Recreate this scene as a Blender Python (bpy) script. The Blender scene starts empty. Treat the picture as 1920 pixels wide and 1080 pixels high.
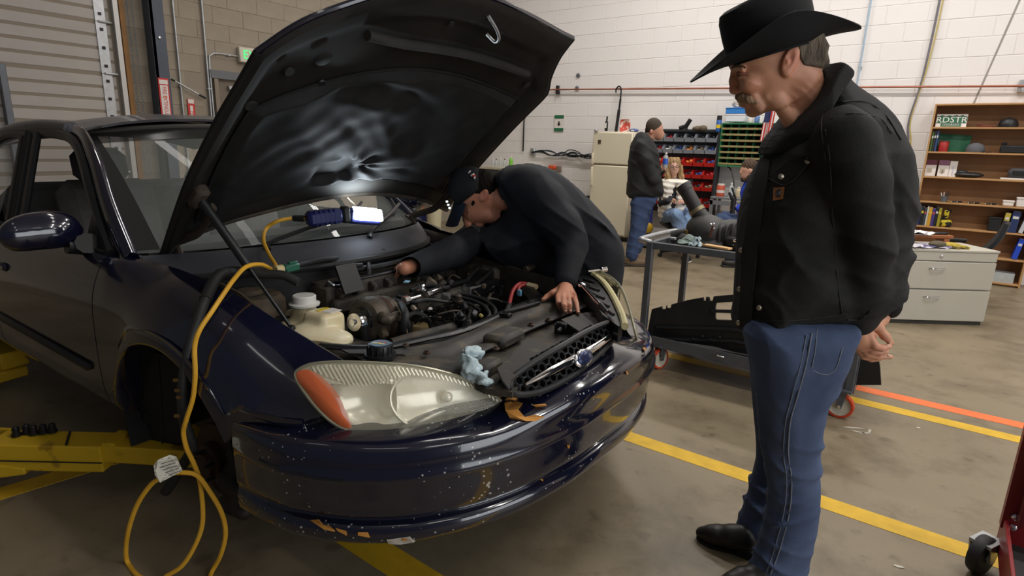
import bpy, bmesh, math, random
import numpy as np
from mathutils import Vector, Matrix
random.seed(4)
SC = bpy.context.scene
COL = SC.collection
# ---------------------------------------------------------------- camera
FPX, CAMH = 1100.0, 1.46
PIT, ROLL, PSI = math.radians(13.6), math.radians(1.76), math.radians(36.3)
CF = np.array([-math.sin(PSI)*math.cos(PIT), math.cos(PSI)*math.cos(PIT), -math.sin(PIT)])
_r = np.array([math.cos(PSI), math.sin(PSI), 0.0]); _u = np.cross(_r, CF)
CR = _r*math.cos(ROLL)+_u*math.sin(ROLL)
CU = -_r*math.sin(ROLL)+_u*math.cos(ROLL)
CC = np.array([0, 0, CAMH])
cd = bpy.data.cameras.new('camera'); cam = bpy.data.objects.new('camera', cd); COL.objects.link(cam)
cd.sensor_width = 36; cd.lens = FPX/1920*36; cd.clip_start = .02
cam.matrix_world = Matrix(((CR[0], CU[0], -CF[0], CC[0]), (CR[1], CU[1], -CF[1], CC[1]), (CR[2], CU[2], -CF[2], CC[2]), (0, 0, 0, 1)))
SC.camera = cam
# ---------------------------------------------------------------- world, lights, exposure
SC.view_settings.view_transform = 'Standard'; SC.view_settings.look = 'None'
SC.view_settings.gamma = 1; SC.view_settings.use_curve_mapping = False
SC.view_settings.exposure = 0.0
w = bpy.data.worlds.new('world'); SC.world = w; w.use_nodes = True
w.node_tree.nodes['Background'].inputs[0].default_value = (.80, .86, 1, 1)
w.node_tree.nodes['Background'].inputs[1].default_value = .075
def area(name, loc, sx, sy, power, color=(1, .95, .88), rot=(0, 0, 0)):
    l = bpy.data.lights.new(name, 'AREA'); l.shape = 'RECTANGLE'; l.size = sx; l.size_y = sy
    l.energy = power; l.color = color
    o = bpy.data.objects.new(name, l); COL.objects.link(o); o.location = loc; o.rotation_euler = rot
    return o
# twin tube fittings hung under the ceiling: (x, y, watts)
TUBES = [(-3.6, -.4, 1.5), (-.8, -.4, 2), (2.0, -.4, 7), (-5.6, 2.3, 7), (-3.5, 2.1, 5), (-1.5, 2.1, 7), (.6, 2.1, 34), (2.7, 2.1, 48),
         (-6.2, 4.7, 17), (-3.6, 4.7, 34), (-.8, 4.7, 72), (2.0, 4.7, 78), (-6.2, 7.3, 24), (-3.6, 7.3, 78), (-.8, 7.3, 78), (2.0, 7.3, 60)]
for i, (x, y, p) in enumerate(TUBES):
    area('tube_light', (x, y, 5.14), 1.25, .22, p*1.0, (1, .965, .92))
# daylight fill added to lift faces and floor, from an unseen opening at right
area('daylight_fill', (4.7, .9, 2.3), 3.6, 4.4, 165, (.93, .96, 1), (0, math.radians(90), 0))
# ---------------------------------------------------------------- unprojection of photograph points on true planes
def ray(u, v):
    d = CF*FPX+CR*(u-960)-CU*(v-540); return d/(d@CF)
def W(u, v, ax, val):
    d = ray(u, v); return CC+d*((val-CC[ax])/d[ax])
def D(u, v, dep): return CC+ray(u, v)*dep
def BPN(u, v, q, off=0.0):
    h = np.array([-math.sin(PSI), math.cos(PSI), 0]); d = ray(u, v)
    return CC+d*(((np.array(q)-CC)@h-off)/(d@h))
# ---------------------------------------------------------------- materials
MATS = {}
def mat(name, col, rough=.5, metal=0., var=.0, scale=8., bump=0., bscale=60., coat=0., emit=0., alpha=1., trans=0., ior=1.45,
        col2=None, thr=None, spec=.5, attr=None, sss=0., stretch=None, detail=4.):
    if name in MATS: return MATS[name]
    m = bpy.data.materials.new(name); m.use_nodes = True; nt = m.node_tree; N = nt.nodes; L = nt.links
    b = N['Principled BSDF']; c = tuple(col)+(1,)
    b.inputs['Base Color'].default_value = c; b.inputs['Roughness'].default_value = rough; b.inputs['Metallic'].default_value = metal
    b.inputs['Specular IOR Level'].default_value = spec; b.inputs['IOR'].default_value = ior
    if coat: b.inputs['Coat Weight'].default_value = coat; b.inputs['Coat Roughness'].default_value = .04
    if emit: b.inputs['Emission Color'].default_value = c; b.inputs['Emission Strength'].default_value = emit
    if trans: b.inputs['Transmission Weight'].default_value = trans
    if alpha < 1: b.inputs['Alpha'].default_value = alpha
    if sss: b.inputs['Subsurface Weight'].default_value = sss; b.inputs['Subsurface Radius'].default_value = (.012, .005, .003); b.inputs['Subsurface Scale'].default_value = 1
    tc = N.new('ShaderNodeTexCoord'); out = tc.outputs['Object']
    if stretch:
        mp = N.new('ShaderNodeMapping'); mp.inputs['Scale'].default_value = stretch; L.new(out, mp.inputs[0]); out = mp.outputs[0]
    if attr:
        a = N.new('ShaderNodeVertexColor'); a.layer_name = attr; L.new(a.outputs[0], b.inputs['Base Color'])
    if var or col2:
        n = N.new('ShaderNodeTexNoise'); n.inputs['Scale'].default_value = scale; n.inputs['Detail'].default_value = detail; L.new(out, n.inputs['Vector'])
        r = N.new('ShaderNodeValToRGB'); L.new(n.outputs['Fac'], r.inputs[0])
        lo, hi = (.3, .7) if thr is None else (thr, thr+.06)
        r.color_ramp.elements[0].position = lo; r.color_ramp.elements[1].position = hi
        c2 = tuple(col2) if col2 else tuple(min(1, x*(1+var)) for x in col)
        c1 = tuple(col) if col2 else tuple(x*(1-var) for x in col)
        r.color_ramp.elements[0].color = c1+(1,); r.color_ramp.elements[1].color = c2+(1,)
        L.new(r.outputs[0], b.inputs['Base Color'])
    if bump:
        n2 = N.new('ShaderNodeTexNoise'); n2.inputs['Scale'].default_value = bscale; n2.inputs['Detail'].default_value = 5; L.new(out, n2.inputs['Vector'])
        bp = N.new('ShaderNodeBump'); bp.inputs['Strength'].default_value = bump; bp.inputs['Distance'].default_value = .01
        L.new(n2.outputs['Fac'], bp.inputs['Height']); L.new(bp.outputs[0], b.inputs['Normal'])
    MATS[name] = m; return m
def srgb(r, g, b):
    f = lambda c: (c/255/12.92) if c <= 10 else ((c/255+.055)/1.055)**2.4
    return (f(r), f(g), f(b))
# ---------------------------------------------------------------- objects
ORG = {}
def setp(o, label=None, cat=None, group=None, kind=None):
    if label: o['label'] = label
    if cat: o['category'] = cat
    if group: o['group'] = group
    if kind: o['kind'] = kind
    return o
def thing(name, label, cat, loc, group=None, kind=None):
    o = bpy.data.objects.new(name, None); o.empty_display_size = .05; COL.objects.link(o); o.location = tuple(loc); ORG[o.name] = np.array(loc, float)
    return setp(o, label, cat, group, kind)
def link_mesh(name, V, F, m, parent=None, smooth=True, label=None, loc=None, angle=40, flat=False):
    V = np.asarray(V, float)
    if parent is not None: org = ORG[parent.name]
    elif loc is not None: org = np.array(loc, float)
    else: org = np.array([(V[:, 0].min()+V[:, 0].max())/2, (V[:, 1].min()+V[:, 1].max())/2, V[:, 2].min()])
    me = bpy.data.meshes.new(name); me.from_pydata((V-org).tolist(), [], [tuple(int(i) for i in f) for f in F]); me.validate()
    ms = m if isinstance(m, (list, tuple)) else [m]
    for x in ms: me.materials.append(x)
    o = bpy.data.objects.new(name, me); COL.objects.link(o)
    if parent is None: o.location = tuple(org)
    else: o.parent = parent
    ORG[o.name] = org
    if smooth:
        me.polygons.foreach_set('use_smooth', [True]*len(me.polygons))
        if not flat:
            bm = bmesh.new(); bm.from_mesh(me); ca = math.radians(angle)
            for e in bm.edges:
                if len(e.link_faces) == 2 and e.calc_face_angle(0) > ca: e.smooth = False
            bm.to_mesh(me); bm.free()
    if label: o['label'] = label
    return o
def nrm(a):
    a = np.asarray(a, float); return a/max(1e-9, np.linalg.norm(a))
def crom(pts, n, closed=False):
    P = np.asarray(pts, float); k = len(P); out = []
    segs = k if closed else k-1
    for i in range(segs):
        p1, p2 = P[i % k], P[(i+1) % k]
        p0 = P[(i-1) % k] if (closed or i > 0) else 2*p1-p2
        p3 = P[(i+2) % k] if (closed or i+2 < k) else 2*p2-p1
        for t in np.arange(n)/n:
            out.append(.5*((2*p1)+(-p0+p2)*t+(2*p0-5*p1+4*p2-p3)*t*t+(-p0+3*p1-3*p2+p3)*t**3))
    if not closed: out.append(P[-1])
    return np.array(out)
class MB:
    def __init__(s): s.V = []; s.F = []; s.M = []; s.mi = 0
    def add(s, V, F):
        b = len(s.V); s.V += [np.asarray(v, float) for v in V]
        for f in F: s.F.append(tuple(b+i for i in f)); s.M.append(s.mi)
        return s
    def box(s, c, d, R=None, bev=0.):
        c = np.asarray(c, float); h = np.asarray(d, float)/2; R = np.eye(3) if R is None else np.asarray(R)
        if bev <= 0:
            V = [c+R@(h*np.array([x, y, z])) for x in (-1, 1) for y in (-1, 1) for z in (-1, 1)]
            return s.add(V, [(0, 1, 3, 2), (4, 6, 7, 5), (0, 4, 5, 1), (2, 3, 7, 6), (0, 2, 6, 4), (1, 5, 7, 3)])
        bev = min(bev, h.min()*.98); V = []; idx = {}
        for sx in (-1, 1):
            for sy in (-1, 1):
                for sz in (-1, 1):
                    for a in range(3):
                        p = np.array([sx, sy, sz])*(h-bev); p[a] = (sx, sy, sz)[a]*h[a]
                        idx[(sx, sy, sz, a)] = len(V); V.append(c+R@p)
        F = []
        for a in range(3):
            b, d2 = (a+1) % 3, (a+2) % 3
            for sg in (-1, 1):
                q = []
                for sb, sd in ((-1, -1), (1, -1), (1, 1), (-1, 1)):
                    k = [0, 0, 0]; k[a] = sg; k[b] = sb; k[d2] = sd; q.append(idx[tuple(k)+(a,)])
                F.append(tuple(q if sg > 0 else q[::-1]))
        for a in range(3):      # edges along axis a
            b, d2 = (a+1) % 3, (a+2) % 3
            for sb in (-1, 1):
                for sd in (-1, 1):
                    k0 = [0, 0, 0]; k0[a] = -1; k0[b] = sb; k0[d2] = sd; k1 = list(k0); k1[a] = 1
                    q = [idx[tuple(k0)+(b,)], idx[tuple(k1)+(b,)], idx[tuple(k1)+(d2,)], idx[tuple(k0)+(d2,)]]
                    F.append(tuple(q if sb*sd < 0 else q[::-1]))
        for sx in (-1, 1):
            for sy in (-1, 1):
                for sz in (-1, 1):
                    q = [idx[(sx, sy, sz, a)] for a in range(3)]
                    F.append(tuple(q if sx*sy*sz > 0 else q[::-1]))
        return s.add(V, F)
    def tube(s, pts, r, seg=10, caps=True, closed=False, flat=None):
        P = np.asarray(pts, float); n = len(P); r = np.full(n, r, float) if np.isscalar(r) else np.asarray(r, float)
        T = np.zeros_like(P)
        for i in range(n):
            a = P[(i-1) % n] if (closed or i > 0) else P[i]; b = P[(i+1) % n] if (closed or i < n-1) else P[i]
            T[i] = nrm(b-a)
        up = np.array([0, 0, 1.]) if abs(T[0][2]) < .9 else np.array([1., 0, 0])
        N = nrm(np.cross(T[0], up)); V = []; F = []
        for i in range(n):
            N = nrm(N-T[i]*(N@T[i])); Bn = np.cross(T[i], N)
            for k in range(seg):
                a = 2*math.pi*k/seg; v = N*math.cos(a)+Bn*math.sin(a)
                if flat is not None: v = v-flat[0]*(v@flat[0])*(1-flat[1])
                V.append(P[i]+v*r[i])
        m = n if closed else n-1
        for i in range(m):
            for k in range(seg):
                a = i*seg+k; b = i*seg+(k+1) % seg; j = ((i+1) % n)*seg
                F.append((a, b, j+(k+1) % seg, j+k))
        if caps and not closed:
            F.append(tuple(range(seg))[::-1]); F.append(tuple((n-1)*seg+k for k in range(seg)))
        return s.add(V, F)
    def lathe(s, prof, seg=24, o=(0, 0, 0), axis=(0, 0, 1), caps=True, sx=1., xdir=None):
        o = np.asarray(o, float); a = nrm(axis)
        x = nrm(np.cross(a, [0, 0, 1.] if abs(a[2]) < .9 else [1., 0, 0])) if xdir is None else nrm(xdir); y = np.cross(a, x); V = []; F = []
        for r, h in prof:
            for k in range(seg):
                t = 2*math.pi*k/seg; V.append(o+a*h+x*r*math.cos(t)*sx+y*r*math.sin(t))
        for i in range(len(prof)-1):
            for k in range(seg):
                F.append((i*seg+k, i*seg+(k+1) % seg, (i+1)*seg+(k+1) % seg, (i+1)*seg+k))
        if caps:
            if prof[0][0] > 1e-5: F.append(tuple(range(seg))[::-1])
            if prof[-1][0] > 1e-5: F.append(tuple((len(prof)-1)*seg+k for k in range(seg)))
        return s.add(V, F)
    def grid(s, P, thick=0., flip=False):
        P = np.asarray(P, float); n, m = P.shape[:2]
        F = []
        for i in range(n-1):
            for j in range(m-1):
                q = (i*m+j, i*m+j+1, (i+1)*m+j+1, (i+1)*m+j); F.append(q[::-1] if flip else q)
        if not thick: return s.add(P.reshape(-1, 3), F)
        du = np.gradient(P, axis=0); dv = np.gradient(P, axis=1); Nn = np.cross(du, dv); Nn /= np.maximum(1e-9, np.linalg.norm(Nn, axis=2))[..., None]
        V = np.concatenate([P.reshape(-1, 3), (P+Nn*thick).reshape(-1, 3)]); k = n*m
        F2 = [tuple(i+k for i in f[::-1]) for f in F]; E = []
        for j in range(m-1):
            E.append((j+1, j, k+j, k+j+1)); b = (n-1)*m; E.append((b+j, b+j+1, k+b+j+1, k+b+j))
        for i in range(n-1):
            E.append((i*m, (i+1)*m, k+(i+1)*m, k+i*m)); E.append(((i+1)*m+m-1, i*m+m-1, k+i*m+m-1, k+(i+1)*m+m-1))
        if flip: E = [e[::-1] for e in E]
        return s.add(V, F+F2+E)
    def prism(s, poly, d):      # planar polygon of 3-D points pushed along d
        P = np.asarray(poly, float); n = len(P); d = np.asarray(d, float)
        return s.add(list(P)+list(P+d), [tuple(range(n))[::-1], tuple(range(n, 2*n))]+[(i, (i+1) % n, n+(i+1) % n, n+i) for i in range(n)])
    def ball(s, c, r, R=None, seg=14, rings=8):
        c = np.asarray(c, float); r = np.ones(3)*r if np.isscalar(r) else np.asarray(r, float); R = np.eye(3) if R is None else np.asarray(R)
        V = [c+R@(r*[0, 0, -1])]; F = []
        for i in range(1, rings):
            t = math.pi*i/rings
            for k in range(seg):
                a = 2*math.pi*k/seg; V.append(c+R@(r*np.array([math.sin(t)*math.cos(a), math.sin(t)*math.sin(a), -math.cos(t)])))
        V.append(c+R@(r*[0, 0, 1])); L = len(V)-1
        for k in range(seg):
            F.append((0, 1+(k+1) % seg, 1+k)); F.append((L, L-seg+k, L-seg+(k+1) % seg))
            for i in range(rings-2):
                a = 1+i*seg; F.append((a+k, a+(k+1) % seg, a+seg+(k+1) % seg, a+seg+k))
        return s.add(V, F)
    def build(s, name, m, parent=None, smooth=True, label=None, loc=None, angle=40, fix=False):
        o = link_mesh(name, np.array(s.V), s.F, m, parent, smooth, label, loc, angle)
        if isinstance(m, (list, tuple)) and len(o.data.polygons) == len(s.M): o.data.polygons.foreach_set('material_index', s.M)
        return o
def rotz(a): return np.array([[math.cos(a), -math.sin(a), 0], [math.sin(a), math.cos(a), 0], [0, 0, 1.]])
def rotax(ax, a):
    return np.array(Matrix.Rotation(a, 3, Vector(ax)))
def frame(z, xh=(1, 0, 0)):     # rotation whose third column is z
    z = nrm(z); x = np.asarray(xh, float); x = nrm(x-z*(x@z)); return np.array([x, np.cross(z, x), z]).T
def text(name, body, size, c, R, m, parent, depth=.001, ax='CENTER', wide=1.):
    cu = bpy.data.curves.new(name, 'FONT'); cu.body = body; cu.size = size; cu.align_x = ax; cu.align_y = 'CENTER'; cu.extrude = depth; cu.resolution_u = 2
    t = bpy.data.objects.new(name, cu); COL.objects.link(t)
    me = bpy.data.meshes.new_from_object(t.evaluated_get(bpy.context.evaluated_depsgraph_get())); bpy.data.objects.remove(t); bpy.data.curves.remove(cu)
    V = np.array([v.co[:] for v in me.vertices])*[wide, 1, 1]; F = [tuple(p.vertices) for p in me.polygons]; bpy.data.meshes.remove(me)
    V = V@np.asarray(R).T+np.asarray(c)
    return link_mesh(name, V, F, m, parent, smooth=False)
def copy_tree(o, parent=None):
    c = o.copy(); COL.objects.link(c); ORG[c.name] = ORG[o.name]
    if parent is not None: c.parent = parent
    for ch in list(o.children): copy_tree(ch, c)
    return c
# ---------------------------------------------------------------- signed-distance bodies meshed with surface nets
def polysdf(S, Z, poly):        # negative inside
    P = np.asarray(poly, float); d = np.full(S.shape, 1e9); ins = np.zeros(S.shape, bool); n = len(P)
    for i in range(n):
        a, b = P[i], P[(i+1) % n]; e = b-a; ws, wz = S-a[0], Z-a[1]
        t = np.clip((ws*e[0]+wz*e[1])/max(1e-12, e@e), 0, 1); d = np.minimum(d, (ws-e[0]*t)**2+(wz-e[1]*t)**2)
        if abs(e[1]) > 1e-12:
            c = ((a[1] > Z) != (b[1] > Z)) & (S < (b[0]-a[0])*(Z-a[1])/e[1]+a[0]); ins ^= c
    return np.where(ins, -np.sqrt(d), np.sqrt(d))
class SDF:
    def __init__(s, lo, hi, h):
        s.lo = np.array(lo, float); s.h = h; s.n = np.ceil((np.array(hi)-s.lo)/h).astype(int)+1
        s.ax = [(s.lo[i]+np.arange(s.n[i])*h).astype(np.float32) for i in range(3)]
        s.f = np.full(s.n, 1.0, np.float32)
    def reg(s, lo, hi):
        a = np.clip(np.floor((np.asarray(lo)-s.lo)/s.h).astype(int), 0, s.n); b = np.clip(np.ceil((np.asarray(hi)-s.lo)/s.h).astype(int)+1, 0, s.n)
        sl = tuple(slice(x, y) for x, y in zip(a, b))
        return sl, s.ax[0][sl[0]][:, None, None], s.ax[1][sl[1]][None, :, None], s.ax[2][sl[2]][None, None, :]
    def mix(s, sl, d, k, sub=False):
        a = s.f[sl]
        if a.size == 0: return
        if sub:
            d = -d
            h = np.clip(.5-.5*(a-d)/k, 0, 1); s.f[sl] = a*(1-h)+d*h+k*h*(1-h)
        else:
            h = np.clip(.5+.5*(a-d)/k, 0, 1); s.f[sl] = a*(1-h)+d*h-k*h*(1-h)
    def cap(s, a, b, ra, rb, k=.02, flat=None, sub=False):
        a = np.asarray(a, float); b = np.asarray(b, float); rm = max(ra, rb)*(max(1, 1/flat[1]) if flat and flat[1] < 1 else (flat[1] if flat else 1))+k+3*s.h
        sl, X, Y, Z = s.reg(np.minimum(a, b)-rm, np.maximum(a, b)+rm); e = b-a
        px, py, pz = X-a[0], Y-a[1], Z-a[2]
        t = np.clip((px*e[0]+py*e[1]+pz*e[2])/max(1e-9, e@e), 0, 1)
        qx, qy, qz = px-e[0]*t, py-e[1]*t, pz-e[2]*t; d2 = qx*qx+qy*qy+qz*qz
        if flat is not None:
            n, fac = flat; n = nrm(n); c = qx*n[0]+qy*n[1]+qz*n[2]; d2 = d2-c*c+(c/fac)**2
        s.mix(sl, np.sqrt(np.maximum(d2, 0))-(ra+(rb-ra)*t), k, sub); return s
    def chain(s, pts, rs, k=.02, flat=None):
        for i in range(len(pts)-1): s.cap(pts[i], pts[i+1], rs[i], rs[i+1], k, flat)
        return s
    def ell(s, c, r, R=None, k=.02, sub=False):
        c = np.asarray(c, float); r = np.ones(3)*r if np.isscalar(r) else np.asarray(r, float); R = np.eye(3) if R is None else np.asarray(R)
        rm = max(r)+k+3*s.h; sl, X, Y, Z = s.reg(c-rm, c+rm); p = (X-c[0], Y-c[1], Z-c[2]); k0 = 0; k1 = 0
        for i in range(3):
            q = p[0]*R[0, i]+p[1]*R[1, i]+p[2]*R[2, i]; k0 = k0+(q/r[i])**2; k1 = k1+(q/r[i]**2)**2
        k0 = np.sqrt(k0); k1 = np.sqrt(k1)+1e-9
        s.mix(sl, k0*(k0-1)/k1, k, sub); return s
    def infl(s, poly, wfun, E, k=.02, cfun=None, pw=2.0):
        """a side outline (axis 0, axis 2) given thickness along axis 1, rounded towards the outline"""
        P = np.asarray(poly, float); S, Z = np.meshgrid(s.ax[0], s.ax[2], indexing='ij')
        d2 = polysdf(S, Z, P).astype(np.float32); e = np.clip(-d2/E, 0, 1); w = np.asarray(wfun(S, Z), np.float32)
        hw = w*np.power(np.maximum(0, 1-(1-e)**pw), 1/pw)
        c0 = np.asarray(cfun(S, Z), np.float32) if cfun is not None else np.zeros_like(hw)
        yy = np.abs(s.ax[1][None, :, None]-c0[:, None, :])
        # distance: outside the outline use the 2-D distance, inside compare with local half thickness (scaled to be roughly metric)
        g = np.clip(e, .25, 1)[:, None, :]
        din = (yy-hw[:, None, :])*g
        dd = np.maximum(d2[:, None, :], 0)
        d = np.where(dd > 0, np.sqrt(dd*dd+np.maximum(yy-0, 0)**2), np.maximum(din, d2[:, None, :]))
        s.mix((slice(None),)*3, d.astype(np.float32), k); return s
    def wav(s, waves):
        """folds: (amp, wavevector, phase, centre or None, radius)"""
        for amp, kv, ph, c, rad in waves:
            if c is None: sl, X, Y, Z = s.reg(s.lo, s.lo+s.n*s.h)
            else: sl, X, Y, Z = s.reg(np.asarray(c)-2*rad, np.asarray(c)+2*rad)
            g = amp*np.sin(X*kv[0]+Y*kv[1]+Z*kv[2]+ph+.8*np.sin(X*kv[1]*.37-Y*kv[2]*.31+Z*kv[0]*.33))
            if c is not None: g = g*np.exp(-((X-c[0])**2+(Y-c[1])**2+(Z-c[2])**2)/rad**2)
            s.f[sl] += g
        return s
    def fold(s, waves):
        """creased cloth: sharp ridges between flat valleys"""
        for amp, kv, ph, c, rad in waves:
            if c is None: sl, X, Y, Z = s.reg(s.lo, s.lo+s.n*s.h)
            else: sl, X, Y, Z = s.reg(np.asarray(c)-2*rad, np.asarray(c)+2*rad)
            a = .5*(X*kv[0]+Y*kv[1]+Z*kv[2]+ph)+.7*np.sin(X*kv[1]*.61-Y*kv[2]*.31+Z*kv[0]*.53+ph)
            g = -amp*1.25*(1.7*(1-np.abs(np.sin(a)))**1.8-.5)
            if c is not None: g = g*np.exp(-((X-c[0])**2+(Y-c[1])**2+(Z-c[2])**2)/rad**2)
            s.f[sl] += g
        return s
    def noise(s, amp, freq, seed=0, n=7):
        rng = np.random.RandomState(seed); X, Y, Z = s.ax[0][:, None, None], s.ax[1][None, :, None], s.ax[2][None, None, :]
        t = 0
        for i in range(n):
            kv = rng.normal(size=3)*freq; t = t+np.sin(X*kv[0]+Y*kv[1]+Z*kv[2]+rng.rand()*6.28)
        s.f += (amp/math.sqrt(n)*t).astype(np.float32); return s
    def mesh(s):
        f = s.f; g = f < 0; c = g[:-1, :-1, :-1]; al = c.copy(); an = c.copy()
        for i in (0, 1):
            for j in (0, 1):
                for k in (0, 1):
                    q = g[i:g.shape[0]-1+i, j:g.shape[1]-1+j, k:g.shape[2]-1+k]; al &= q; an |= q
        I = np.argwhere(an & ~al); n = len(I); cv = {}
        C = [(i, j, k) for i in (0, 1) for j in (0, 1) for k in (0, 1)]
        val = {q: f[I[:, 0]+q[0], I[:, 1]+q[1], I[:, 2]+q[2]] for q in C}
        acc = np.zeros((n, 3)); cnt = np.zeros(n)
        for a in C:
            for ax in range(3):
                if a[ax]: continue
                b = list(a); b[ax] = 1; b = tuple(b); va, vb = val[a], val[b]; m = (va < 0) != (vb < 0)
                t = np.where(m, va/np.where(m, va-vb, 1), 0); p = np.zeros((n, 3)); p[:] = a; p[:, ax] += t
                acc += p*m[:, None]; cnt += m
        V = s.lo+(I+acc/np.maximum(cnt, 1)[:, None])*s.h
        idx = np.full(np.array(f.shape)-1, -1, np.int64); idx[tuple(I.T)] = np.arange(n); F = []
        for ax in range(3):
            b, c2 = (ax+1) % 3, (ax+2) % 3
            s0 = [slice(None)]*3; s1 = [slice(None)]*3; s0[ax] = slice(0, -1); s1[ax] = slice(1, None)
            A, Bq = g[tuple(s0)], g[tuple(s1)]; E = np.argwhere(A != Bq)
            ok = (E[:, b] > 0) & (E[:, c2] > 0) & (E[:, b] < f.shape[b]-1) & (E[:, c2] < f.shape[c2]-1); E = E[ok]
            ins = A[tuple(E.T)]; q = []
            for db, dc in ((-1, -1), (0, -1), (0, 0), (-1, 0)):
                e = E.copy(); e[:, b] += db; e[:, c2] += dc; q.append(idx[tuple(e.T)])
            q = np.stack(q, 1); q[~ins] = q[~ins][:, ::-1]; F.append(q)
        F = np.concatenate(F); F = F[(F >= 0).all(1)]
        return V, F
class Fig:
    """a figure's own frame: s to the photograph's right, b towards the camera, z up, about a standing point q"""
    def __init__(s, q):
        s.q = np.array(q, float); s.ex = np.array([math.cos(PSI), math.sin(PSI), 0]); s.ey = -np.array([-math.sin(PSI), math.cos(PSI), 0]); s.ez = np.array([0, 0, 1.])
    def p(s, u, v, b=0.):
        P = BPN(u, v, s.q, b)-s.q; return np.array([P@s.ex, b, P[2]])
    def poly(s, pts, b=0., n=0):
        P = np.array([s.p(u, v, b)[[0, 2]] for u, v in pts])
        return crom(P, n, True) if n else P
    def w(s, V): V = np.asarray(V, float); return s.q+V[:, :1]*s.ex+V[:, 1:2]*s.ey+V[:, 2:3]*s.ez
    def mesh(s, sdf, name, m, parent=None, label=None, colf=None, smooth=True, split=None):
        V, F = sdf.mesh(); me = bpy.data.meshes.new(name); Wv = s.w(V)
        F = F[:, ::-1]         # the frame is left-handed
        org = ORG[parent.name] if parent is not None else s.q
        me.vertices.add(len(V)); me.vertices.foreach_set('co', (Wv-org).ravel().astype(np.float32))
        me.loops.add(F.size); me.loops.foreach_set('vertex_index', F.ravel().astype(np.int32))
        me.polygons.add(len(F)); me.polygons.foreach_set('loop_start', (np.arange(len(F))*4).astype(np.int32))
        me.update(calc_edges=True); me.validate()
        me.polygons.foreach_set('use_smooth', np.ones(len(me.polygons), bool))
        for x in (m if isinstance(m, (list, tuple)) else [m]): me.materials.append(x)
        if colf is not None:
            at = me.color_attributes.new('Col', 'FLOAT_COLOR', 'POINT'); c = np.ones((len(V), 4), np.float32); c[:, :3] = colf(V); at.data.foreach_set('color', c.ravel())
        o = bpy.data.objects.new(name, me); COL.objects.link(o); ORG[o.name] = org
        if parent is None: o.location = tuple(org)
        else: o.parent = parent
        if label: o['label'] = label
        return o
# ================================================================ the shop
WX, WY, WT = -7.8, 9.3, 5.6
M_conc = mat('concrete', srgb(128, 115, 93), .42, var=.13, scale=1.1, bump=.05, bscale=140, detail=9)
# stains and tyre marks worked into the slab
nt = M_conc.node_tree; N = nt.nodes; L = nt.links; b = N['Principled BSDF']
tc = N.new('ShaderNodeTexCoord'); v = N.new('ShaderNodeTexNoise'); v.inputs['Scale'].default_value = 2.6; v.inputs['Detail'].default_value = 10; v.inputs['Roughness'].default_value = .68
L.new(tc.outputs['Object'], v.inputs['Vector']); r = N.new('ShaderNodeValToRGB'); L.new(v.outputs['Fac'], r.inputs[0])
r.color_ramp.elements[0].position = .30; r.color_ramp.elements[0].color = (.55, .52, .47, 1); r.color_ramp.elements[1].position = .52; r.color_ramp.elements[1].color = (1, 1, 1, 1)
v2 = N.new('ShaderNodeTexNoise'); v2.inputs['Scale'].default_value = 9; v2.inputs['Detail'].default_value = 8; L.new(tc.outputs['Object'], v2.inputs['Vector'])
r2 = N.new('ShaderNodeValToRGB'); L.new(v2.outputs['Fac'], r2.inputs[0]); r2.color_ramp.elements[0].position = .62; r2.color_ramp.elements[0].color = (1, 1, 1, 1); r2.color_ramp.elements[1].position = .70; r2.color_ramp.elements[1].color = (.42, .39, .34, 1)
mm = N.new('ShaderNodeMix'); mm.data_type = 'RGBA'; mm.blend_type = 'MULTIPLY'; mm.inputs[0].default_value = .95
old = b.inputs['Base Color'].links[0].from_socket; L.new(old, mm.inputs[6]); L.new(r.outputs[0], mm.inputs[7])
m2 = N.new('ShaderNodeMix'); m2.data_type = 'RGBA'; m2.blend_type = 'MULTIPLY'; m2.inputs[0].default_value = .5; L.new(mm.outputs[2], m2.inputs[6]); L.new(r2.outputs[0], m2.inputs[7]); L.new(m2.outputs[2], b.inputs['Base Color'])
M_white = mat('white_block', srgb(226, 221, 218), .7, var=.025, scale=1.5, bump=.12, bscale=90)
M_wmort = mat('white_mortar', srgb(216, 210, 206), .8)
M_brown = mat('brown_block', srgb(148, 137, 121), .8, var=.10, scale=4, bump=.3, bscale=120)
M_bmort = mat('brown_mortar', srgb(140, 129, 114), .85)
M_steel = mat('grey_steel', srgb(104, 108, 114), .45, .4, var=.1)
M_galv = mat('galvanised', srgb(176, 178, 180), .38, .7, var=.1, scale=20)
M_black = mat('black_plastic', (.012, .012, .013), .45)
M_blackm = mat('black_metal', (.02, .02, .022), .35, .6)
M_chrome = mat('chrome', (.8, .8, .82), .12, 1.)
M_yel = mat('yellow_paint', srgb(206, 164, 36), .55, var=.12, scale=14, bump=.04)
M_org = mat('orange_paint', srgb(226, 112, 58), .55, var=.08, scale=14)
def kind_s(o, label=None):
    o['kind'] = 'structure'
    if label: o['label'] = label
    return o
floor = kind_s(MB().box((0, 2.5, -.1), (18, 16, .2)).build('floor', M_conc, loc=(0, 0, 0), smooth=False), 'worn tan concrete shop floor with stains')
def stripe(y, wd, x0, x1, m, lab, dx=0):
    bm = MB(); n = 24; rng = random.Random(int(y*100)); t0 = []; t1 = []
    for i in range(n+1):
        x = x0+(x1-x0)*i/n; t0.append((x, y-wd/2+rng.uniform(-.002, .002), 0)); t1.append((x, y+wd/2+rng.uniform(-.002, .002), 0))
    bm.prism(t0+t1[::-1], (0, 0, .0015)); bm.build('stripe', m, floor, smooth=False, label=lab)
stripe(2.64, .105, -6, 5, M_yel, 'yellow stripe painted on the floor')
stripe(1.225, .12, -6, 3, M_yel, 'yellow stripe painted on the floor')
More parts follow.
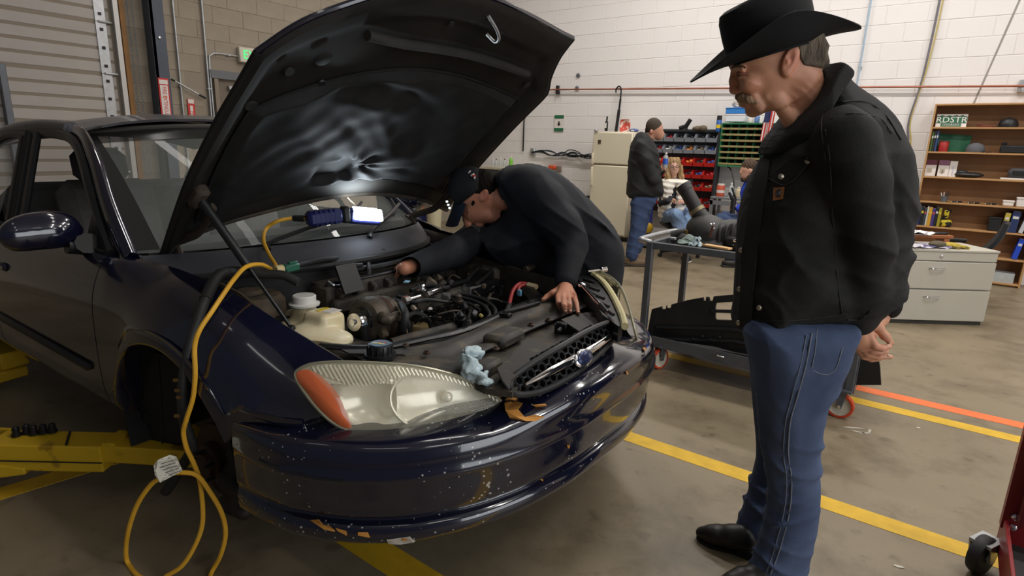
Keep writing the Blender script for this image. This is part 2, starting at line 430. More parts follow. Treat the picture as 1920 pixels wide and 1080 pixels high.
stripe(3.98, .10, -6, 5, M_yel, 'yellow stripe painted on the floor')
stripe(4.22, .10, -6, 5, M_org, 'orange stripe painted on the floor')
a_, b_ = W(-40, 938, 2, 0), W(330, 826, 2, 0); d_ = nrm(b_-a_); n_ = np.array([-d_[1], d_[0], 0])*.055
MB().prism([a_-n_, b_-n_, b_+n_, a_+n_], (0, 0, .0015)).build('stripe', M_yel, floor, smooth=False, label='yellow stripe painted on the floor')
# ---- block walls
def block_mesh(dx, dz, dep, m):
    b = MB().box((0, 0, 0), (dx-.006, dep, dz-.006), bev=.004)
    me = bpy.data.meshes.new('block'); me.from_pydata([tuple(v) for v in b.V], [], b.F); me.materials.append(m); return me
def wall(name, label, org, along, ln, ht, inward, bw, bh, m, mm_, view, holes=()):
    """backing slab with running-bond blocks standing proud of the mortar; view = (a0, a1, z0, z1) built one by one"""
    al = np.array(along, float); nin = np.array(inward, float); org = np.array(org, float)
    R = np.array([al, -nin, [0, 0, 1]]).T
    w_ = MB().box(org+al*ln/2-nin*.1055+np.array([0, 0, ht/2]), (ln, .2, ht), R).build(name, mm_, loc=org, smooth=False); kind_s(w_, label)
    me = block_mesh(bw, bh, .02, m); rest = MB(); rng = random.Random(5); cnt = 0
    for r_ in range(int(ht/bh)):
        for c in range(-1, int(ln/bw)+1):
            a = (c+.5+(.5 if r_ % 2 else 0))*bw; z = (r_+.5)*bh
            if a-bw/2 < 0 or a+bw/2 > ln or any(h0-bw/2 < a < h1+bw/2 and z0-bh/2 < z < z1+bh/2 for h0, h1, z0, z1 in holes): continue
            p = org+al*a+nin*(-.0115+rng.uniform(-.0012, .0012))+np.array([0, 0, z])
            if view[0] < a < view[1] and view[2] < z < view[3] and cnt < 300:
                o = bpy.data.objects.new('block', me); COL.objects.link(o); o.parent = w_
                o.matrix_local = Matrix.Translation(Vector(p-org))@Matrix(R.tolist()).to_4x4(); cnt += 1
            else: rest.box(p, (bw-.006, .02, bh-.006), R)
    o = rest.build('blockwork', m, w_, smooth=False); o['kind'] = 'stuff'
    return w_
wall_back = wall('wall_back', 'bright white painted block wall', (WX, WY, 0), (1, 0, 0), 12.15, WT, (0, -1, 0), .45, .222, M_white, M_wmort, (1.2, 9.3, .85, 3.75))
wall_left = wall('wall_left', 'tan brown block wall beside the rolling door', (WX, -3.6, 0), (0, 1, 0), 12.9, WT, (1, 0, 0), .405, .203, M_brown, M_bmort, (6.5, 9.9, 1.3, 3.6), holes=((3.5, 6.62, 0, 4.2), (7.68, 8.62, 0, 2.26)))
wr = kind_s(MB().box((4.9, 6.7, WT/2), (.2, 5.2, WT)).build('wall_right', M_white, smooth=False), 'white shop wall out of frame')
ce = kind_s(MB().box((-1.5, 2.6, WT+.1), (12.9, 13.4, .2)).build('ceiling', mat('ceiling_white', (.5, .49, .47), .8), smooth=False), 'high shop ceiling')
M_fix = mat('fixture_white', (.7, .7, .7), .5)
for i, (x, y, p) in enumerate(TUBES):
    t = thing('ceiling_light', 'tube light under the ceiling, '+['first', 'second', 'third', 'fourth', 'fifth'][i-[0, 3, 8, 12][(i > 2)+(i > 7)+(i > 11)]]+' in the row '+['in front of the car', 'over the car hood', 'over the parts cart', 'along the white wall'][(i > 2)+(i > 7)+(i > 11)], 'light', (x, y, 5.16), 'tube lights under the ceiling')
    MB().box((x, y, 5.2), (1.35, .3, .07), bev=.01).build('housing', M_fix, t)
    for s in (-.5, .5): MB().tube([(x+s, y, 5.23), (x+s, y, WT)], .008, 6).build('hanger', M_steel, t)
# ---- rolling door on the left wall
M_door = mat('door_panel', srgb(172, 165, 158), .55, var=.05, scale=3)
door = thing('door_1', None, None, (WX, 1.5, 0)); door['kind'] = 'structure'; door['label'] = 'closed sectional overhead door of ribbed pale grey panels'
M_dseal = mat('dark_seal', (.03, .03, .03), .7)
for k in range(8):
    z0 = .02+k*.54-.07
    P = []
    prof = [(0, 0), (.012, .012)]
    for j in range(4):
        a = .012+j*.132; prof += [(a+.006, .016), (a+.098, .016), (a+.108, .004), (a+.126, .004)]
    prof = [(0., 0)]+[(min(z, .528), d) for z, d in prof[2:]]+[(.532, 0)]
    ys = np.linspace(-.1, 2.93, 2)
    MB().grid([[(WX-.02+d, y, z0+z) for z, d in prof] for y in ys], .004).build('panel', M_door, door, smooth=False)
    MB().box((WX-.03, 1.42, z0+.537), (.02, 3.05, .012)).build('seal', M_dseal, door, smooth=False)
    MB().box((WX+.004, 2.84, z0+.27), (.016, .10, .535)).build('end_stile', M_galv, door, smooth=False)
    for zz in (.08, .27, .46): MB().box((WX+.016, 2.84, z0+zz), (.012, .03, .03)).build('bolt', M_blackm, door, smooth=False)
    MB().tube([(WX+.02, 2.82, z0+.54), (WX+.02, 2.95, z0+.54)], .013, 8).build('roller', M_galv, door)
tr = kind_s(MB().box((WX+.03, 2.985, 2.1), (.06, .05, 4.2)).box((WX+.06, 2.965, 2.1), (.01, .012, 4.2)).build('trim_1', mat('track_white', srgb(190, 188, 184), .4, .3), smooth=False), 'pale vertical track beside the overhead door')
tr = kind_s(MB().box((WX+.02, 3.055, 2.1), (.04, .05, 4.2)).build('trim_2', mat('door_wood', srgb(132, 92, 44), .6, var=.2, scale=5), smooth=False), 'brown wooden jamb of the overhead door')
tr = kind_s(MB().box((WX+.05, 1.9, 1.05), (.08, .06, 2.1), bev=.005).build('trim_3', M_steel, smooth=False), 'grey steel strut in front of the overhead door')
# hoist chain
ch = thing('hoist_chain', 'steel hand chain loop hanging beside the overhead door', 'chain', (WX+.06, 3.13, 1.0))
lk = MB().lathe([(.011, -.003), (.014, 0), (.011, .003), (.008, 0), (.011, -.003)], 10, caps=False)
LV = np.array(lk.V)*[1, 1.6, 1]
me = None
for s in range(2):
    for k in range(72):
        if me is None:
            o = link_mesh('link', LV+ORG[ch.name], lk.F, M_galv, ch); me = o.data
        else: o = bpy.data.objects.new('link', me); COL.objects.link(o); o.parent = ch
        o.matrix_local = Matrix.Translation((.005*s, (s-.5)*.05, .01+k*.03))@Matrix.Rotation(math.pi/2, 4, 'X')@Matrix.Rotation(math.radians(90*(k % 2)), 4, 'Y')
# steel column with warning plate
cl_ = thing('steel_column', 'dark blue grey steel column beside the chain hoist', 'column', (WX+.12, 3.31, 0))
M_col = mat('column_paint', srgb(72, 78, 90), .5, .1, var=.08)
MB().box((WX+.10, 3.30, 2.3), (.16, .035, 4.6)).box((WX+.17, 3.36, 2.3), (.02, .15, 4.6)).box((WX+.03, 3.36, 2.3), (.02, .15, 4.6)).build('channel', M_col, cl_, smooth=False)
for z in (2.55, 1.9): MB().lathe([(.016, 0), (.016, .012), (.010, .016)], 8, (WX+.18, 3.36, z), (1, 0, 0)).build('bolt', M_chrome if z > 2 else M_org, cl_)
M_red = mat('sign_red', srgb(196, 44, 40), .5); M_sgw = mat('sign_white', srgb(222, 214, 208), .5)
RX = np.array([[0, 0, 1], [1, 0, 0], [0, 1, 0]], float)     # text facing +x, reading along +y
RXv = RX@rotz(-math.pi/2)
sg = thing('warning_sign', 'tall white sign with red border and red lettering on the steel column', 'sign', (WX+.19, 3.35, 1.5))
MB().box((WX+.186, 3.35, 1.82), (.006, .115, .58)).build('plate', M_red, sg, smooth=False)
MB().box((WX+.191, 3.35, 1.80), (.004, .085, .46)).build('face', M_sgw, sg, smooth=False)
MB().box((WX+.191, 3.35, 2.065), (.004, .095, .05)).build('header', M_sgw, sg, smooth=False)
text('lettering', 'FIRE EXTINGUISHER', .062, (WX+.194, 3.35, 1.80), RXv, M_red, sg, wide=.78)
sg = thing('fire_sign', 'small red sign with white lettering between the two conduits', 'sign', (WX+.01, 3.73, 1.5))
MB().box((WX+.010, 3.73, 1.76), (.006, .085, .30)).build('plate', M_red, sg, smooth=False)
MB().box((WX+.015, 3.73, 1.88), (.004, .07, .05)).build('header', M_sgw, sg, smooth=False)
MB().box((WX+.015, 3.73, 1.72), (.003, .035, .22)).build('face', M_sgw, sg, smooth=False)
text('lettering', 'FIRE', .05, (WX+.017, 3.73, 1.72), RXv, M_red, sg)
sp = thing('wall_outlet', 'small cream outlet box at the foot of the warning sign', 'outlet', (WX+.02, 3.46, 1.7))
MB().box((WX+.02, 3.46, 1.74), (.04, .07, .07), bev=.006).build('box', mat('cream', srgb(196, 178, 120), .5), sp); MB().box((WX+.042, 3.46, 1.74), (.006, .03, .045)).build('cover', mat('cream2', srgb(150, 132, 84), .5), sp)
# conduits
def conduit(y, lab):
    t = thing('conduit', lab, 'pipe', (WX+.02, y, 0)); MB().tube([(WX+.025, y, 0), (WX+.025, y, WT)], .013, 10).build('pipe', M_galv, t)
    for z in (.8, 2.05, 3.1, 4.3): MB().box((WX+.022, y, z), (.036, .045, .02), bev=.004).build('strap', M_galv, t)
conduit(3.62, 'thin bare conduit running up the brown wall nearer the column'); conduit(3.965, 'bare metal conduit running up the brown wall beside the exit door')
t = thing('exit_conduit', 'short bent conduit arching over to the exit sign', 'pipe', (WX+.02, 4.0, 0))
MB().tube(crom([(WX+.025, 4.0, 0), (WX+.025, 4.0, 1.6), (WX+.025, 4.0, 2.36), (WX+.025, 4.03, 2.46), (WX+.025, 4.12, 2.49), (WX+.025, 4.4, 2.49)], 5), .011, 8).build('pipe', M_galv, t)
MB().box((WX+.025, 4.26, 2.49), (.03, .03, .03), bev=.004).build('coupling', M_galv, t)
st = thing('pole', 'black and silver telescopic pole leaning across the brown wall', 'pole', (WX+.03, 3.6, 1.9))
a_, b_ = np.array([WX+.05, 3.40, 2.17]), np.array([WX+.05, 3.90, 1.93])
MB().tube([a_, b_], .009, 8).build('shaft', M_galv, st); MB().tube([a_, a_+(b_-a_)*.06], .014, 8).build('tip', M_black, st)
MB().tube([a_+(b_-a_)*.2, a_+(b_-a_)*.29], .013, 8).build('collar', M_black, st); MB().tube([a_+(b_-a_)*.84, b_], .014, 8).build('grip', M_black, st)
# exit sign and door
ex = thing('exit_sign', 'lit green EXIT sign in a cream box above the door', 'sign', (WX+.03, 4.6, 2.4))
MB().box((WX+.04, 4.56, 2.515), (.07, .36, .19), bev=.01).build('box', mat('exit_box', srgb(205, 198, 182), .5), ex)
text('lettering', 'EXIT', .155, (WX+.078, 4.575, 2.515), RX, mat('exit_green', srgb(60, 235, 120), .5, emit=.9), ex, wide=.95)
d2 = thing('door_2', None, None, (WX, 4.5, 0)); d2['kind'] = 'structure'; d2['label'] = 'brown steel exit door in a grey frame'
M_frm = mat('door_frame', srgb(98, 100, 104), .5)
MB().box((WX+.02, 4.52, 2.235), (.06, 1.05, .10)).build('frame_head', M_frm, d2, smooth=False)
MB().box((WX+.02, 4.055, 1.09), (.06, .05, 2.18)).build('frame_jamb', mat('jamb_tan', srgb(128, 116, 100), .6), d2, smooth=False); MB().box((WX+.02, 5.02, 1.09), (.06, .05, 2.18)).build('frame_jamb', M_frm, d2, smooth=False)
MB().box((WX-.03, 4.54, 1.09), (.05, .92, 2.18)).build('leaf', mat('door_brown', srgb(110, 98, 84), .55), d2, smooth=False)
MB().box((WX+.02, 4.3, 2.085), (.05, .16, .05), bev=.006).build('closer', M_galv, d2)
# ---- pipe rail, wiring and fittings on the white wall
ry = WY-.06
t = thing('pipe_rail', 'thin rusty copper pipe running the length of the white wall', 'pipe', (-3, ry, 2.4))
p0, p1 = W(1030, 168, 1, ry), W(1935, 162, 1, ry)
p1[2] = p0[2] = 2.42; zf = lambda x: 2.46+(x+6.02)*(2.31-2.46)/6.48
MB().tube([(x, ry, zf(x)) for x in np.linspace(-7.2, 1.2, 30)], .013, 8).build('pipe', mat('rust_pipe', srgb(150, 92, 72), .5, .3, var=.2, scale=6), t)
for u in (1044, 1914):
    x = W(u, 165, 1, ry)[0]; z = zf(x)
    MB().box((x, WY-.03, z), (.05, .05, .14), bev=.006).build('bracket', M_galv if u > 1500 else M_blackm, t)
    MB().box((x+.03, WY-.06, z-.05), (.05, .07, .06), bev=.01).build('clamp', M_galv if u > 1500 else M_blackm, t)
for i, (u, v) in enumerate(((1084, 141), (1082, 165))):
    p = W(u, v, 1, WY-.02); MB().lathe([(.035, 0), (.035, .02), (.02, .03)], 10, (p[0], WY-.008, p[2]), (0, -1, 0)).build('socket', M_steel, t)
t = thing('blue_conduit', 'pale blue flexible line running down the white wall', 'pipe', (-1.25, WY-.03, 0)); MB().tube([(-1.24, WY-.03, 0), (-1.25, WY-.03, 2.4), (-1.23, WY-.03, WT)], .012, 8).build('pipe', mat('pale_blue', srgb(158, 178, 196), .5), t)
for z in (2.6, 3.6): MB().box((-1.245, WY-.02, z), (.04, .02, .02)).build('clip', M_galv, t)
t = thing('hanging_cable', 'grey and yellow cords hanging together down the white wall', 'cord', (-.55, WY-.03, 0))
cp = crom([(-.50, WY-.03, WT), (-.51, WY-.03, 3.4), (-.53, WY-.035, 2.6), (-.55, WY-.05, 2.3), (-.60, WY-.035, 1.9), (-.56, WY-.03, 1.5), (-.57, WY-.03, .2)], 6)
MB().tube(cp, .012, 8).build('grey_cord', mat('cord_grey', srgb(108, 104, 110), .6), t); MB().tube(cp+[.022, 0, 0]+np.array([.012, 0, 0])*np.sin(np.arange(len(cp))/4.)[:, None], .008, 6).build('yellow_cord', mat('cord_yel', srgb(186, 168, 92), .6), t)
t = thing('wall_seam', 'grey sealed control joint running up the white wall above the bookcase', 'seam', (.1, WY, 0)); MB().tube([(.02, WY+.004, 2.1), (.26, WY+.004, 3.3), (.5, WY+.004, 4.5)], .011, 8).build('sealant', mat('seam_grey', srgb(150, 145, 142), .8), t)
RW = np.array([[1, 0, 0], [0, 0, -1], [0, 1, 0]], float)      # text facing -y
t = thing('safety_sign', 'white sign with two green bands and a black arrow on the white wall', 'sign', (-5.88, WY-.02, 1.75)); M_sgr = mat('sign_green', srgb(38, 104, 68), .5)
MB().box((-5.885, WY-.012, 1.885), (.195, .006, .28)).build('plate', M_sgw, t, smooth=False)
MB().box((-5.885, WY-.017, 1.995), (.195, .004, .06)).build('top_band', M_sgr, t, smooth=False); MB().box((-5.885, WY-.017, 1.772), (.195, .004, .055)).build('lower_band', M_sgr, t, smooth=False)
MB().box((-5.885, WY-.017, 1.89), (.03, .004, .05)).prism([(-5.925, WY-.015, 1.87), (-5.845, WY-.015, 1.87), (-5.885, WY-.015, 1.835)], (0, -.004, 0)).build('arrow', M_black, t, smooth=False)
for z, s_ in ((2.002, 'EMERGENCY'), (1.772, 'EYE WASH')): pass
t = thing('hook_rod', 'black steel rod with a hooked end hanging from the pipe rail', 'rod', (-4.69, WY-.09, 1.8))
MB().tube(crom([(-4.75, ry-.03, 2.37), (-4.75, ry-.03, 2.43), (-4.70, ry-.03, 2.47), (-4.66, ry-.03, 2.42), (-4.66, ry-.03, 2.25)], 4), .012, 8).build('hook', M_blackm, t)
MB().tube([(-4.66, ry-.03, 2.27), (-4.67, ry-.03, 2.1)], .016, 8).build('shaft', M_blackm, t); MB().tube([(-4.67, ry-.03, 2.1), (-4.70, ry-.03, 1.75)], .026, 8).build('sleeve', M_black, t)
MB().tube([(-4.70, ry-.03, 1.75), (-4.705, ry-.03, 1.68)], .022, 8).build('band', mat('dull_gold', srgb(150, 120, 50), .5), t)
t = thing('hanging_bar', 'thin black bar hanging on the white wall beside the car hood', 'rod', (-6.65, WY-.03, 1.36)); MB().box((-6.65, WY-.03, 1.68), (.022, .02, .62), bev=.004).build('bar', M_black, t); MB().lathe([(.02, 0), (.02, .02)], 10, (-6.65, WY-.01, 1.98), (0, -1, 0)).build('peg', M_blackm, t)
t = thing('wiring_harness', 'tangled dark electrical cables strung along the white wall to an outlet', 'cable', (-5.7, WY-.05, 1.3)); rng = random.Random(3)
for k in range(5):
    pts = [(-6.42+1.55*i/7, WY-.05-rng.uniform(0, .05), 1.355-.02*i/7+rng.uniform(-.045, .045)*(1 if 0 < i < 7 else .2)) for i in range(8)]
    MB().tube(crom(pts, 6), .010, 7).build('cable', mat('cable_blue', srgb(44, 52, 66), .5) if k % 2 else M_black, t)
MB().tube(crom([(-5.75, WY-.05, 1.34), (-5.62, WY-.06, 1.42), (-5.45, WY-.05, 1.40), (-5.25, WY-.06, 1.30), (-4.95, WY-.05, 1.33)], 6), .009, 7).build('cable', M_black, t)
MB().box((-6.42, WY-.03, 1.36), (.10, .05, .14), bev=.008).build('outlet_box', M_galv, t)
t = thing('wall_clamp', 'small black pipe clamp bolted low on the white wall', 'clamp', (-5.13, WY-.05, .5)); MB().tube([(-5.35, WY-.05, .575), (-4.98, WY-.05, .56)], .012, 8).build('bar', M_galv, t)
MB().box((-5.17, WY-.06, .58), (.07, .08, .13), bev=.01).build('body', M_blackm, t); MB().tube([(-5.01, WY-.06, .62), (-5.03, WY-.06, .5)], .016, 8).build('handle', M_blackm, t)
# workbench end with bottles behind the mechanic
t = thing('workbench', 'cream topped workbench along the white wall behind the raised hood', 'bench', (-6.9, 8.95, 0)); M_bench = mat('bench_top', srgb(190, 182, 160), .5, var=.06)
MB().box((-6.7, 8.97, 1.05), (1.2, .6, .05), bev=.008).build('top', M_bench, t); MB().box((-6.7, 9.0, .95), (1.1, .5, .15)).build('apron', M_steel, t, smooth=False)
for sx in (-7.2, -6.2):
    for sy in (8.75, 9.2): MB().box((sx, sy, .51), (.06, .06, 1.02)).build('leg', M_steel, t, smooth=False)
def bottle(x, y, z, r, h, m, capm, lab, cat='bottle', group=None):
    t = thing('bottle', lab, cat, (x, y, z), group)
    MB().lathe([(r*.9, 0), (r, .01), (r, h*.66), (r*.8, h*.76), (r*.36, h*.84), (r*.36, h*.9)], 14, (x, y, z)).build('body', m, t)
    MB().lathe([(r*.42, h*.88), (r*.42, h), (r*.3, h*1.01)], 12, (x, y, z)).build('cap', capm, t); return t
M_clear = mat('clear_plastic', srgb(200, 205, 205), .15, alpha=.55)
bottle(-6.62, 8.86, 1.075, .035, .20, mat('lime', srgb(120, 190, 70), .4), M_sgw, 'lime green squeeze bottle on the bench beside the hood edge')
for i, (x, h) in enumerate(((-6.78, .15), (-6.88, .18), (-6.98, .14), (-7.06, .17))):
    bottle(x, 8.88, 1.075, .025, h, M_clear, [M_black, M_sgw][i % 2], ['short clear bottle next to the lime bottle', 'tall clear bottle second from the lime bottle', 'short clear bottle third from the lime bottle', 'clear bottle at the far end next to the hood'][i], group='clear bottles on the bench')
t = thing('orange_tool', 'orange handled tool hung on the wall above the mechanic', 'tool', (-5.65, WY-.05, .98))
p = W(1036, 314, 1, WY-.06); MB().box(p, (.17, .06, .075), bev=.015).build('handle', mat('tool_orange', srgb(206, 82, 44), .5), t); MB().box(p+[.14, 0, -.02], (.09, .05, .11), bev=.01).build('head', mat('tool_tan', srgb(128, 110, 98), .6), t)
p = W(786, 362, 1, 7.3); t = thing('storage_tub', 'blue storage tub standing behind the car beyond the windshield corner', 'tub', (p[0], 7.3, 0)); MB().box((p[0], 7.3, p[2]/2), (.34, .3, p[2]), bev=.02).build('body', mat('tub_blue', srgb(30, 46, 112), .4), t); MB().box((p[0], 7.3, p[2]+.01), (.37, .33, .03), bev=.008).build('lid', mat('tub_blue2', srgb(26, 38, 96), .4), t)
p = W(814, 374, 1, 7.2); t = thing('bucket', 'cream plastic bucket standing next to the blue storage tub', 'bucket', (p[0], 7.2, 0)); MB().lathe([(.11, 0), (.14, p[2]*.94), (.15, p[2]*.95), (.15, p[2]), (.13, p[2])], 20, (p[0], 7.2, 0)).build('body', mat('bucket_cream', srgb(190, 182, 150), .5), t); MB().tube([(p[0]-.14, 7.2, p[2]*.9), (p[0], 7.07, p[2]*.6), (p[0]+.14, 7.2, p[2]*.9)], .005, 6).build('handle', M_galv, t)
M_scuff = mat('scuff_white', srgb(190, 184, 170), .8)
for k, (u, v, a, ln) in enumerate(((1600, 802, .5, .06), (1610, 810, .1, .04), (1622, 812, .7, .03), (1630, 808, 1.5, .03), (1722, 802, .4, .012), (1685, 1062, .2, .02))):
    p = W(u, v, 2, .001); R = rotz(a); MB().prism([p+R@np.array(q_) for q_ in ((-ln, -.004, 0), (-ln*.2, -.009, 0), (ln, -.003, 0), (ln*.6, .006, 0), (-ln*.5, .005, 0))], (0, 0, .0012)).build('scuff', M_scuff if k < 6 else mat('scuff_dark', (.05, .045, .04), .8), floor, smooth=False)
# ---- refrigerator and the things on it
M_fr = mat('fridge_cream', srgb(206, 196, 172), .4, var=.02, scale=3); fx0, fx1, fy0, fy1 = -4.81, -4.11, 8.62, 9.24
fr = thing('refrigerator', 'cream two door refrigerator behind the standing man', 'refrigerator', ((fx0+fx1)/2, 8.95, 0))
MB().box(((fx0+fx1)/2, 8.92, .90), (fx1-fx0, .48, 1.66), bev=.02).build('body', M_fr, fr); MB().box(((fx0+fx1)/2, 8.95, .035), (.66, .5, .07)).build('base', M_black, fr)
MB().box(((fx0+fx1)/2, 8.655, 1.47), (fx1-fx0, .06, .50), bev=.018).build('freezer_door', M_fr, fr); MB().box(((fx0+fx1)/2, 8.655, .65), (fx1-fx0, .06, 1.11), bev=.018).build('door', M_fr, fr)
MB().box((fx0+.13, 8.622, 1.57), (.05, .01, .06)).build('badge', mat('badge_brown', srgb(70, 58, 44), .5), fr)
MB().box((fx0+.03, 8.61, 1.3), (.03, .05, .18), bev=.008).build('handle', M_fr, fr); MB().box((fx0+.03, 8.61, 1.02), (.03, .05, .3), bev=.008).build('handle', M_fr, fr)
MB().box((fx0+.05, 8.63, 1.74), (.06, .05, .03), bev=.006).build('hinge', M_galv, fr)
t = thing('snack_bag', 'red and white foil snack bag standing on the refrigerator', 'bag', (-4.36, 8.85, 1.73)); M_bagr = mat('bag_red', srgb(205, 84, 70), .35, col2=srgb(228, 205, 196), thr=.52, scale=14)
MB().grid([[(-4.36+s*(.085-.012*abs(k-3)/3), 8.85+.03*math.cos(s*1.5)*math.sin(math.pi*min(1, max(0, k/6)))-.03, 1.732+k*.032) for s in np.linspace(-1, 1, 9)] for k in range(7)], .02).build('body', M_bagr, t); MB().box((-4.36, 8.82, 1.935), (.15, .012, .02)).build('seal', M_sgw, t)
t = thing('spray_can', 'tall narrow black clip tool standing on the refrigerator corner', 'tool', (-4.69, 8.84, 1.73)); MB().box((-4.69, 8.84, 1.82), (.05, .04, .16), bev=.012).build('body', M_black, t); MB().tube([(-4.69, 8.84, 1.9), (-4.685, 8.84, 1.97)], .014, 8).build('neck', M_black, t); MB().box((-4.69, 8.815, 1.83), (.02, .01, .08)).build('label_panel', M_sgw, t)
t = thing('blue_case', 'small blue and white case lying on the refrigerator', 'case', (-4.18, 8.8, 1.73)); MB().ball((-4.18, 8.8, 1.755), (.08, .05, .03)).build('shell', mat('case_blue', srgb(78, 96, 150), .4), t); MB().box((-4.18, 8.75, 1.75), (.05, .01, .02)).build('patch', M_sgw, t)
# ---- bin rack
M_bg = mat('bin_grey', srgb(146, 150, 158), .45); M_br = mat('bin_red', srgb(206, 44, 36), .4)
rack = thing('bin_rack', 'dark steel louvred rack that carries the grey and red bins', 'rack', (-3.4, 9.1, 0))
for x in (-4.08, -2.882): MB().box((x, 9.05, .9), (.03, .05, 1.8)).build('post', M_blackm, rack, smooth=False)
MB().box((-3.44, 9.08, 1.15), (1.15, .02, 1.28)).build('back_panel', mat('rack_grey', srgb(58, 58, 62), .5), rack, smooth=False); MB().box((-3.45, 9.0, 1.745), (1.14, .16, .02)).build('top_ledge', M_blackm, rack, smooth=False)
MB().box((-2.882, 9.0, 1.0), (.024, .18, 1.5)).build('side_panel', mat('rack_dark', srgb(40, 40, 44), .5), rack, smooth=False)
bw_ = .163; rows = [(1.60, 'g'), (1.43, 'g'), (1.245, 'r'), (1.065, 'r'), (.885, 'r'), (.64, 'r')]; bin0 = {}; rng = random.Random(8)
CONT = [mat('c_dark', (.03, .03, .035), .5), mat('c_org', srgb(220, 130, 50), .5), mat('c_tan', srgb(140, 128, 104), .5), mat('c_wht', srgb(200, 200, 196), .5), mat('c_blu', srgb(50, 80, 150), .5), mat('c_red', srgb(170, 40, 50), .5)]
def make_bin(m, name):
    t = thing(name, 'x', 'bin', (0, 0, 0)); w2, d, h, k = .076, .17, .125, .004
    for sx in (-1, 1): MB().prism([(sx*w2, 0, 0), (sx*w2, -d, 0), (sx*w2, -d-.02, .055), (sx*w2, -d*.72, h), (sx*w2, 0, h)], (-sx*k, 0, 0)).build('side', m, t, smooth=False)
    MB().box((0, -d/2, k/2), (2*w2, d, k)).build('bottom', m, t, smooth=False); MB().box((0, -k/2, h/2), (2*w2, k, h)).build('back', m, t, smooth=False)
    MB().prism([(-w2, -d, 0), (w2, -d, 0), (w2, -d-.02, .058), (-w2, -d-.02, .058)], (0, k, 0)).build('front', m, t, smooth=False)
    c = MB()
    for i in range(9): c.box((rng.uniform(-.05, .05), rng.uniform(-.14, -.04), .03+rng.uniform(0, .06)), (.04, .04, .04), rotax((1, rng.random(), .3), rng.random()*3), bev=.008)
    c.build('contents', CONT[0], t); return t
bins = []
PR = {'g': make_bin(M_bg, 'grey_bin'), 'r': make_bin(M_br, 'red_bin')}; used = {'g': False, 'r': False}
rown = ['top grey row', 'lower grey row', 'top red row', 'second red row', 'third red row', 'bottom red row']; coln = ['first', 'second', 'third', 'fourth', 'fifth', 'sixth', 'seventh']
for r_, (z, c) in enumerate(rows):
    for k in range(7):
        o = copy_tree(PR[c]) if used[c] else PR[c]; used[c] = True
        x = -2.975-.165*k; o.location = (x, 9.065, z); ORG[o.name] = np.array([x, 9.065, z])
        o['label'] = f"{'grey' if c == 'g' else 'red'} plastic parts bin, {coln[k]} from the dark post in the {rown[r_]}"
        o['group'] = ('grey bins' if c == 'g' else 'red bins')+' on the rack'
        for chd in o.children:
            if chd.name.startswith('contents') and (r_*7+k) > 0:
                chd.data = chd.data.copy(); chd.data.materials.clear(); chd.data.materials.append(CONT[rng.randrange(6)])
for i, (x, lab, m) in enumerate(((-3.38, 'black heat gun lying on top of the bin rack', M_black), (-3.2, 'brown work glove bundle on top of the bin rack', mat('glove_brn', srgb(96, 84, 66), .8)))):
    t = thing(['heat_gun', 'glove_bundle'][i], lab, ['tool', 'glove'][i], (x, 8.98, 1.757))
    if i == 0: MB().tube([(x-.12, 8.95, 1.80), (x-.02, 8.95, 1.83), (x+.04, 8.95, 1.93)], [.03, .035, .03], 10).build('barrel', m, t); MB().tube([(x-.02, 8.95, 1.82), (x-.01, 8.95, 1.775)], .025, 10).build('handle', m, t)
    else: MB().ball((x, 8.96, 1.797), (.10, .06, .04), rotz(.3)).build('palm', m, t); MB().ball((x+.07, 8.94, 1.80), (.06, .05, .045), rotz(.3)).build('cuff', m, t)
# ---- green compartment cabinet
M_gc = mat('cabinet_green', srgb(46, 116, 74), .45, var=.06); M_gcl = mat('slot_tape', srgb(150, 128, 84), .6, col2=srgb(70, 120, 76), thr=.55, scale=40)
gx0, gx1, gz0, gz1, gy0, gy1 = -2.86, -1.95, 1.27, 1.87, 8.95, 9.25
gc = thing('green_cabinet', 'green metal pigeonhole cabinet mounted on the white wall', 'cabinet', ((gx0+gx1)/2, 9.1, gz0))
for z in (gz0, gz1): MB().box(((gx0+gx1)/2, 9.1, z), (gx1-gx0, .3, .02)).build('deck', M_gc, gc, smooth=False)
for x in (gx0, gx1): MB().box((x, 9.1, (gz0+gz1)/2), (.015, .3, gz1-gz0)).build('side', M_gc, gc, smooth=False)
MB().box(((gx0+gx1)/2, 9.24, (gz0+gz1)/2), (gx1-gx0, .01, gz1-gz0)).build('back', M_gc, gc, smooth=False)
for k in range(7):
    z = gz0+.02+(gz1-gz0-.02)*k/7
    MB().box(((gx0+gx1)/2, 9.1, z), (gx1-gx0-.01, .28, .008)).build('shelf', M_gc, gc, smooth=False); MB().box(((gx0+gx1)/2, 8.952, z+.012), (gx1-gx0-.01, .006, .028)).build('label_strip', M_gcl, gc, smooth=False)
for k in range(1, 8): MB().box((gx0+(gx1-gx0)*k/8, 9.11, (gz0+gz1)/2), (.006, .25, gz1-gz0)).build('divider', M_gc, gc, smooth=False)
def carton(name, c, d, m, lab, lidm, cat='box'):
    t = thing(name, lab, cat, (c[0], c[1], c[2]-d[2]/2)); MB().box(c, d, bev=.008).build('body', m, t); MB().box((c[0], c[1], c[2]+d[2]/2), (d[0]+.01, d[1]+.01, .02), bev=.005).build('lid', lidm, t); return t
carton('white_tub', (-2.70, 9.08, 1.945), (.27, .2, .10), mat('tub_white', srgb(214, 216, 220), .4), 'white tub carrying a blue box on the green cabinet', M_sgw)
carton('blue_box', (-2.70, 9.08, 2.045), (.28, .21, .08), mat('box_blue', srgb(56, 126, 196), .4), 'bright blue box on the white tub above the green cabinet', mat('box_blue2', srgb(50, 110, 180), .4))
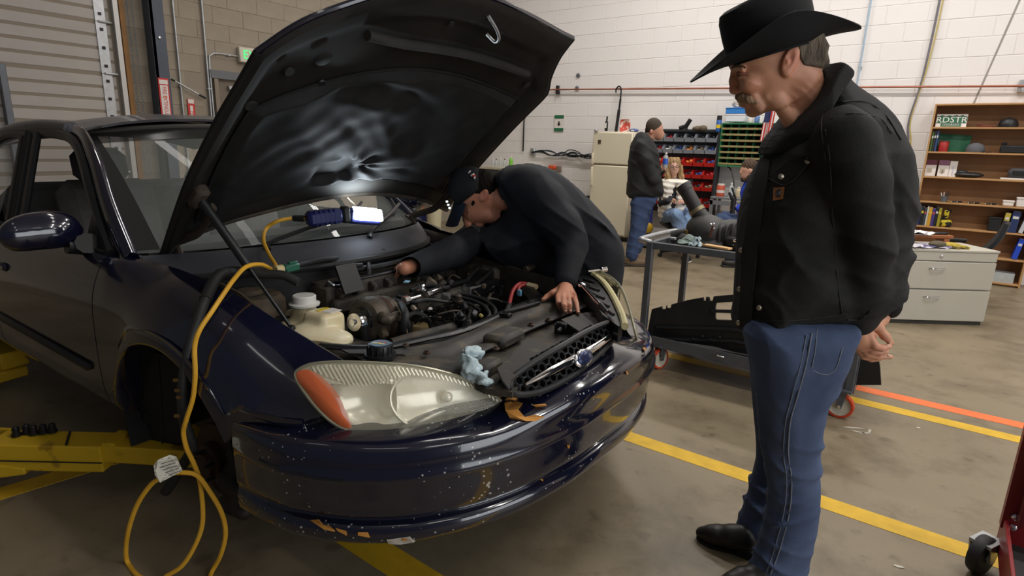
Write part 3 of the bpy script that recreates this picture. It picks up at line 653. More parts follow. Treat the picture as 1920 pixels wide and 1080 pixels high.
t = thing('plastic_bag', 'crumpled clear plastic bag heaped on the blue box', 'bag', (-2.66, 9.08, 2.10)); bm = MB().ball((-2.66, 9.08, 2.16), (.13, .09, .07), seg=18, rings=10); rng = random.Random(2)
bm.V = [v_+np.array([rng.uniform(-.012, .012) for _ in range(3)]) for v_ in bm.V]; bm.build('film', mat('bag_clear', srgb(215, 208, 200), .3, alpha=.75), t, angle=20)
MB().tube([(-2.6, 9.05, 2.2), (-2.58, 9.04, 2.25)], [.02, .03], 8).build('knot', MATS['bag_clear'], t)
t = thing('blue_can', 'narrow blue spray can with a black cap beside the green cabinet', 'can', (-2.925, 9.0, 1.756)); cb_ = (-2.925, 9.0, 1.756); MB().lathe([(.036, 0), (.038, .01), (.038, .16), (.022, .18)], 16, cb_).build('body', mat('can_blue', srgb(40, 90, 160), .35), t)
MB().lathe([(.036, .165), (.036, .225), (.03, .23)], 16, cb_).build('cap', M_black, t); MB().lathe([(.0385, .05), (.0385, .1)], 16, cb_, caps=False).build('band', mat('can_yel', srgb(220, 190, 50), .4), t)
bottle(-2.49, 9.03, 1.885, .035, .12, M_sgw, M_sgw, 'small white jar between the tub and the flag', 'jar'); bottle(-2.40, 9.03, 1.885, .035, .12, mat('jar_blue', srgb(100, 130, 180), .4), M_sgw, 'small pale blue jar behind the flag', 'jar')
fl = thing('flag', 'small striped flag with a blue star field on a stick beside the cabinet', 'flag', (-2.28, 8.9, 1.4)); a_ = np.array(W(1434, 262, 1, 8.88)); b_ = np.array(W(1446, 200, 1, 8.88))
MB().tube([np.array([-2.30, 8.965, 1.882]), b_], .007, 8).build('stick', mat('stick_wood', srgb(160, 120, 70), .6), fl); dv = (b_-a_); M_fb = mat('flag_blue', srgb(40, 48, 90), .7)
for k in range(9):
    x0 = k/9; c = a_+np.array([-.055+.13*x0, -.01-.02*math.sin(k*1.3), -.02+.02*x0]); m = M_red if k % 2 == 0 else M_sgw
    MB().tube([c, c+dv*(.55 if k < 6 else .9)], .009, 6).build('stripe', m, fl)
MB().grid([[a_+dv*(.52+.1*j)+np.array([-.06+.09*i/3, -.015-.015*math.sin(i*2), 0]) for i in range(4)] for j in range(5)], .004).build('canton', M_fb, fl)
# little grey stand below the cabinet
t = thing('work_stand', 'small grey steel stand below the green cabinet', 'stand', (-2.5, 8.8, 0)); M_st = mat('stand_grey', srgb(128, 130, 132), .5, .3)
x0, x1, zt = -2.82, -2.2, .82
MB().box(((x0+x1)/2, 8.85, zt), (x1-x0, .4, .03), bev=.005).build('top', M_st, t); MB().box(((x0+x1)/2, 8.66, zt-.07), (x1-x0, .02, .06)).build('rail', M_st, t, smooth=False)
for sx in (x0+.02, x1-.02):
    for sy in (8.67, 9.03): MB().box((sx, sy, .4), (.04, .04, .8)).build('leg', M_st, t, smooth=False)
t = thing('red_canister', 'red and white canister on the grey stand', 'can', (-2.73, 8.8, .835)); MB().lathe([(.055, 0), (.057, .01), (.057, .15), (.05, .16)], 16, (-2.73, 8.8, .836)).build('body', mat('canister', srgb(186, 82, 58), .4), t); MB().lathe([(.05, .155), (.05, .18)], 14, (-2.73, 8.8, .836)).build('lid', M_sgw, t); MB().lathe([(.0575, .05), (.0575, .09)], 16, (-2.73, 8.8, .836), caps=False).build('band', M_sgw, t)
bottle(-2.58, 8.8, .836, .035, .2, M_clear, M_sgw, 'clear bottle beside the red canister on the grey stand'); bottle(-2.48, 8.82, .836, .04, .15, mat('tan_jar', srgb(186, 172, 140), .4), M_sgw, 'tan jar on the grey stand', 'jar')
t = thing('stand_cord', 'black cord dropping from the green cabinet to the grey stand', 'cord', (-2.6, 8.9, .9)); MB().tube(crom([(-2.8, 9.2, 1.26), (-2.68, 9.0, 1.22), (-2.6, 8.95, 1.05), (-2.58, 8.93, .85)], 6), .009, 7).build('cable', M_black, t); MB().box((-2.58, 8.93, .86), (.03, .03, .05), bev=.005).build('plug', M_black, t)
# tan plank and blue hand truck by the refrigerator
t = thing('plank', 'tan plank leaning beside the refrigerator', 'board', (-3.95, 8.7, 0)); MB().box((-3.98, 8.72, .42), (.10, .03, .82), rotax((0, 1, 0), .12)@rotax((1, 0, 0), -.15), bev=.004).build('board', mat('plank_tan', srgb(190, 160, 104), .6, var=.12, scale=6, stretch=(6, 6, .6)), t); MB().box((-3.98, 8.70, .42), (.03, .004, .3), rotax((0, 1, 0), .12)@rotax((1, 0, 0), -.15)).build('knot_mark', mat('plank_dk', srgb(140, 110, 66), .6), t)
t = thing('floor_polisher', 'blue machine with yellow round cap beside the seated woman', 'machine', (-3.72, 8.55, 0)); MB().box((-3.76, 8.6, .35), (.14, .2, .7), bev=.04).build('body', mat('machine_blue', srgb(38, 54, 150), .4), t); MB().lathe([(.085, 0), (.085, .05), (.05, .07)], 16, (-3.66, 8.46, .30), (0, -1, .2)).build('cap', mat('machine_yel', srgb(214, 172, 40), .4), t)
MB().box((-3.74, 8.5, .03), (.3, .3, .06), bev=.02).build('foot', M_black, t)
# ---- bookcase
M_wood = mat('oak', srgb(158, 114, 72), .5, var=.14, scale=5, stretch=(.5, 6, 6)); M_woode = mat('oak_edge', srgb(178, 136, 90), .5, var=.1, scale=5)
M_woodb = mat('oak_back', srgb(142, 102, 66), .6, var=.12, scale=4, stretch=(1, 6, .6))
bx0, bx1, by0, by1 = -.345, .82, 9.02, 9.27; SH = [.03, .32, .63, .935, 1.24, 1.54, 1.83, 2.10]
bc = thing('bookcase', 'tall open oak bookcase against the white wall', 'bookcase', ((bx0+bx1)/2, 9.15, 0))
for x in (bx0+.009, bx1-.009): MB().box((x, (by0+by1)/2, 1.055), (.018, by1-by0, 2.11), bev=.002).build('side', M_woode, bc, smooth=False)
MB().box(((bx0+bx1)/2, by1-.004, 1.055), (bx1-bx0-.03, .008, 2.09)).build('back', M_woodb, bc, smooth=False)
for z in SH: MB().box(((bx0+bx1)/2, (by0+by1)/2, z), (bx1-bx0-.036, by1-by0-.006, .02), bev=.002).build('shelf', M_woode, bc, smooth=False)
MB().box(((bx0+bx1)/2, by0+.05, .012), (bx1-bx0-.04, .01, .024)).build('kick', M_wood, bc, smooth=False)
def onsh(u, v, k): p = W(u, v, 1, by0+.06); return p[0], SH[k]+.0105
# licence plate
x, z = onsh(1782, 236, 6); pl_ = thing('licence_plate', 'green and white RDSTR number plate on the top shelf', 'plate', (x, 9.08, z)); M_plg = mat('plate_green', srgb(30, 96, 66), .4); RT = rotax((1, 0, 0), -.15)
c = np.array([x, 9.1, z+.077]); MB().box(c, (.305, .004, .152), RT, bev=.0015).build('panel', M_sgw, pl_, smooth=False)
pk = [(-.150, -.03), (.150, -.03), (.150, .045), (.12, .052), (.10, .068), (.07, .05), (.04, .066), (.0, .05), (-.03, .064), (-.06, .05), (-.1, .066), (-.13, .05), (-.150, .056)]
MB().prism([c+RT@np.array([a, -.0035, b_]) for a, b_ in [(p_[0], p_[1]) for p_ in pk]], RT@np.array([0, -.002, 0])).build('field', M_plg, pl_, smooth=False)
MB().box(c+RT@np.array([0, -.004, -.052]), (.2, .003, .035), RT).build('lower_field', M_plg, pl_, smooth=False)
text('lettering', 'RDSTR', .098, c+RT@np.array([0, -.007, .006]), RT@RW, M_sgw, pl_, wide=1.05); text('lettering', 'COLORADO', .03, c+RT@np.array([0, -.007, -.052]), RT@RW, M_sgw, pl_)
# caps
def cap_(x, y, z, m, mb, lab, face, s=1., squash=1., name='baseball_cap'):
    t = thing(name, lab, 'cap', (x, y, z)); R = rotz(face)
    MB().lathe([(.09, 0), (.094, .02), (.09, .055), (.07, .09), (.035, .108), (.006, .113)], 20, (x, y, z)).build('crown', m, t)
    vis = [[np.array([x, y, z+.008])+R@np.array([.085+.075*j/3*(1-.25*abs(i-4)/4), (i-4)/4*.07, -.012*j/3*abs(i-4)/8]) for i in range(9)] for j in range(4)]
    MB().grid(vis, .004).build('visor', mb, t); MB().ball((x, y, z+.113), .008).build('button', mb, t); return t
x, z = onsh(1890, 238, 6); cap_(x, 9.12, z, M_black, M_black, 'black cap at the end of the top shelf', 3.3)
t = thing('cloth_strip', 'dull red cloth strip on the top shelf', 'cloth', (x-.22, 9.1, z)); MB().box((x-.2, 9.1, z+.012), (.18, .06, .022), rotz(.1), bev=.008).build('fabric', mat('cloth_red', srgb(110, 54, 44), .8), t); MB().box((x-.26, 9.09, z+.03), (.06, .05, .012), rotz(.4), bev=.005).build('fold', MATS['cloth_red'], t)
x, z = onsh(1830, 283, 5); cap_(x-.01, 9.12, z, mat('cap_grey', srgb(88, 88, 92), .8), M_black, 'grey cap with a black visor on the second shelf', -.25)
x, z = onsh(1768, 281, 5); t = thing('red_cup', 'red cylinder can on the second shelf', 'can', (x, 9.08, z)); MB().lathe([(.048, 0), (.05, .006), (.05, .115), (.046, .12)], 18, (x, 9.08, z)).build('body', mat('cup_red', srgb(160, 40, 36), .45), t); MB().lathe([(.052, .112), (.052, .124), (.04, .126)], 18, (x, 9.08, z)).build('rim', mat('cup_red2', srgb(130, 34, 32), .45), t)
t = thing('green_sheet', 'translucent green plastic sheet leaning at the back of the second shelf', 'sheet', (x+.1, 9.2, z)); MB().grid([[(x-.09+.33*i/6+.02*j/4, 9.2-.03*(1-j/4)+.01*math.sin(i*1.7), z+.22*j/4-.004*i) for i in range(7)] for j in range(5)], .004).build('film', mat('sheet_green', srgb(46, 108, 78), .25), t); MB().box((x+.08, 9.185, z+.1), (.05, .004, .03)).build('painted_glint', mat('sheet_lt', srgb(120, 160, 140), .3), t)  # small pale patch on the film is a glint put into the colour
x, z = onsh(1905, 285, 5); t = thing('black_case', 'long black case at the end of the second shelf', 'case', (x, 9.12, z)); MB().box((x+.03, 9.12, z+.045), (.36, .12, .09), bev=.012).build('body', M_black, t); MB().box((x-.12, 9.1, z+.105), (.05, .03, .035), bev=.006).build('clasp', M_blackm, t)
for i, (u, c_, h_) in enumerate(((1748, srgb(60, 90, 54), .245), (1753, srgb(36, 40, 46), .24), (1757, srgb(70, 84, 110), .245))): pass
def book(x, z, w_, h, d, col, lab, lean=0., y=9.07, group='books on the shelf', band=None, name='book'):
    t = thing(name, lab, 'book', (x, y, z), group); R = rotax((0, 1, 0), lean); m = mat('bk_%d_%d_%d' % tuple(int(q*999) for q in col), col, .55)
    o = np.array([x, y, z]); f = lambda a: o+R@np.array(a)
    up = abs(math.sin(lean))*w_/2+.001
    MB().box(f((0, d/2, h/2))+[0, 0, up], (w_, d, h), R, bev=.002).build('cover', m, t, smooth=False); MB().box(f((0, d/2+.003, h/2))+[0, 0, up], (w_*.8, d-.002, h+.0006), R).build('pages', M_sgw, t, smooth=False)
    MB().box(f((0, -.0005, h*.72))+[0, 0, up], (w_*.7, .002, h*.12), R).build('spine_label', mat('spine_'+(band or 'w'), {'w': (.6, .6, .58), 'y': srgb(210, 180, 60), 'o': srgb(190, 80, 60)}[band or 'w'], .5), t, smooth=False)
x, z = onsh(1750, 283, 5)
for i, (c_, h_) in enumerate(((srgb(70, 96, 40), .235), (srgb(40, 44, 44), .24), (srgb(52, 66, 110), .245))): book(bx0+.035+i*.024, z, .021, h_, .15, c_, ['dark green', 'charcoal', 'navy'][i]+' thin book at the end of the second shelf next to the side', 0, 9.05, 'thin books on the second shelf')
x, z = onsh(1745, 325, 4)
def folder(x, z, col, lab, lw=.11, h=.2, lean=.12, top=True):
    t = thing('brochure', lab, 'brochure', (x, 9.1, z), 'brochures on the third shelf'); R = rotax((1, 0, 0), -.12); c = np.array([x, 9.12, z+h/2])
    MB().box(c, (lw, .012, h), R, bev=.002).build('sheet', M_sgw, t, smooth=False)
    if top: MB().box(c+R@np.array([0, -.007, h*.34]), (lw, .003, h*.32), R).build('header', mat('hdr%d' % int(col[0]*999), col, .5), t, smooth=False); MB().box(c+R@np.array([-.01, -.008, -.03]), (.05, .002, .05), R).build('picture', mat('pic_grey', srgb(170, 160, 140), .5), t, smooth=False)
    else: MB().box(c+R@np.array([0, -.007, -.02]), (lw*.2, .003, h*.6), R).build('header', mat('pic_lav', srgb(190, 186, 200), .5), t, smooth=False)
    return t, c, R
folder(-.27, z, srgb(96, 36, 52), 'white brochure with a maroon top band on the third shelf')
t, c, R = folder(-.14, z, srgb(122, 76, 96), 'white brochure with a mauve band and a J mark on the third shelf'); text('lettering', 'J', .05, c+R@np.array([-.005, -.011, -.04]), R@RW, M_black, t)
folder(-.045, z, srgb(120, 76, 96), 'plain pale brochure beside the black pouch on the third shelf', .075, .19, top=False)
t = thing('black_pouch', 'crumpled black pouch on the third shelf', 'pouch', (.12, 9.12, z)); MB().ball((.12, 9.12, z+.035), (.15, .07, .035)).build('body', M_black, t); MB().ball((.05, 9.12, z+.06), (.06, .04, .03)).build('flap', M_black, t)
t = thing('grey_pouch', 'dark grey pack on a white paper at the end of the third shelf', 'pouch', (.55, 9.12, z)); MB().box((.58, 9.12, z+.075), (.2, .12, .12), bev=.03).build('body', mat('pack_grey', srgb(62, 60, 62), .7), t); MB().box((.56, 9.12, z+.01), (.28, .16, .02), bev=.003).build('paper_stack', M_sgw, t); MB().box((.58, 9.055, z+.08), (.12, .01, .05), bev=.004).build('pocket', M_black, t)
x, z = onsh(1770, 372, 3); t = thing('pen_cup', 'silver mesh cup full of white pens on the fourth shelf', 'cup', (x, 9.1, z)); MB().lathe([(.035, 0), (.042, .07), (.040, .07), (.034, .006)], 18, (x, 9.1, z)).build('cup', M_steel, t); rng = random.Random(4)
for i in range(7): a = i*.9; MB().tube([(x+.012*math.cos(a), 9.1+.012*math.sin(a), z+.02), (x+.045*math.cos(a), 9.1+.03*math.sin(a), z+.11+.02*rng.random())], .0055, 6).build('pen', M_sgw if i % 3 else M_black, t)
for i in range(9):
    x = -.02+.055*i; t = thing('sparkplug', 'small dark metal part on the fourth shelf, '+['first', 'second', 'third', 'fourth', 'fifth', 'sixth', 'seventh', 'eighth', 'ninth'][i]+' from the pen cup', 'part', (x, 9.09, z), 'small metal parts along the fourth shelf'); MB().tube([(x-.02, 9.09, z+.012), (x+.022, 9.085+.01*(i % 3), z+.012)], [.011, .008], 8).build('shell', M_blackm if i % 3 else mat('brass_d', srgb(120, 92, 52), .4, .6), t); MB().tube([(x+.018, 9.087+.01*(i % 3), z+.012), (x+.03, 9.084+.01*(i % 3), z+.012)], .004, 6).build('tip', M_galv, t)
carton('paper_box', (.545, 9.1, z+.03), (.10, .1, .055), M_sgw, 'flat white carton on the fourth shelf', M_sgw); carton('paper_box', (.68, 9.1, z+.05), (.13, .12, .10), M_sgw, 'taller white carton at the end of the fourth shelf', M_sgw)
z = SH[2]+.0105; z2 = SH[2]+.0105
cols = [srgb(34, 44, 110), srgb(28, 30, 36), srgb(58, 60, 66), srgb(200, 198, 190), srgb(196, 148, 44), srgb(66, 52, 120), srgb(30, 30, 32), srgb(150, 140, 40)]; labs = ['dark blue', 'black', 'charcoal', 'thin white', 'orange yellow', 'violet', 'slim black', 'olive yellow']; x = bx0+.03
for i, c_ in enumerate(cols):
    wd = [.034, .03, .025, .016, .036, .03, .03, .03][i]; book(x+wd/2, z, wd, .24-.01*(i % 3), .17, c_, labs[i]+' manual standing on the fifth shelf', 0, 9.045, 'manuals on the fifth shelf', 'wyo'[i % 3]); x += wd+.002
t = thing('power_tool', 'black and yellow tool lying beside the manuals', 'tool', (x+.06, 9.1, z)); MB().box((x+.06, 9.1, z+.045), (.12, .12, .09), bev=.02).build('body', mat('tool_yel', srgb(190, 170, 40), .4, col2=(.015, .015, .015), thr=.48, scale=16), t); MB().tube([(x+.03, 9.08, z+.08), (x+.07, 9.08, z+.22)], [.025, .03], 10).build('handle', M_black, t); MB().box((x+.05, 9.06, z+.16), (.05, .04, .1), bev=.01).build('motor', MATS['tool_yel'], t)
carton('black_box', (.46, 9.12, z2+.08), (.12, .14, .155), M_black, 'black carton on the fifth shelf beside the yellow book', M_black)
book(.555, z2, .05, .225, .17, srgb(178, 158, 58), 'thick yellow book on the fifth shelf', .06, 9.05, 'large books on the fifth shelf'); book(.63, z2, .075, .245, .18, srgb(34, 50, 92), 'thick navy book on the fifth shelf', .06, 9.05, 'large books on the fifth shelf'); book(.71, z2, .04, .22, .17, srgb(190, 192, 196), 'pale grey leaning book on the fifth shelf', .2, 9.05, 'large books on the fifth shelf'); book(.765, z2, .03, .2, .17, srgb(28, 30, 36), 'black book against the side of the fifth shelf', .12, 9.05, 'large books on the fifth shelf')
z = SH[1]+.0105; book(.71, z, .05, .245, .18, srgb(30, 70, 190), 'bright blue binder on the sixth shelf', .14, 9.05, 'binder', name='binder')
t = thing('plastic_tray', 'clear plastic tray of parts on the bottom shelf', 'tray', (.55, 9.12, SH[0]+.011)); z = SH[0]+.011
for c, d in (((.55, 9.06, z+.06), (.4, .004, .12)), ((.55, 9.2, z+.06), (.4, .004, .12)), ((.35, 9.13, z+.06), (.004, .14, .12)), ((.75, 9.13, z+.06), (.004, .14, .12)), ((.55, 9.13, z+.002), (.4, .14, .004))): MB().box(c, d).build('wall', M_clear, t, smooth=False)
for i in range(8): MB().box((.4+.04*i, 9.13, z+.05), (.05, .08, .03), rotax((1, .3*i, .5), i), bev=.006).build('part_piece', M_steel if i % 2 else M_sgw, t)
# ================================================================ filing cabinet and desk things (turned to the room's diagonal)
fa = math.atan2(.51, .69); RF = rotz(fa); M_fc = mat('file_grey', srgb(186, 181, 168), .45, var=.02, scale=3); M_fcd = mat('file_gap', srgb(60, 58, 54), .6)
p0, p1 = np.array([-.40, 6.075, 0]), np.array([.415, 6.68, 0]); fw_ = np.linalg.norm(p1-p0); fa = math.atan2(p1[1]-p0[1], p1[0]-p0[0]); RF = rotz(fa); fd = .46; fh = .68
FO = (p0+p1)/2
def fl_(x, y, z): return FO+RF@np.array([x, y, z])
fc = thing('filing_cabinet', 'putty grey two drawer lateral filing cabinet', 'cabinet', fl_(0, fd/2, 0))
MB().box(fl_(0, fd/2+.012, fh/2+.01), (fw_, fd-.02, fh-.02), RF, bev=.003).build('carcass', M_fc, fc, smooth=False); MB().box(fl_(0, fd/2, fh-.004), (fw_+.01, fd+.02, .022), RF, bev=.004).build('top', M_fc, fc, smooth=False)
MB().box(fl_(0, .004, fh-.055), (fw_-.012, .02, .075), RF, bev=.003).build('lock_rail', M_fc, fc, smooth=False)
for z0, z1 in ((.33, fh-.1), (.035, .322)):
    d = MB().box(fl_(0, .002, (z0+z1)/2), (fw_-.012, .024, z1-z0-.006), RF, bev=.003).build('drawer', M_fc, fc, smooth=False)
    h = MB().tube(crom([fl_(-.02+a, y, z1-.06+zz) for a, y, zz in ((-.065, -.008, .004), (-.06, -.03, 0), (-.03, -.036, -.004), (.03, -.036, -.004), (.06, -.03, 0), (.065, -.008, .004))], 4), .007, 8)
    h.build('handle', M_chrome, d)
MB().lathe([(.013, 0), (.013, .01), (.006, .014)], 12, fl_(0, -.006, fh-.05), RF@np.array([0, -1, 0])).build('lock', M_chrome, fc); MB().box(fl_(0, .02, .015), (fw_-.03, .02, .03), RF).build('plinth', M_fcd, fc, smooth=False)
zt = fh+.008
def sheet(c, d, ang, m, name, lab, cat, lift=.012, n=7):
    R = RF@rotz(ang); rng = random.Random(int(c[0]*1000)+7); base = fl_(*c); t = thing(name, lab, cat, base)
    P = [[base+R@np.array([d[0]*(i/n-.5), d[1]*(j/4-.5), .004+lift*(math.sin(i*1.9+j)+1)*.5]) for i in range(n+1)] for j in range(5)]
    MB().grid(P, .003).build('page', m, t); MB().box(base+R@np.array([0, 0, .0035]), (d[0]*.9, d[1]*.9, .003), R).build('under_page', M_sgw, t, smooth=False); return t
M_paper = mat('paper', srgb(222, 220, 216), .6, col2=srgb(120, 116, 130), thr=.56, scale=24); M_mag = mat('magazine', srgb(196, 192, 200), .5, col2=srgb(88, 80, 116), thr=.5, scale=18)
sheet((-.09, .12, zt), (.36, .24), .1, M_mag, 'magazine', 'printed magazine with purple pictures on the filing cabinet below the plank', 'magazine', .02)
bd = thing('wood_plank', 'long brown wooden plank lying over the papers on the filing cabinet', 'board', fl_(-.1, .3, zt+.06)); MB().box(fl_(-.08, .32, zt+.075), (.72, .12, .028), RF, bev=.004).build('board', mat('plank_brown', srgb(142, 84, 46), .5, var=.15, scale=5, stretch=(1, 8, 8)), bd, smooth=False)
MB().box(fl_(-.42, .32, zt+.03), (.05, .12, .06), RF).build('cleat', MATS['plank_brown'], bd, smooth=False); MB().box(fl_(.22, .32, zt+.03), (.05, .12, .06), RF).build('cleat', MATS['plank_brown'], bd, smooth=False)
sheet((-.10, .32, zt+.09), (.34, .2), -.1, M_paper, 'paper_stack', 'loose white papers lying on the brown plank', 'papers', .03)
t = thing('tape_tool', 'flat black tool lying on the brown plank', 'tool', fl_(.08, .32, zt+.09)); MB().box(fl_(.17, .33, zt+.100), (.18, .06, .02), RF@rotz(.05), bev=.008).build('body', M_black, t); MB().box(fl_(.24, .33, zt+.104), (.04, .05, .016), RF, bev=.006).build('grip', M_blackm, t)
def glove(c, lab):
    t = thing('work_glove', lab, 'glove', fl_(*c)); M_gl = mat('glove_yel', srgb(172, 148, 52), .75, col2=srgb(94, 84, 58), thr=.54, scale=9)
    bm = MB(); bm.ball(fl_(c[0]+.06, c[1], c[2]+.026), (.085, .05, .025), RF@rotz(-.2))
    for i in range(4): bm.tube([fl_(c[0]+.11, c[1]-.03+.02*i, c[2]+.022), fl_(c[0]+.16, c[1]-.05+.022*i, c[2]+.018), fl_(c[0]+.19+.01*(i % 2), c[1]-.06+.022*i, c[2]+.012)], [.013, .013, .010], 8)
    bm.tube([fl_(c[0]+.05, c[1]-.05, c[2]+.02), fl_(c[0]+.09, c[1]-.09, c[2]+.015)], [.014, .012], 8); bm.build('palm', M_gl, t)
    MB().ball(fl_(c[0]-.05, c[1]+.01, c[2]+.03), (.08, .055, .03), RF@rotz(.1)).build('cuff', mat('glove_cuff', srgb(86, 78, 58), .8), t)
glove((.08, .10, zt), 'yellow and brown work glove on the front of the filing cabinet')
# office chair behind it
M_mesh = mat('chair_black', srgb(26, 28, 33), .6)
cx, cy = .33, 7.35
def office_chair(name, lab, x, y, face, back_lean=.12, seat_h=.47, bh=.5):
    t = thing(name, lab, 'chair', (x, y, 0)); R = rotz(face); f = lambda a, b_, c: np.array([x, y, 0])+R@np.array([a, b_, c])
    for k in range(5):
        a = k*2*math.pi/5+.3; e = np.array([math.cos(a), math.sin(a), 0])*.28
        MB().tube([f(0, 0, .10), f(e[0], e[1], .075)], [.028, .018], 8).build('leg', M_black, t)
        w_ = MB().lathe([(.006, -.018), (.028, -.016), (.028, .016), (.006, .018)], 14, f(e[0], e[1], .028), R@np.array([-e[1], e[0], 0])); w_.build('caster', M_black, t)
    MB().tube([f(0, 0, .09), f(0, 0, seat_h-.05)], .028, 12).build('gas_column', M_blackm, t)
    MB().box(f(0, 0, seat_h), (.48, .48, .08), R, bev=.035).build('seat', M_mesh, t)
    P = [[f(.23*s*(1-.15*abs(k/6-.5)), -.24-.02*(1-s*s)-back_lean*k/6-.05*math.sin(k/6*3), seat_h+.12+bh*k/6) for s in np.linspace(-1, 1, 9)] for k in range(7)]
    MB().grid(P, .035).build('backrest', M_mesh, t); MB().tube(crom([f(0, -.05, seat_h-.03), f(0, -.3, seat_h), f(0, -.33, seat_h+.25)], 5), .02, 8).build('back_bar', M_black, t)
    return t, f
t, f = office_chair('office_chair', 'black office chair tucked behind the filing cabinet', D(1778, 440, 6.0)[0], D(1778, 440, 6.0)[1], math.atan2(ray(1820, 440)[1], ray(1820, 440)[0]), .20, .36, .40)
for s in (-1, 1): MB().tube(crom([f(s*.24, .05, .40), f(s*.30, .05, .52), f(s*.29, .0, .62), f(s*.27, -.16, .64)], 4), .022, 8).build('armrest', M_black, t)
# ================================================================ steel parts cart
M_cart = mat('cart_steel', srgb(92, 94, 98), .42, .35, var=.10, scale=9); M_cartd = mat('cart_dark', srgb(58, 59, 62), .5, .3, var=.15, scale=12)
ct = thing('parts_cart', 'grey welded steel parts cart behind the man in the hat', 'cart', (-.92, 4.0, 0)); X0, X1, Y0, Y1, ZT, ZS = -1.555, -.29, 3.66, 4.34, .87, .20
for y in (Y0, Y1): MB().box(((X0+X1)/2, y, ZT-.022), (X1-X0, .035, .045), bev=.003).build('top_rail', M_cart, ct, smooth=False)
for x in (X0, X1): MB().box((x, (Y0+Y1)/2, ZT-.022), (.035, Y1-Y0, .045), bev=.003).build('top_rail', M_cart, ct, smooth=False)
MB().box(((X0+X1)/2, (Y0+Y1)/2, ZT-.045), (X1-X0-.03, Y1-Y0-.03, .006)).build('top_tray', M_cartd, ct, smooth=False)
for x in (X0, X1):
    for y in (Y0, Y1): MB().box((x, y, (ZT+.17)/2), (.042, .042, ZT-.17), bev=.003).build('leg', M_cart, ct, smooth=False)
MB().box(((X0+X1)/2, (Y0+Y1)/2, ZS), (X1-X0, Y1-Y0, .006)).build('lower_tray', M_cartd, ct, smooth=False)
for y in (Y0-.015, Y1+.015): MB().box(((X0+X1)/2, y, ZS-.005), (X1-X0+.04, .006, .075), bev=.002).build('tray_lip', M_cart, ct, smooth=False)
MB().prism([(X1+.02, Y0, .15), (X1+.02, Y0, .40), (X1+.02, Y0+.20, .2), (X1+.02, Y0+.20, .15)], (.006, 0, 0)).build('gusset', M_cart, ct, smooth=False)
MB().tube(crom([(X0, Y0+.02, ZT-.01), (X0-.07, Y0+.05, ZT-.005), (X0-.10, Y0+.10, ZT), (X0-.10, Y1-.1, ZT), (X0-.06, Y1-.03, ZT), (X0, Y1, ZT)], 5), .019, 10).build('push_handle', M_galv, ct)
M_ured = mat('urethane', srgb(190, 66, 32), .5, var=.1); M_hub = mat('hub', srgb(192, 184, 166), .5, var=.1)
def caster(x, y, big, par, yaw=0., r=.074):
    R = rotz(yaw); f = lambda a, b_, c: np.array([x, y, 0])+R@np.array([a, b_, c])
    wh = MB().lathe([(r*.78, -.018), (r*.95, -.018), (r, -.012), (r, .012), (r*.95, .018), (r*.78, .018)], 26, f(0, 0, r), R@np.array([0, 1, 0]), caps=False).build('wheel', M_ured, par)
    MB().lathe([(.0, -.017), (.012, -.02), (.014, -.012), (r*.6, -.010), (r*.8, -.016), (r*.8, .016), (r*.6, .010), (.014, .012), (0, .02)], 24, f(0, 0, r), R@np.array([0, 1, 0]), caps=False).build('hub', M_hub, wh)
    fk = MB().box(f(0, 0, r*2+.022), (.10, .08, .010), R)
    for s in (-1, 1): fk.prism([f(-.022, s*.026, r*2+.02), f(.03, s*.026, r*2+.02), f(.012, s*.026, r-.01), f(-.012, s*.026, r-.01)], R@np.array([0, .004*s, 0]))
    fk.build('fork', M_cart, par, smooth=False); MB().lathe([(.009, -.034), (.009, .034)], 8, f(0, 0, r), R@np.array([0, 1, 0])).build('axle', M_chrome, par)
caster(-.32, 3.64, 1, ct); caster(-1.43, 3.68, 1, ct, 1.2); caster(-.35, 4.3, 1, ct, .3); caster(-1.45, 4.3, 1, ct, .5)
# black radiator support panel standing on the lower tray
q = lambda u, v, y=3.72: W(u, v, 1, y)
rp = thing('radiator_panel', 'long black sheet metal car panel with slots lying in the lower tray of the cart', 'panel', q(1400, 640))
top = [(1214, 622), (1222, 580), (1240, 575), (1241, 580), (1248, 580), (1249, 573), (1250, 578), (1257, 578), (1259, 571), (1290, 563), (1318, 558), (1319, 565), (1323, 564), (1324, 557), (1329, 558), (1331, 565), (1336, 564), (1338, 556), (1376, 553), (1440, 556), (1520, 566), (1600, 590), (1640, 622), (1650, 690), (1652, 722)]
bot = [(1606, 722), (1560, 706), (1500, 690), (1420, 668), (1340, 650), (1270, 640), (1214, 634)]
hole = [(1341, 572), (1345, 569), (1500, 572), (1500, 582), (1345, 581), (1341, 577)]
# two bands so the slots stay real openings
P_top = [q(u, v) for u, v in top]
up = [q(u, v) for u, v in top[:19]]+[q(1376, 566), q(1343, 568), q(1341, 575), q(1341, 596), q(1343, 600), q(1376, 601)]+[q(1376, 660)]+[q(u, v) for u, v in ((1340, 650), (1270, 640), (1214, 634))]
bm = MB().prism(up, (0, .02, 0)).prism([q(1376, 553), q(1440, 556), q(1520, 566), q(1600, 590), q(1640, 622), q(1650, 690), q(1652, 722), q(1606, 722), q(1560, 706), q(1500, 690), q(1420, 668), q(1376, 660), q(1376, 601), q(1520, 604), q(1520, 576), q(1376, 566)], (0, .02, 0))
M_rp = mat('panel_black', (.014, .014, .015), .4, var=.3, scale=6); bm.build('sheet', M_rp, rp, smooth=False)
MB().tube([q(1334, 583), q(1376, 584), q(1526, 592)], .011, 8).build('slot_bar', M_rp, rp, smooth=False)
for v0, hh in ((618, .035), (640, .05)): MB().tube([q(1232, v0-4, 3.71), q(1376, v0, 3.71), q(1560, v0+38, 3.71)], .014, 8).build('rib', M_rp, rp)
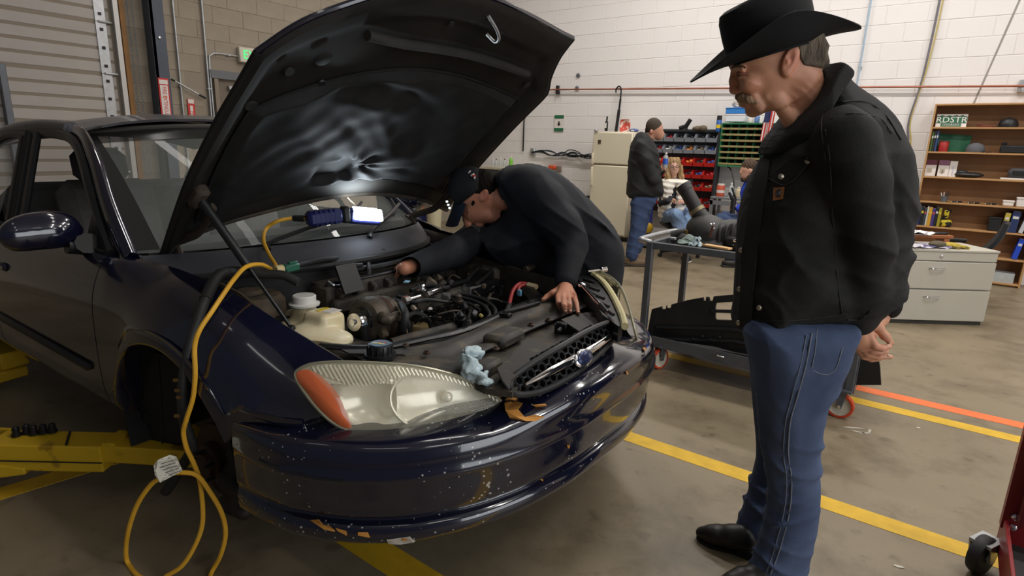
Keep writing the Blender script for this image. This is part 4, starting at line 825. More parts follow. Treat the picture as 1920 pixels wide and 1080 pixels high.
MB().prism([q(1214, 634, 3.70), q(1390, 664, 3.70), q(1600, 718, 3.70), q(1600, 726, 3.70), q(1214, 640, 3.70)], (0, -.03, 0)).build('flange', M_rp, rp, smooth=False)
for u, v in ((1300, 635), (1318, 630), (1332, 636), (1350, 632)): MB().lathe([(.008, 0), (.008, .012), (.004, .016)], 8, q(u, v, 3.70), (0, -1, 0)).build('bolt', M_blackm, rp)
MB().box(q(1351, 668, 3.62), (.05, .02, .012), bev=.004).build('foil_clip', M_chrome, rp)
# intake duct, rags, wood stick and sockets lying on the cart
M_rub = mat('rubber_grey', srgb(46, 44, 42), .55, var=.15, scale=12); zt = ZT-.04
du = thing('intake_duct', 'dusty black air intake with a ribbed hose end standing on the cart', 'engine part', W(1320, 440, 1, 4.0))
c = lambda u, v, y=4.0: W(u, v, 1, y)
MB().tube([c(1284, 353), c(1300, 382), c(1310, 402)], [.046, .048, .050], 20).build('hose', M_rub, du); MB().tube([c(1280, 347), c(1287, 358)], [.051, .051], 20, caps=False).build('lip', M_rub, du); MB().tube([c(1305, 392), c(1309, 398)], [.055, .055], 20).build('clamp', mat('clamp_tan', srgb(128, 116, 88), .4, .5), du)
MB().tube(crom([c(1311, 400), c(1325, 418), c(1332, 440)], 4), [.05]*3+[.055]*3+[.10]*3, 18).build('neck', M_rub, du)
b_ = SDF; MB().ball(c(1330, 440)-[0, 0, .0], (.17, .14, .13), rotax((0, 1, 0), .5), 22, 12).build('plenum', M_rub, du); MB().box(c(1322, 440, 3.95)+[0, 0, -.06], (.34, .2, .10), rotax((0, 1, 0), .08), bev=.03).build('base', M_rub, du)
MB().tube(crom([c(1258, 442, 3.9), c(1275, 437, 3.92), c(1300, 436, 3.95)], 4), .03, 10).build('pipe', M_rub, du)
for u, v in ((1333, 421), (1338, 420), (1338, 428)): MB().ball(c(u, v, 3.84), .009).build('bolt', M_chrome, du)
MB().tube([c(1338, 424, 3.84), c(1330, 445, 3.84)], .010, 8).build('rust_strip', mat('rusty', srgb(82, 46, 34), .6), du)
du2 = thing('air_box', 'rounded black air box at the hat man end of the cart', 'engine part', c(1375, 445)); MB().ball(c(1378, 445), (.19, .13, .12), None, 22, 12).build('body', M_rub, du2)
for k in range(3): MB().tube(crom([c(1348+12*k, 455, 3.88), c(1352+12*k, 428-3*k, 3.9), c(1372+10*k, 420-2*k, 4.0)], 5), .014, 8).build('rib', M_rub, du2)
MB().box(c(1390, 455, 3.9), (.2, .1, .08), bev=.02).build('clip_base', M_black, du2)
st = thing('wood_stick', 'pale wooden stick lying on the cart edge', 'stick', c(1340, 450, 3.75)); a_, b2 = c(1320, 440, 3.74), c(1368, 458, 3.70); a_[2] = b2[2] = ZT+.010
MB().box((a_+b2)/2, (np.linalg.norm(b2-a_)+.02, .05, .014), rotz(math.atan2((b2-a_)[1], (b2-a_)[0])), bev=.003).build('shaft', mat('stick_pale', srgb(206, 164, 112), .6, var=.08, scale=10), st); MB().box(a_+[.01, 0, .002], (.012, .052, .016), rotz(.1)).build('tape_band', M_black, st)
rng = random.Random(12)
def rag(name, lab, c0, sz, m, seed, n=3, par=None):
    t = thing(name, lab, 'rag', np.array(c0)); rng = random.Random(seed); c0 = np.array(c0, float); g = 13
    ph = [(rng.uniform(2, 5), rng.uniform(2, 5), rng.uniform(0, 6.3)) for _ in range(5)]
    P = [[None]*g for _ in range(g)]
    for i in range(g):
        for j in range(g):
            a, b2 = i/(g-1)*2-1, j/(g-1)*2-1; r = max(abs(a), abs(b2)); h = sum(math.sin(p*a*1.6+q_*b2*1.6+f_) for p, q_, f_ in ph)/5
            P[i][j] = c0+np.array([sz[0]*a*(.8+.25*h), sz[1]*b2*(.8-.2*h), sz[2]*max(0.03, (1.05-r**1.5)*.7+.5*h*(1-.3*r))])
    MB().grid(P, .003).build('cloth', m, t); MB().grid([[p+np.array([.15*sz[0], .1*sz[1], .35*sz[2]]) for p in r_[2:8]] for r_ in P[3:10]], .003).build('fold', m, t); return t
M_rag = mat('rag_blue', srgb(172, 188, 192), .75, var=.10, scale=14, bump=.2, bscale=80)
rag('shop_rag', 'pale green and blue rag at the near edge of the cart', c(1290, 446, 3.75)*[1, 1, 0]+[0, 0, ZT], (.07, .04, .05), mat('rag_green', srgb(160, 176, 168), .75, var=.12, scale=14), 3); rag('shop_rag', 'pale blue rag next to the wood stick on the cart', c(1306, 449, 3.72)*[1, 1, 0]+[0, 0, ZT], (.05, .035, .05), M_rag, 5)
for i, (u, v, lab) in enumerate(((1264, 436, 'chrome topped socket standing at the corner of the cart'), (1380, 457, 'small chrome socket on the cart beside the black jacket'))):
    p = c(u, v, 3.76); p[2] = ZT-.035 if i == 0 else ZT; t = thing('socket', lab, 'socket', p); MB().lathe([(.024, 0), (.024, .03), (.018, .034), (.018, .05)], 14, p).build('body', M_blackm, t); MB().lathe([(.02, .05), (.022, .054), (.022, .066), (.014, .068)], 14, p).build('top', M_chrome, t)
t = thing('bracket_part', 'dark metal bracket with a brass fitting on the cart beside the socket', 'engine part', c(1275, 440, 3.9)); p = c(1274, 441, 3.9); p[2] = ZT-.03; MB().box(p+[0, 0, .02], (.10, .06, .04), bev=.01).build('base', M_blackm, t); MB().tube([p+[.04, 0, .02], p+[.05, 0, .10]], .014, 8).build('fitting', MATS['brass_d'], t)
# ================================================================ red service cart cut by the frame edge
M_tred = mat('tool_red', srgb(118, 24, 26), .4, var=.08); rc = thing('tool_cart', 'dark red steel tool cart cut off by the edge of the picture', 'cart', (.62, 2.3, 0))
q2 = lambda u, v, y=2.60: W(u, v, 1, y)
P = [q2(1863, 970), q2(1917, 795)]; xr = .345
MB().prism([(xr-.012, 2.6, .18), (xr-.012, 2.6, .62), (xr+.03, 2.6, .66), (xr+.05, 2.6, .60), (xr+.05, 2.6, .18)], (0, -.045, 0)).build('upright', M_tred, rc, smooth=False); MB().box((xr+.6, 2.58, .4), (.04, .04, .55)).build('upright', M_tred, rc, smooth=False)
MB().box((xr, 2.27, .155), (.012, .70, .12), bev=.002).build('tray_side', M_tred, rc, smooth=False); MB().box((xr+.32, 2.61, .155), (.64, .012, .12), bev=.002).build('tray_side', M_tred, rc, smooth=False); MB().box((xr+.32, 2.27, .10), (.64, .70, .01)).build('tray_floor', M_black, rc, smooth=False)
MB().box((xr+.03, 2.55, .43), (.012, .12, .40)).build('web_plate', mat('tool_red_dk', srgb(84, 16, 20), .45), rc, smooth=False)
for z in (.24, .20): MB().lathe([(.012, 0), (.012, .008), (.006, .012)], 8, (xr+.02, 2.55, z), (0, -1, 0)).build('bolt', M_chrome, rc)
M_tyre = mat('caster_rubber', (.018, .018, .018), .6)
for cx_, cy_, yw_ in ((.30, 2.52, 1.1), (.93, 2.5, .3), (.9, 1.98, .4), (.34, 1.96, 1.2)):
    R = rotz(yw_); r = .072; f = lambda a, b_, c_: np.array([cx_, cy_, 0])+R@np.array([a, b_, c_])
    wh = MB().lathe([(.0, -.02), (r*.6, -.022), (r*.94, -.02), (r, -.012), (r, .012), (r*.94, .02), (r*.6, .022), (0, .02)], 26, f(0, 0, r), R@np.array([0, 1, 0])).build('wheel', M_tyre, rc); MB().lathe([(.02, -.026), (.02, .026)], 12, f(0, 0, r), R@np.array([0, 1, 0])).build('hub', M_galv, wh)
    fk = MB().box(f(.01, 0, r*2-.018), (.09, .07, .012), R)
    for s in (-1, 1): fk.prism([f(-.035, s*.03, r*2-.02), f(.05, s*.03, r*2-.02), f(.015, s*.03, r-.015), f(-.015, s*.03, r-.015)], R@np.array([0, .005*s, 0]))
    fk.build('fork', M_galv, rc, smooth=False)
t = thing('socket_rail', 'row of chrome sockets lying in the tray of the red cart', 'socket set', (xr+.1, 2.2, .11))
for i in range(8): MB().lathe([(.012, 0), (.012, .03), (.010, .034)], 12, (xr+.07+.004*i, 2.40-.055*i, .108)).build('socket', M_chrome, t)
MB().box((xr+.085, 2.2, .107), (.03, .5, .004), rotz(-.0)).build('rail', M_blackm, t)
# ================================================================ the car, in its own frame: x forward, y to its left, z up
CO = np.array([-.914, 1.786, .035]); CYW = .0415; CB = np.array([[math.cos(CYW), math.sin(CYW), 0], [-math.sin(CYW), math.cos(CYW), 0], [0, 0, 1.]])
def L(*a):
    a = np.asarray(a[0] if len(a) == 1 else a, float); return CO+a@CB
def LL(P): return (np.asarray(P, float)-CO)@CB.T
def CP(u, v, ax, val):          # photograph point on a plane of the car, in car coordinates
    c = LL(CC); d = CB@ray(u, v); return c+d*((val-c[ax])/d[ax])
KY = [0, .2, .4, .55, .7, .8, .87, .915, .93, .935]; KX = [.01, .002, -.035, -.092, -.20, -.32, -.46, -.66, -.9, -1.6]
def xf(y): return np.interp(abs(y), KY, KX)+.07*y
def CS(u, v, off=0., lean=0., z0=.62):      # photograph point on the upright, slightly leaning nose surface
    c = LL(CC); d = CB@ray(u, v); ts = np.linspace(.6, 4.5, 3000); P = c+ts[:, None]*d
    g = P[:, 0]-(np.interp(np.abs(P[:, 1]), KY, KX)+.07*P[:, 1]+off-lean*(P[:, 2]-z0)); s = np.where((g[:-1] > 0) & (g[1:] <= 0))[0]
    return P[s[0]]
M_paint = mat('navy_paint', (.0045, .0052, .017), .16, coat=1., spec=.6)
nt = M_paint.node_tree; N = nt.nodes; Lk = nt.links; b = N['Principled BSDF']      # stone chips on the paint
tc = N.new('ShaderNodeTexCoord'); vo = N.new('ShaderNodeTexVoronoi'); vo.inputs['Scale'].default_value = 62; Lk.new(tc.outputs['Object'], vo.inputs['Vector'])
n1 = N.new('ShaderNodeTexNoise'); n1.inputs['Scale'].default_value = 5; n1.inputs['Detail'].default_value = 3; Lk.new(tc.outputs['Object'], n1.inputs['Vector'])
n2_ = N.new('ShaderNodeTexNoise'); n2_.inputs['Scale'].default_value = 45; Lk.new(tc.outputs['Object'], n2_.inputs['Vector'])
sm = N.new('ShaderNodeMath'); sm.operation = 'MULTIPLY'; Lk.new(n1.outputs['Fac'], sm.inputs[0]); Lk.new(n2_.outputs['Fac'], sm.inputs[1])
th = N.new('ShaderNodeMath'); th.operation = 'MULTIPLY_ADD'; Lk.new(sm.outputs[0], th.inputs[0]); th.inputs[1].default_value = 1.5; th.inputs[2].default_value = -.33
lt = N.new('ShaderNodeMath'); lt.operation = 'LESS_THAN'; Lk.new(vo.outputs['Distance'], lt.inputs[0]); Lk.new(th.outputs[0], lt.inputs[1])
M_chip = M_paint.copy(); M_chip.name = 'navy_paint_chipped'
for m_ in (M_chip,):
    n_ = m_.node_tree.nodes; l_ = m_.node_tree.links; bb = n_['Principled BSDF']; mx = n_.new('ShaderNodeMix'); mx.data_type = 'RGBA'
    ra = [x for x in n_ if x.type == 'MATH' and x.operation == 'LESS_THAN'][0]; l_.new(ra.outputs[0], mx.inputs[0]); mx.inputs[6].default_value = (.0045, .0052, .017, 1); mx.inputs[7].default_value = (.35, .34, .33, 1); l_.new(mx.outputs[2], bb.inputs['Base Color'])
M_dpaint = mat('dusty_sheen_navy', (.030, .030, .040), .45, coat=.35, col2=(.085, .080, .085), scale=2.2)  # roof dust, its tone raised further to carry the wall's reflection
M_dark = mat('underbody_black', (.010, .010, .010), .7, var=.3, scale=10); M_dust = mat('dusty_black', (.018, .0165, .0145), .7, col2=(.075, .06, .043), scale=13, bump=.1)
M_trim = mat('satin_black', (.011, .011, .012), .38, var=.2, scale=12); M_rubber = mat('rubber', (.012, .012, .012), .6)
M_dirtm = mat('dirty_alloy', srgb(96, 86, 72), .55, .35, col2=srgb(52, 46, 40), scale=18, bump=.15); M_tan = mat('dusty_tan', srgb(98, 84, 64), .8, col2=srgb(54, 47, 38), scale=12, bump=.1)
M_glass = mat('window_glass', (.82, .86, .84), .02, alpha=.22, spec=.9); M_int = mat('interior_grey', srgb(78, 78, 78), .8, var=.1); M_intd = mat('interior_dark', srgb(30, 30, 31), .8)
car = thing('car', 'dark navy sedan with its hood open and a front wheel removed', 'car', L(-2.4, 0, -.035))
def part(name, mb, m, par=None, **k): return mb.build(name, m, par or car, **k)
def LB(mb): mb.V = [L(v) for v in mb.V]; return mb
def patch(P, n=4, m=4):         # smooth a coarse net of car points
    P = np.asarray(P, float); A = np.array([crom(r, m) for r in P]); return np.array([crom(A[:, j], n) for j in range(A.shape[1])]).transpose(1, 0, 2)
# ---- front bumper cover
ya = np.concatenate([np.linspace(-.934, -.9, 8), np.linspace(-.89, -.6, 18), np.linspace(-.58, .58, 36), np.linspace(.6, .89, 18), np.linspace(.9, .934, 8)])
base = np.array([[xf(y), y] for y in ya]); base = base[base[:, 0] > -.80]; tg = np.gradient(base, axis=0); nn = np.stack([tg[:, 1], -tg[:, 0]], 1); nn /= np.linalg.norm(nn, axis=1)[:, None]
for _ in range(3): nn[1:-1] = (nn[:-2]+nn[1:-1]*2+nn[2:])/4; nn /= np.linalg.norm(nn, axis=1)[:, None]; base[1:-1] = (base[:-2]+base[1:-1]*2+base[2:])/4
prof = [(-.16, .615), (-.10, .612), (-.03, .604), (.012, .594), (.034, .582), (.045, .56), (.052, .525), (.060, .500), (.058, .490), (.046, .483), (.044, .45), (.040, .40), (.034, .372), (.027, .362), (.008, .352), (.010, .340), (.030, .330), (.038, .31), (.034, .287), (.012, .270), (-.05, .265)]
prof = crom(prof, 2)
def bz(y, z): return z+.045*np.clip((y+.75)/.75, 0, 1)
rows = []
for (x, y), n in zip(base, nn):
    up = max(0, 1-abs(y)/.47)        # the nose swells up towards the grille
    row = []
    for d, z in prof:
        zz = bz(y, z); dd = d+.006
        if z > .52:
            t = (z-.52)/.1; zz += .05*t*min(1, up*1.6); dd += .05*t*min(1, up*2)*(.4 if z > .6 else 1)
        if y < 0 and zz > .47: zz = .47+(zz-.47)*(np.interp(x, [-.80, -.70, -.45], [.575, .592, .615])-.47)/(.615-.47)
        e = np.clip((-.56-x)/.24, 0, 1)
        dd = dd*(1-e*.85)-.004*e
        row.append((x+n[0]*dd, y+n[1]*dd, zz))
    rows.append(row)
bump = part('bumper', LB(MB().grid(rows, .006, flip=True)), M_chip)
part('bumper_beam', LB(MB().grid([[(xf(y)-.16-.1*k, y, .50-.12*k) for k in (0, 1)] for y in np.linspace(-.85, .85, 20)], .02)), M_dark)
# lower air opening trim and number plate bracket marks
rows_n = np.array(rows)
def on_bump(y, z, lift=.002):
    i = int(np.argmin(np.abs(base[:, 1]-y))); r = rows_n[i]; j = int(np.argmin(np.abs(r[:, 2]-z)[8:])+8)
    n = np.array([nn[i][0], nn[i][1], .0]); return r[j]+n*lift, n
def chip(pts, m, name='paint_chip', z0=None, lift=.0016):
    P = []
    for u, v in pts:
        c = LL(CC); d = CB@ray(u, v); best = None
        flat = rows_n.reshape(-1, 3); t = (flat-c)@d/(d@d); dist = np.linalg.norm(flat-(c+t[:, None]*d), axis=1)+.03*t; k = int(np.argmin(dist)); P.append(c+d*(t[k]-.004/np.linalg.norm(d)))
    P = np.array(P); part(name, MB().prism([L(p) for p in P], L(LL(CC)*.0015)-L(0, 0, 0)), m, bump, smooth=False)
M_prim = mat('primer_orange', srgb(196, 136, 62), .7, var=.08, scale=40); M_primw = mat('primer_white', srgb(180, 172, 160), .8, var=.15, scale=60)
for pts in ([(582, 975), (598, 974), (606, 984), (618, 986), (628, 994), (628, 997), (608, 993)], [(630, 990), (648, 995), (660, 1003), (650, 1004), (634, 996)], [(664, 994), (672, 998), (690, 998), (694, 1008), (684, 1010), (672, 1004)]): chip(pts, M_prim)
chip([(726, 1012), (740, 1006), (768, 1006), (782, 1011), (776, 1017), (752, 1021), (730, 1020)], M_primw); chip([(738, 1012), (756, 1009), (768, 1012), (750, 1017)], M_prim, lift=.003)
for q_ in ([(934, 736), (946, 728), (962, 732), (972, 745), (966, 752), (952, 746), (944, 752), (936, 748)], [(946, 756), (966, 752), (980, 756), (972, 768), (984, 782), (1004, 778), (1022, 782), (1004, 790), (986, 790), (968, 782), (956, 784), (948, 770)], [(998, 760), (1022, 757), (1026, 761), (1006, 764)]): chip(q_, M_prim)
for u, v in ((1176, 700), (1208, 655), (1016, 902), (1066, 838)): chip([(u-3, v-3), (u+2, v-4), (u+3, v+1), (u, v+3)], M_prim)
part('fog_slot', LB(MB().box((0, 0, 0), (.006, .10, .008))) if False else MB().tube([L(on_bump(y, .505, .001)[0]) for y in np.linspace(-.9, -.80, 6)], .003, 6), M_trim, bump)
# ---- fender (car's right side, facing the camera) and its mirror
def side_sec(x):
    hb = np.interp(x, [-4.9, -4.3, -3.2, -1.7], [.93, .96, .965, .965]); yo = np.interp(x, [-4.95, -4.6, -4.0, -3, -1.7], [.70, .84, .91, .93, .925]); ys = np.interp(x, [-4.95, -4.6, -4.0, -1.7], [.62, .74, .80, .82])
    return [(ys, hb), (ys+.035, hb-.012), (yo-.035, hb-.07), (yo-.006, hb-.17), (yo, .66), (yo-.002, .50), (yo-.012, .40), (yo-.045, .335), (yo-.10, .31)]
def fender(sg, name):
    xs = np.concatenate([np.linspace(-1.715, -1.60, 6), np.linspace(-1.57, -.83, 22), np.linspace(-.80, -.55, 8)]); R_ = []
    for x in xs:
        top = np.interp(x, [-1.72, -1.58, -1.25, -.94, -.66, -.55], [.962, .955, .930, .871, .733, .69]); top = np.interp(x, [-1.72, -1.58, -1.25, -1.09, -.944, -.858, -.789, -.72, -.64, -.55], [.962, .955, .925, .903, .871, .835, .794, .756, .724, .69]); yt = np.interp(x, [-1.72, -1.58, -1.09, -.944, -.858, -.789, -.72, -.64, -.55], [.80, .745, .725, .72, .70, .67, .64, .62, .60])
        r2 = .425**2-(x+1.21)**2; lo = max(.31, .30+math.sqrt(r2)) if r2 > 0 else .31
        if x > -.83: lo = np.interp(x, [-.83, -.79, -.70, -.55], [lo, .565, .585, .592])
        yo = np.interp(x, [-1.72, -1.3, -.9, -.7, -.6, -.55], [.925, .935, .928, .90, .868, .838])
        flare = .012*math.exp(-((abs(math.hypot(x+1.21, lo-.30)-.425))/.03)**2)
        pr = [(yt, top), (yt+(yo-yt)*.30, top-.012), (yt+(yo-yt)*.62, top-.045), (yt+(yo-yt)*.88, top-.115), (yo, top-.22*(top-lo)/.4-.05), (yo+.004, lo+(top-lo)*.28), (yo+flare, lo+.02), (yo+flare-.004, lo), (yo-.05, lo+.004)]
        if x > -.83:
            k = (x+.83)/.28; pr = [(a, z) for a, z in pr]
        q_ = crom(pr, 3); w_ = float(np.clip((-1.40-x)/.25, 0, 1)); q2_ = crom(side_sec(-1.72), 3); q2_[:, 1] = np.maximum(q2_[:, 1], lo); q_ = q_*(1-w_)+q2_*w_
        R_.append([(x, sg*a, max(z, lo)) for a, z in q_])
    mb = MB().grid(R_, .004, flip=(sg > 0)); return part(name, LB(mb), M_paint, angle=60)
fr_ = fender(-1, 'fender'); fl2 = fender(1, 'fender')
# ---- wheel house, hanging liner, brake and suspension
for sg in (-1, 1):
    A = [[(-1.21+.44*math.cos(t), sg*y, .30+.44*math.sin(t)) for y in np.linspace(.885, .42, 6)] for t in np.linspace(-.15, math.pi+.25, 26)]
    part('wheel_liner', LB(MB().grid(A, .006)), M_dark); part('inner_wing', LB(MB().box((-1.2, sg*.41, .45), (1.1, .02, .5))), M_dark)
fp = [(226, 690), (231, 760), (237, 805), (250, 835), (268, 848), (290, 850), (318, 845), (338, 832), (345, 780), (352, 720), (330, 672), (285, 660), (250, 664)]
P = [CP(u, v, 1, -.86+.0009*(u-226)) for u, v in fp]; part('splash_flap', MB().prism([L(p) for p in P], L(0, .012, 0)-L(0, 0, 0)), mat('liner_black', (.014, .014, .0145), .55, var=.2), angle=20)
part('flap_fold', MB().tube([L(CP(u, v, 1, -.82)) for u, v in ((296, 672), (302, 740), (305, 830))], .006, 6), M_dark); part('splash_bracket', LB(MB().box(CP(330, 838, 1, -.76), (.05, .01, .03))), M_blackm)
M_rust = mat('rusty_iron', srgb(78, 64, 56), .6, .5, col2=srgb(64, 42, 30), scale=16, bump=.1); M_cal = mat('caliper_black', (.014, .013, .012), .6, .2, col2=(.035, .03, .026), scale=20, bump=.2)
for sg in (-1, 1):
    c = np.array([-1.17, sg*.77, .245]); ro = LB(MB().lathe([(.05, -.02), (.14, -.012), (.142, -.010), (.142, .012), (.14, .014), (.078, .014), (.074, .05), (.045, .052), (.044, .07), (.03, .072), (0, .072)], 40, c, (0, sg, 0))); r = part('brake_rotor', ro, M_rust)
    for k in range(5): a = k*1.2566+.4; part('stud', LB(MB().lathe([(.006, .05), (.006, .088)], 8, c+np.array([.055*math.cos(a), 0, .055*math.sin(a)]), (0, sg, 0))), M_blackm, r)
    ca = SDF((-1.2, -1.0, .0) if sg < 0 else (-1.2, .6, .0), (-.78, -.6, .42) if sg < 0 else (-.78, 1.0, .42), .008); cc = np.array([-1.0, sg*.78, .21])
    ca.ell(cc, (.095, .075, .11), rotax((0, 1, 0), .25), .02).cap(cc+[-.05, -.03*sg*0, .1], cc+[.06, 0, .085], .03, .03, .01).cap(cc+[-.06, sg*.05, -.08], cc+[.07, sg*.05, -.06], .028, .028, .01).cap(cc+[-.02, sg*.06, .04], cc+[.07, sg*.06, .03], .03, .03, .01)
    V, F = ca.mesh(); link_mesh('caliper', np.array([L(v) for v in V]), F, M_cal, car)
    part('knuckle', LB(MB().box((-1.17, sg*.66, .25), (.12, .12, .16), rotax((1, 0, 0), .2), bev=.03)), M_cal); part('control_arm', LB(MB().tube([(-1.17, sg*.68, .17), (-1.25, sg*.3, .22)], [.03, .035], 10)), M_cal)
    part('strut', LB(MB().tube([(-1.2, sg*.64, .28), (-1.27, sg*.56, .80)], [.032, .028], 12)), M_cal); part('drive_shaft', LB(MB().tube([(-1.17, sg*.7, .245), (-1.15, sg*.2, .33)], .018, 10)), M_cal)
    part('brake_hose', LB(MB().tube(crom([(-1.0, sg*.7, .33), (-1.08, sg*.62, .42), (-1.2, sg*.55, .5)], 5), .008, 8)), M_rubber)
for sg in (-1, 1):
    c = np.array([-3.99, sg*.80, .29]); rw = part('rear_wheel', LB(MB().lathe([(.19, -.09), (.29, -.10), (.315, -.085), (.32, 0), (.315, .085), (.29, .10), (.19, .09)], 36, c, (0, sg, 0), caps=False)), M_rubber)
    part('rim', LB(MB().lathe([(.195, .085), (.19, .04), (.12, .03), (.06, .06), (0, .062)], 30, c, (0, sg, 0))), M_dirtm, rw)
# ---- body sides
def side_panel(sg, x0, x1, name, n=14, arch=None):
    R_ = []
    for x in np.linspace(x1, x0, n):
        lo = .31
        if arch is not None:
            r2 = .40**2-(x-arch)**2; lo = max(.31, .30+math.sqrt(r2)) if r2 > 0 else .31
        R_.append([(x, sg*y, max(z, lo)) for y, z in crom(side_sec(x), 3)])
    return part(name, LB(MB().grid(R_, .004, flip=(sg > 0))), M_paint, angle=60)
doors = {}
for sg in (-1, 1):
    d = side_panel(sg, -1.722, -2.86, 'door'); doors[sg] = d; d2_ = side_panel(sg, -2.868, -3.78, 'door'); q_ = side_panel(sg, -3.788, -4.95, 'quarter_panel', 22, -4.02)
    for dd, xa, xb in ((d, -1.80, -2.84), (d2_, -2.89, -3.5)):
        part('rub_strip', LB(MB().tube([(xa, sg*.924, .505), (xa-.02, sg*.931, .506), (xb, sg*.935, .53)], [.008, .019, .02], 10, flat=(np.array([0, 1., 0]), .6))), M_trim, dd)
        part('belt_seal', LB(MB().box(((xa+xb)/2, sg*.828, .968), (abs(xb-xa)+.06, .022, .016), bev=.004)), M_rubber, dd)
        part('handle', LB(MB().box((xb+.14, sg*.925, .80), (.16, .025, .04), bev=.012)), M_paint, dd)
    part('rocker', LB(MB().tube([(-1.62, sg*.80, .30), (-3.6, sg*.80, .30)], .035, 10)), M_trim)
part('floor_pan', LB(MB().box((-3.0, 0, .29), (2.9, 1.55, .03))), M_dark); part('rear_bumper', LB(MB().tube(crom([(-4.5, -.88, .5), (-4.9, -.7, .5), (-5.0, 0, .5), (-4.9, .7, .5), (-4.5, .88, .5)], 6), .13, 12)), M_paint)
part('trunk_lid', LB(MB().grid([[(x, y, z+.02*(1-(y/.8)**2)) for y in np.linspace(-.74, .74, 9)] for x, z in ((-4.12, 1.0), (-4.4, .99), (-4.8, .95), (-4.95, .88), (-4.99, .6))], .01)), M_paint); part('firewall', LB(MB().box((-1.72, 0, .62), (.02, 1.5, .62))), M_dark)
# ---- greenhouse
def RP(x, y): return (x, y, np.interp(x, [-4.0, -3.6, -3.0, -2.6, -2.35, -2.2], [1.38, 1.455, 1.515, 1.53, 1.515, 1.49])-.085*(abs(y)/.6)**2.4)
ys = np.linspace(-.62, .62, 17); roof = [[RP(x-.0*abs(y), y) for y in ys] for x in np.linspace(-3.75, -2.42, 12)]
roof += [[RP(-2.42+.17*(1-(y/.66)**2)*k-.02*k, y) for y in ys] for k in (.5, 1.)]
part('roof', LB(MB().grid(roof, .012, flip=True)), M_dpaint)
for sg in (-1, 1):
    part('drip_channel', LB(MB().tube([RP(x, sg*.565) for x in np.linspace(-3.7, -2.45, 10)], .006, 6)), M_rubber)
    ap = crom([(-1.64, sg*.80, .945), (-1.88, sg*.755, 1.13), (-2.12, sg*.69, 1.30), (-2.36, sg*.635, 1.405), (-2.56, sg*.615, 1.435)], 5)
    part('a_pillar', LB(MB().tube(ap, np.linspace(.05, .036, len(ap)), 12, flat=(np.array([0, 1., 0]), .62))), M_paint)
    rl = crom([(-2.50, sg*.625, 1.44), (-2.8, sg*.635, 1.445), (-3.2, sg*.64, 1.42), (-3.6, sg*.66, 1.33), (-4.0, sg*.70, 1.12), (-4.15, sg*.74, .98)], 5)
    part('roof_rail', LB(MB().tube(rl, np.linspace(.036, .05, len(rl)), 10)), M_dpaint)
    wf = crom([(-1.73, sg*.83, .965), (-1.86, sg*.80, 1.06), (-2.05, sg*.755, 1.22), (-2.25, sg*.70, 1.345), (-2.45, sg*.665, 1.405), (-2.75, sg*.66, 1.42), (-2.90, sg*.665, 1.41)], 5)
    part('window_frame', LB(MB().tube(wf, .024, 8, flat=(np.array([0, 1., 0]), .7))), M_trim, doors[sg])
    wr_ = crom([(-2.90, sg*.665, 1.41), (-3.2, sg*.67, 1.40), (-3.5, sg*.69, 1.30), (-3.75, sg*.75, 1.1), (-3.8, sg*.80, .97)], 4); part('rear_window_frame', LB(MB().tube(wr_, .022, 8)), M_trim)
    for x, m_, w2 in ((-2.78, M_trim, .035), (-2.88, M_intd, .045), (-2.97, M_trim, .03)):
        part('b_pillar', LB(MB().tube([(x+.10, sg*.83, .95), (x-.01, sg*.67, 1.41)], w2, 8, flat=(np.array([0, 1., 0]), .4))), m_)
    part('rear_window', LB(MB().grid([[(-3.02+.0*k-(.73-.35*k)*j, sg*(.825-.16*k), .965+.43*k) for j in np.linspace(0, 1, 6)] for k in np.linspace(0, 1, 4)])), M_glass)
    part('door_card', LB(MB().box((-2.3, sg*.77, .68), (1.1, .05, .58), bev=.02)), M_intd)
    # mirror
    if sg < 0: c = (CP(10, 436, 1, -1.0)+CP(150, 436, 1, -.94))/2
    else: c = np.array([-1.86, 1.0, 1.06])
    s_ = SDF(c-.22, c+.22, .009); s_.ell(c, (.075, .15, .082), rotz(sg*-.35)@rotax((0, 1, 0), 0), .01).ell(c+[.03, sg*-.04, .005], (.07, .10, .07), rotz(sg*-.3), .03)
    V, F = s_.mesh(); V[:, 2] = np.maximum(V[:, 2], c[2]-.058); mr = link_mesh('mirror', np.array([L(v) for v in V]), F, M_paint, car)
    part('mirror_base', LB(MB().tube([c+[.06, -sg*.06, -.055], (c+[.06, -sg*.13, -.07]), (c[0]+.10, sg*.85, .995)], [.03, .03, .045], 10)), M_trim, mr)
    part('mirror_glass', LB(MB().ball(c+[-.066, 0, 0], (.012, .12, .055), rotz(sg*-.35))), M_glass, mr)
    part('sail_panel', LB(MB().prism([(-1.74, sg*.835, .97), (-1.98, sg*.825, .97), (-1.96, sg*.79, 1.10), (-1.86, sg*.80, 1.06)], (0, -.015*sg, 0))), M_trim, doors[sg], smooth=False)
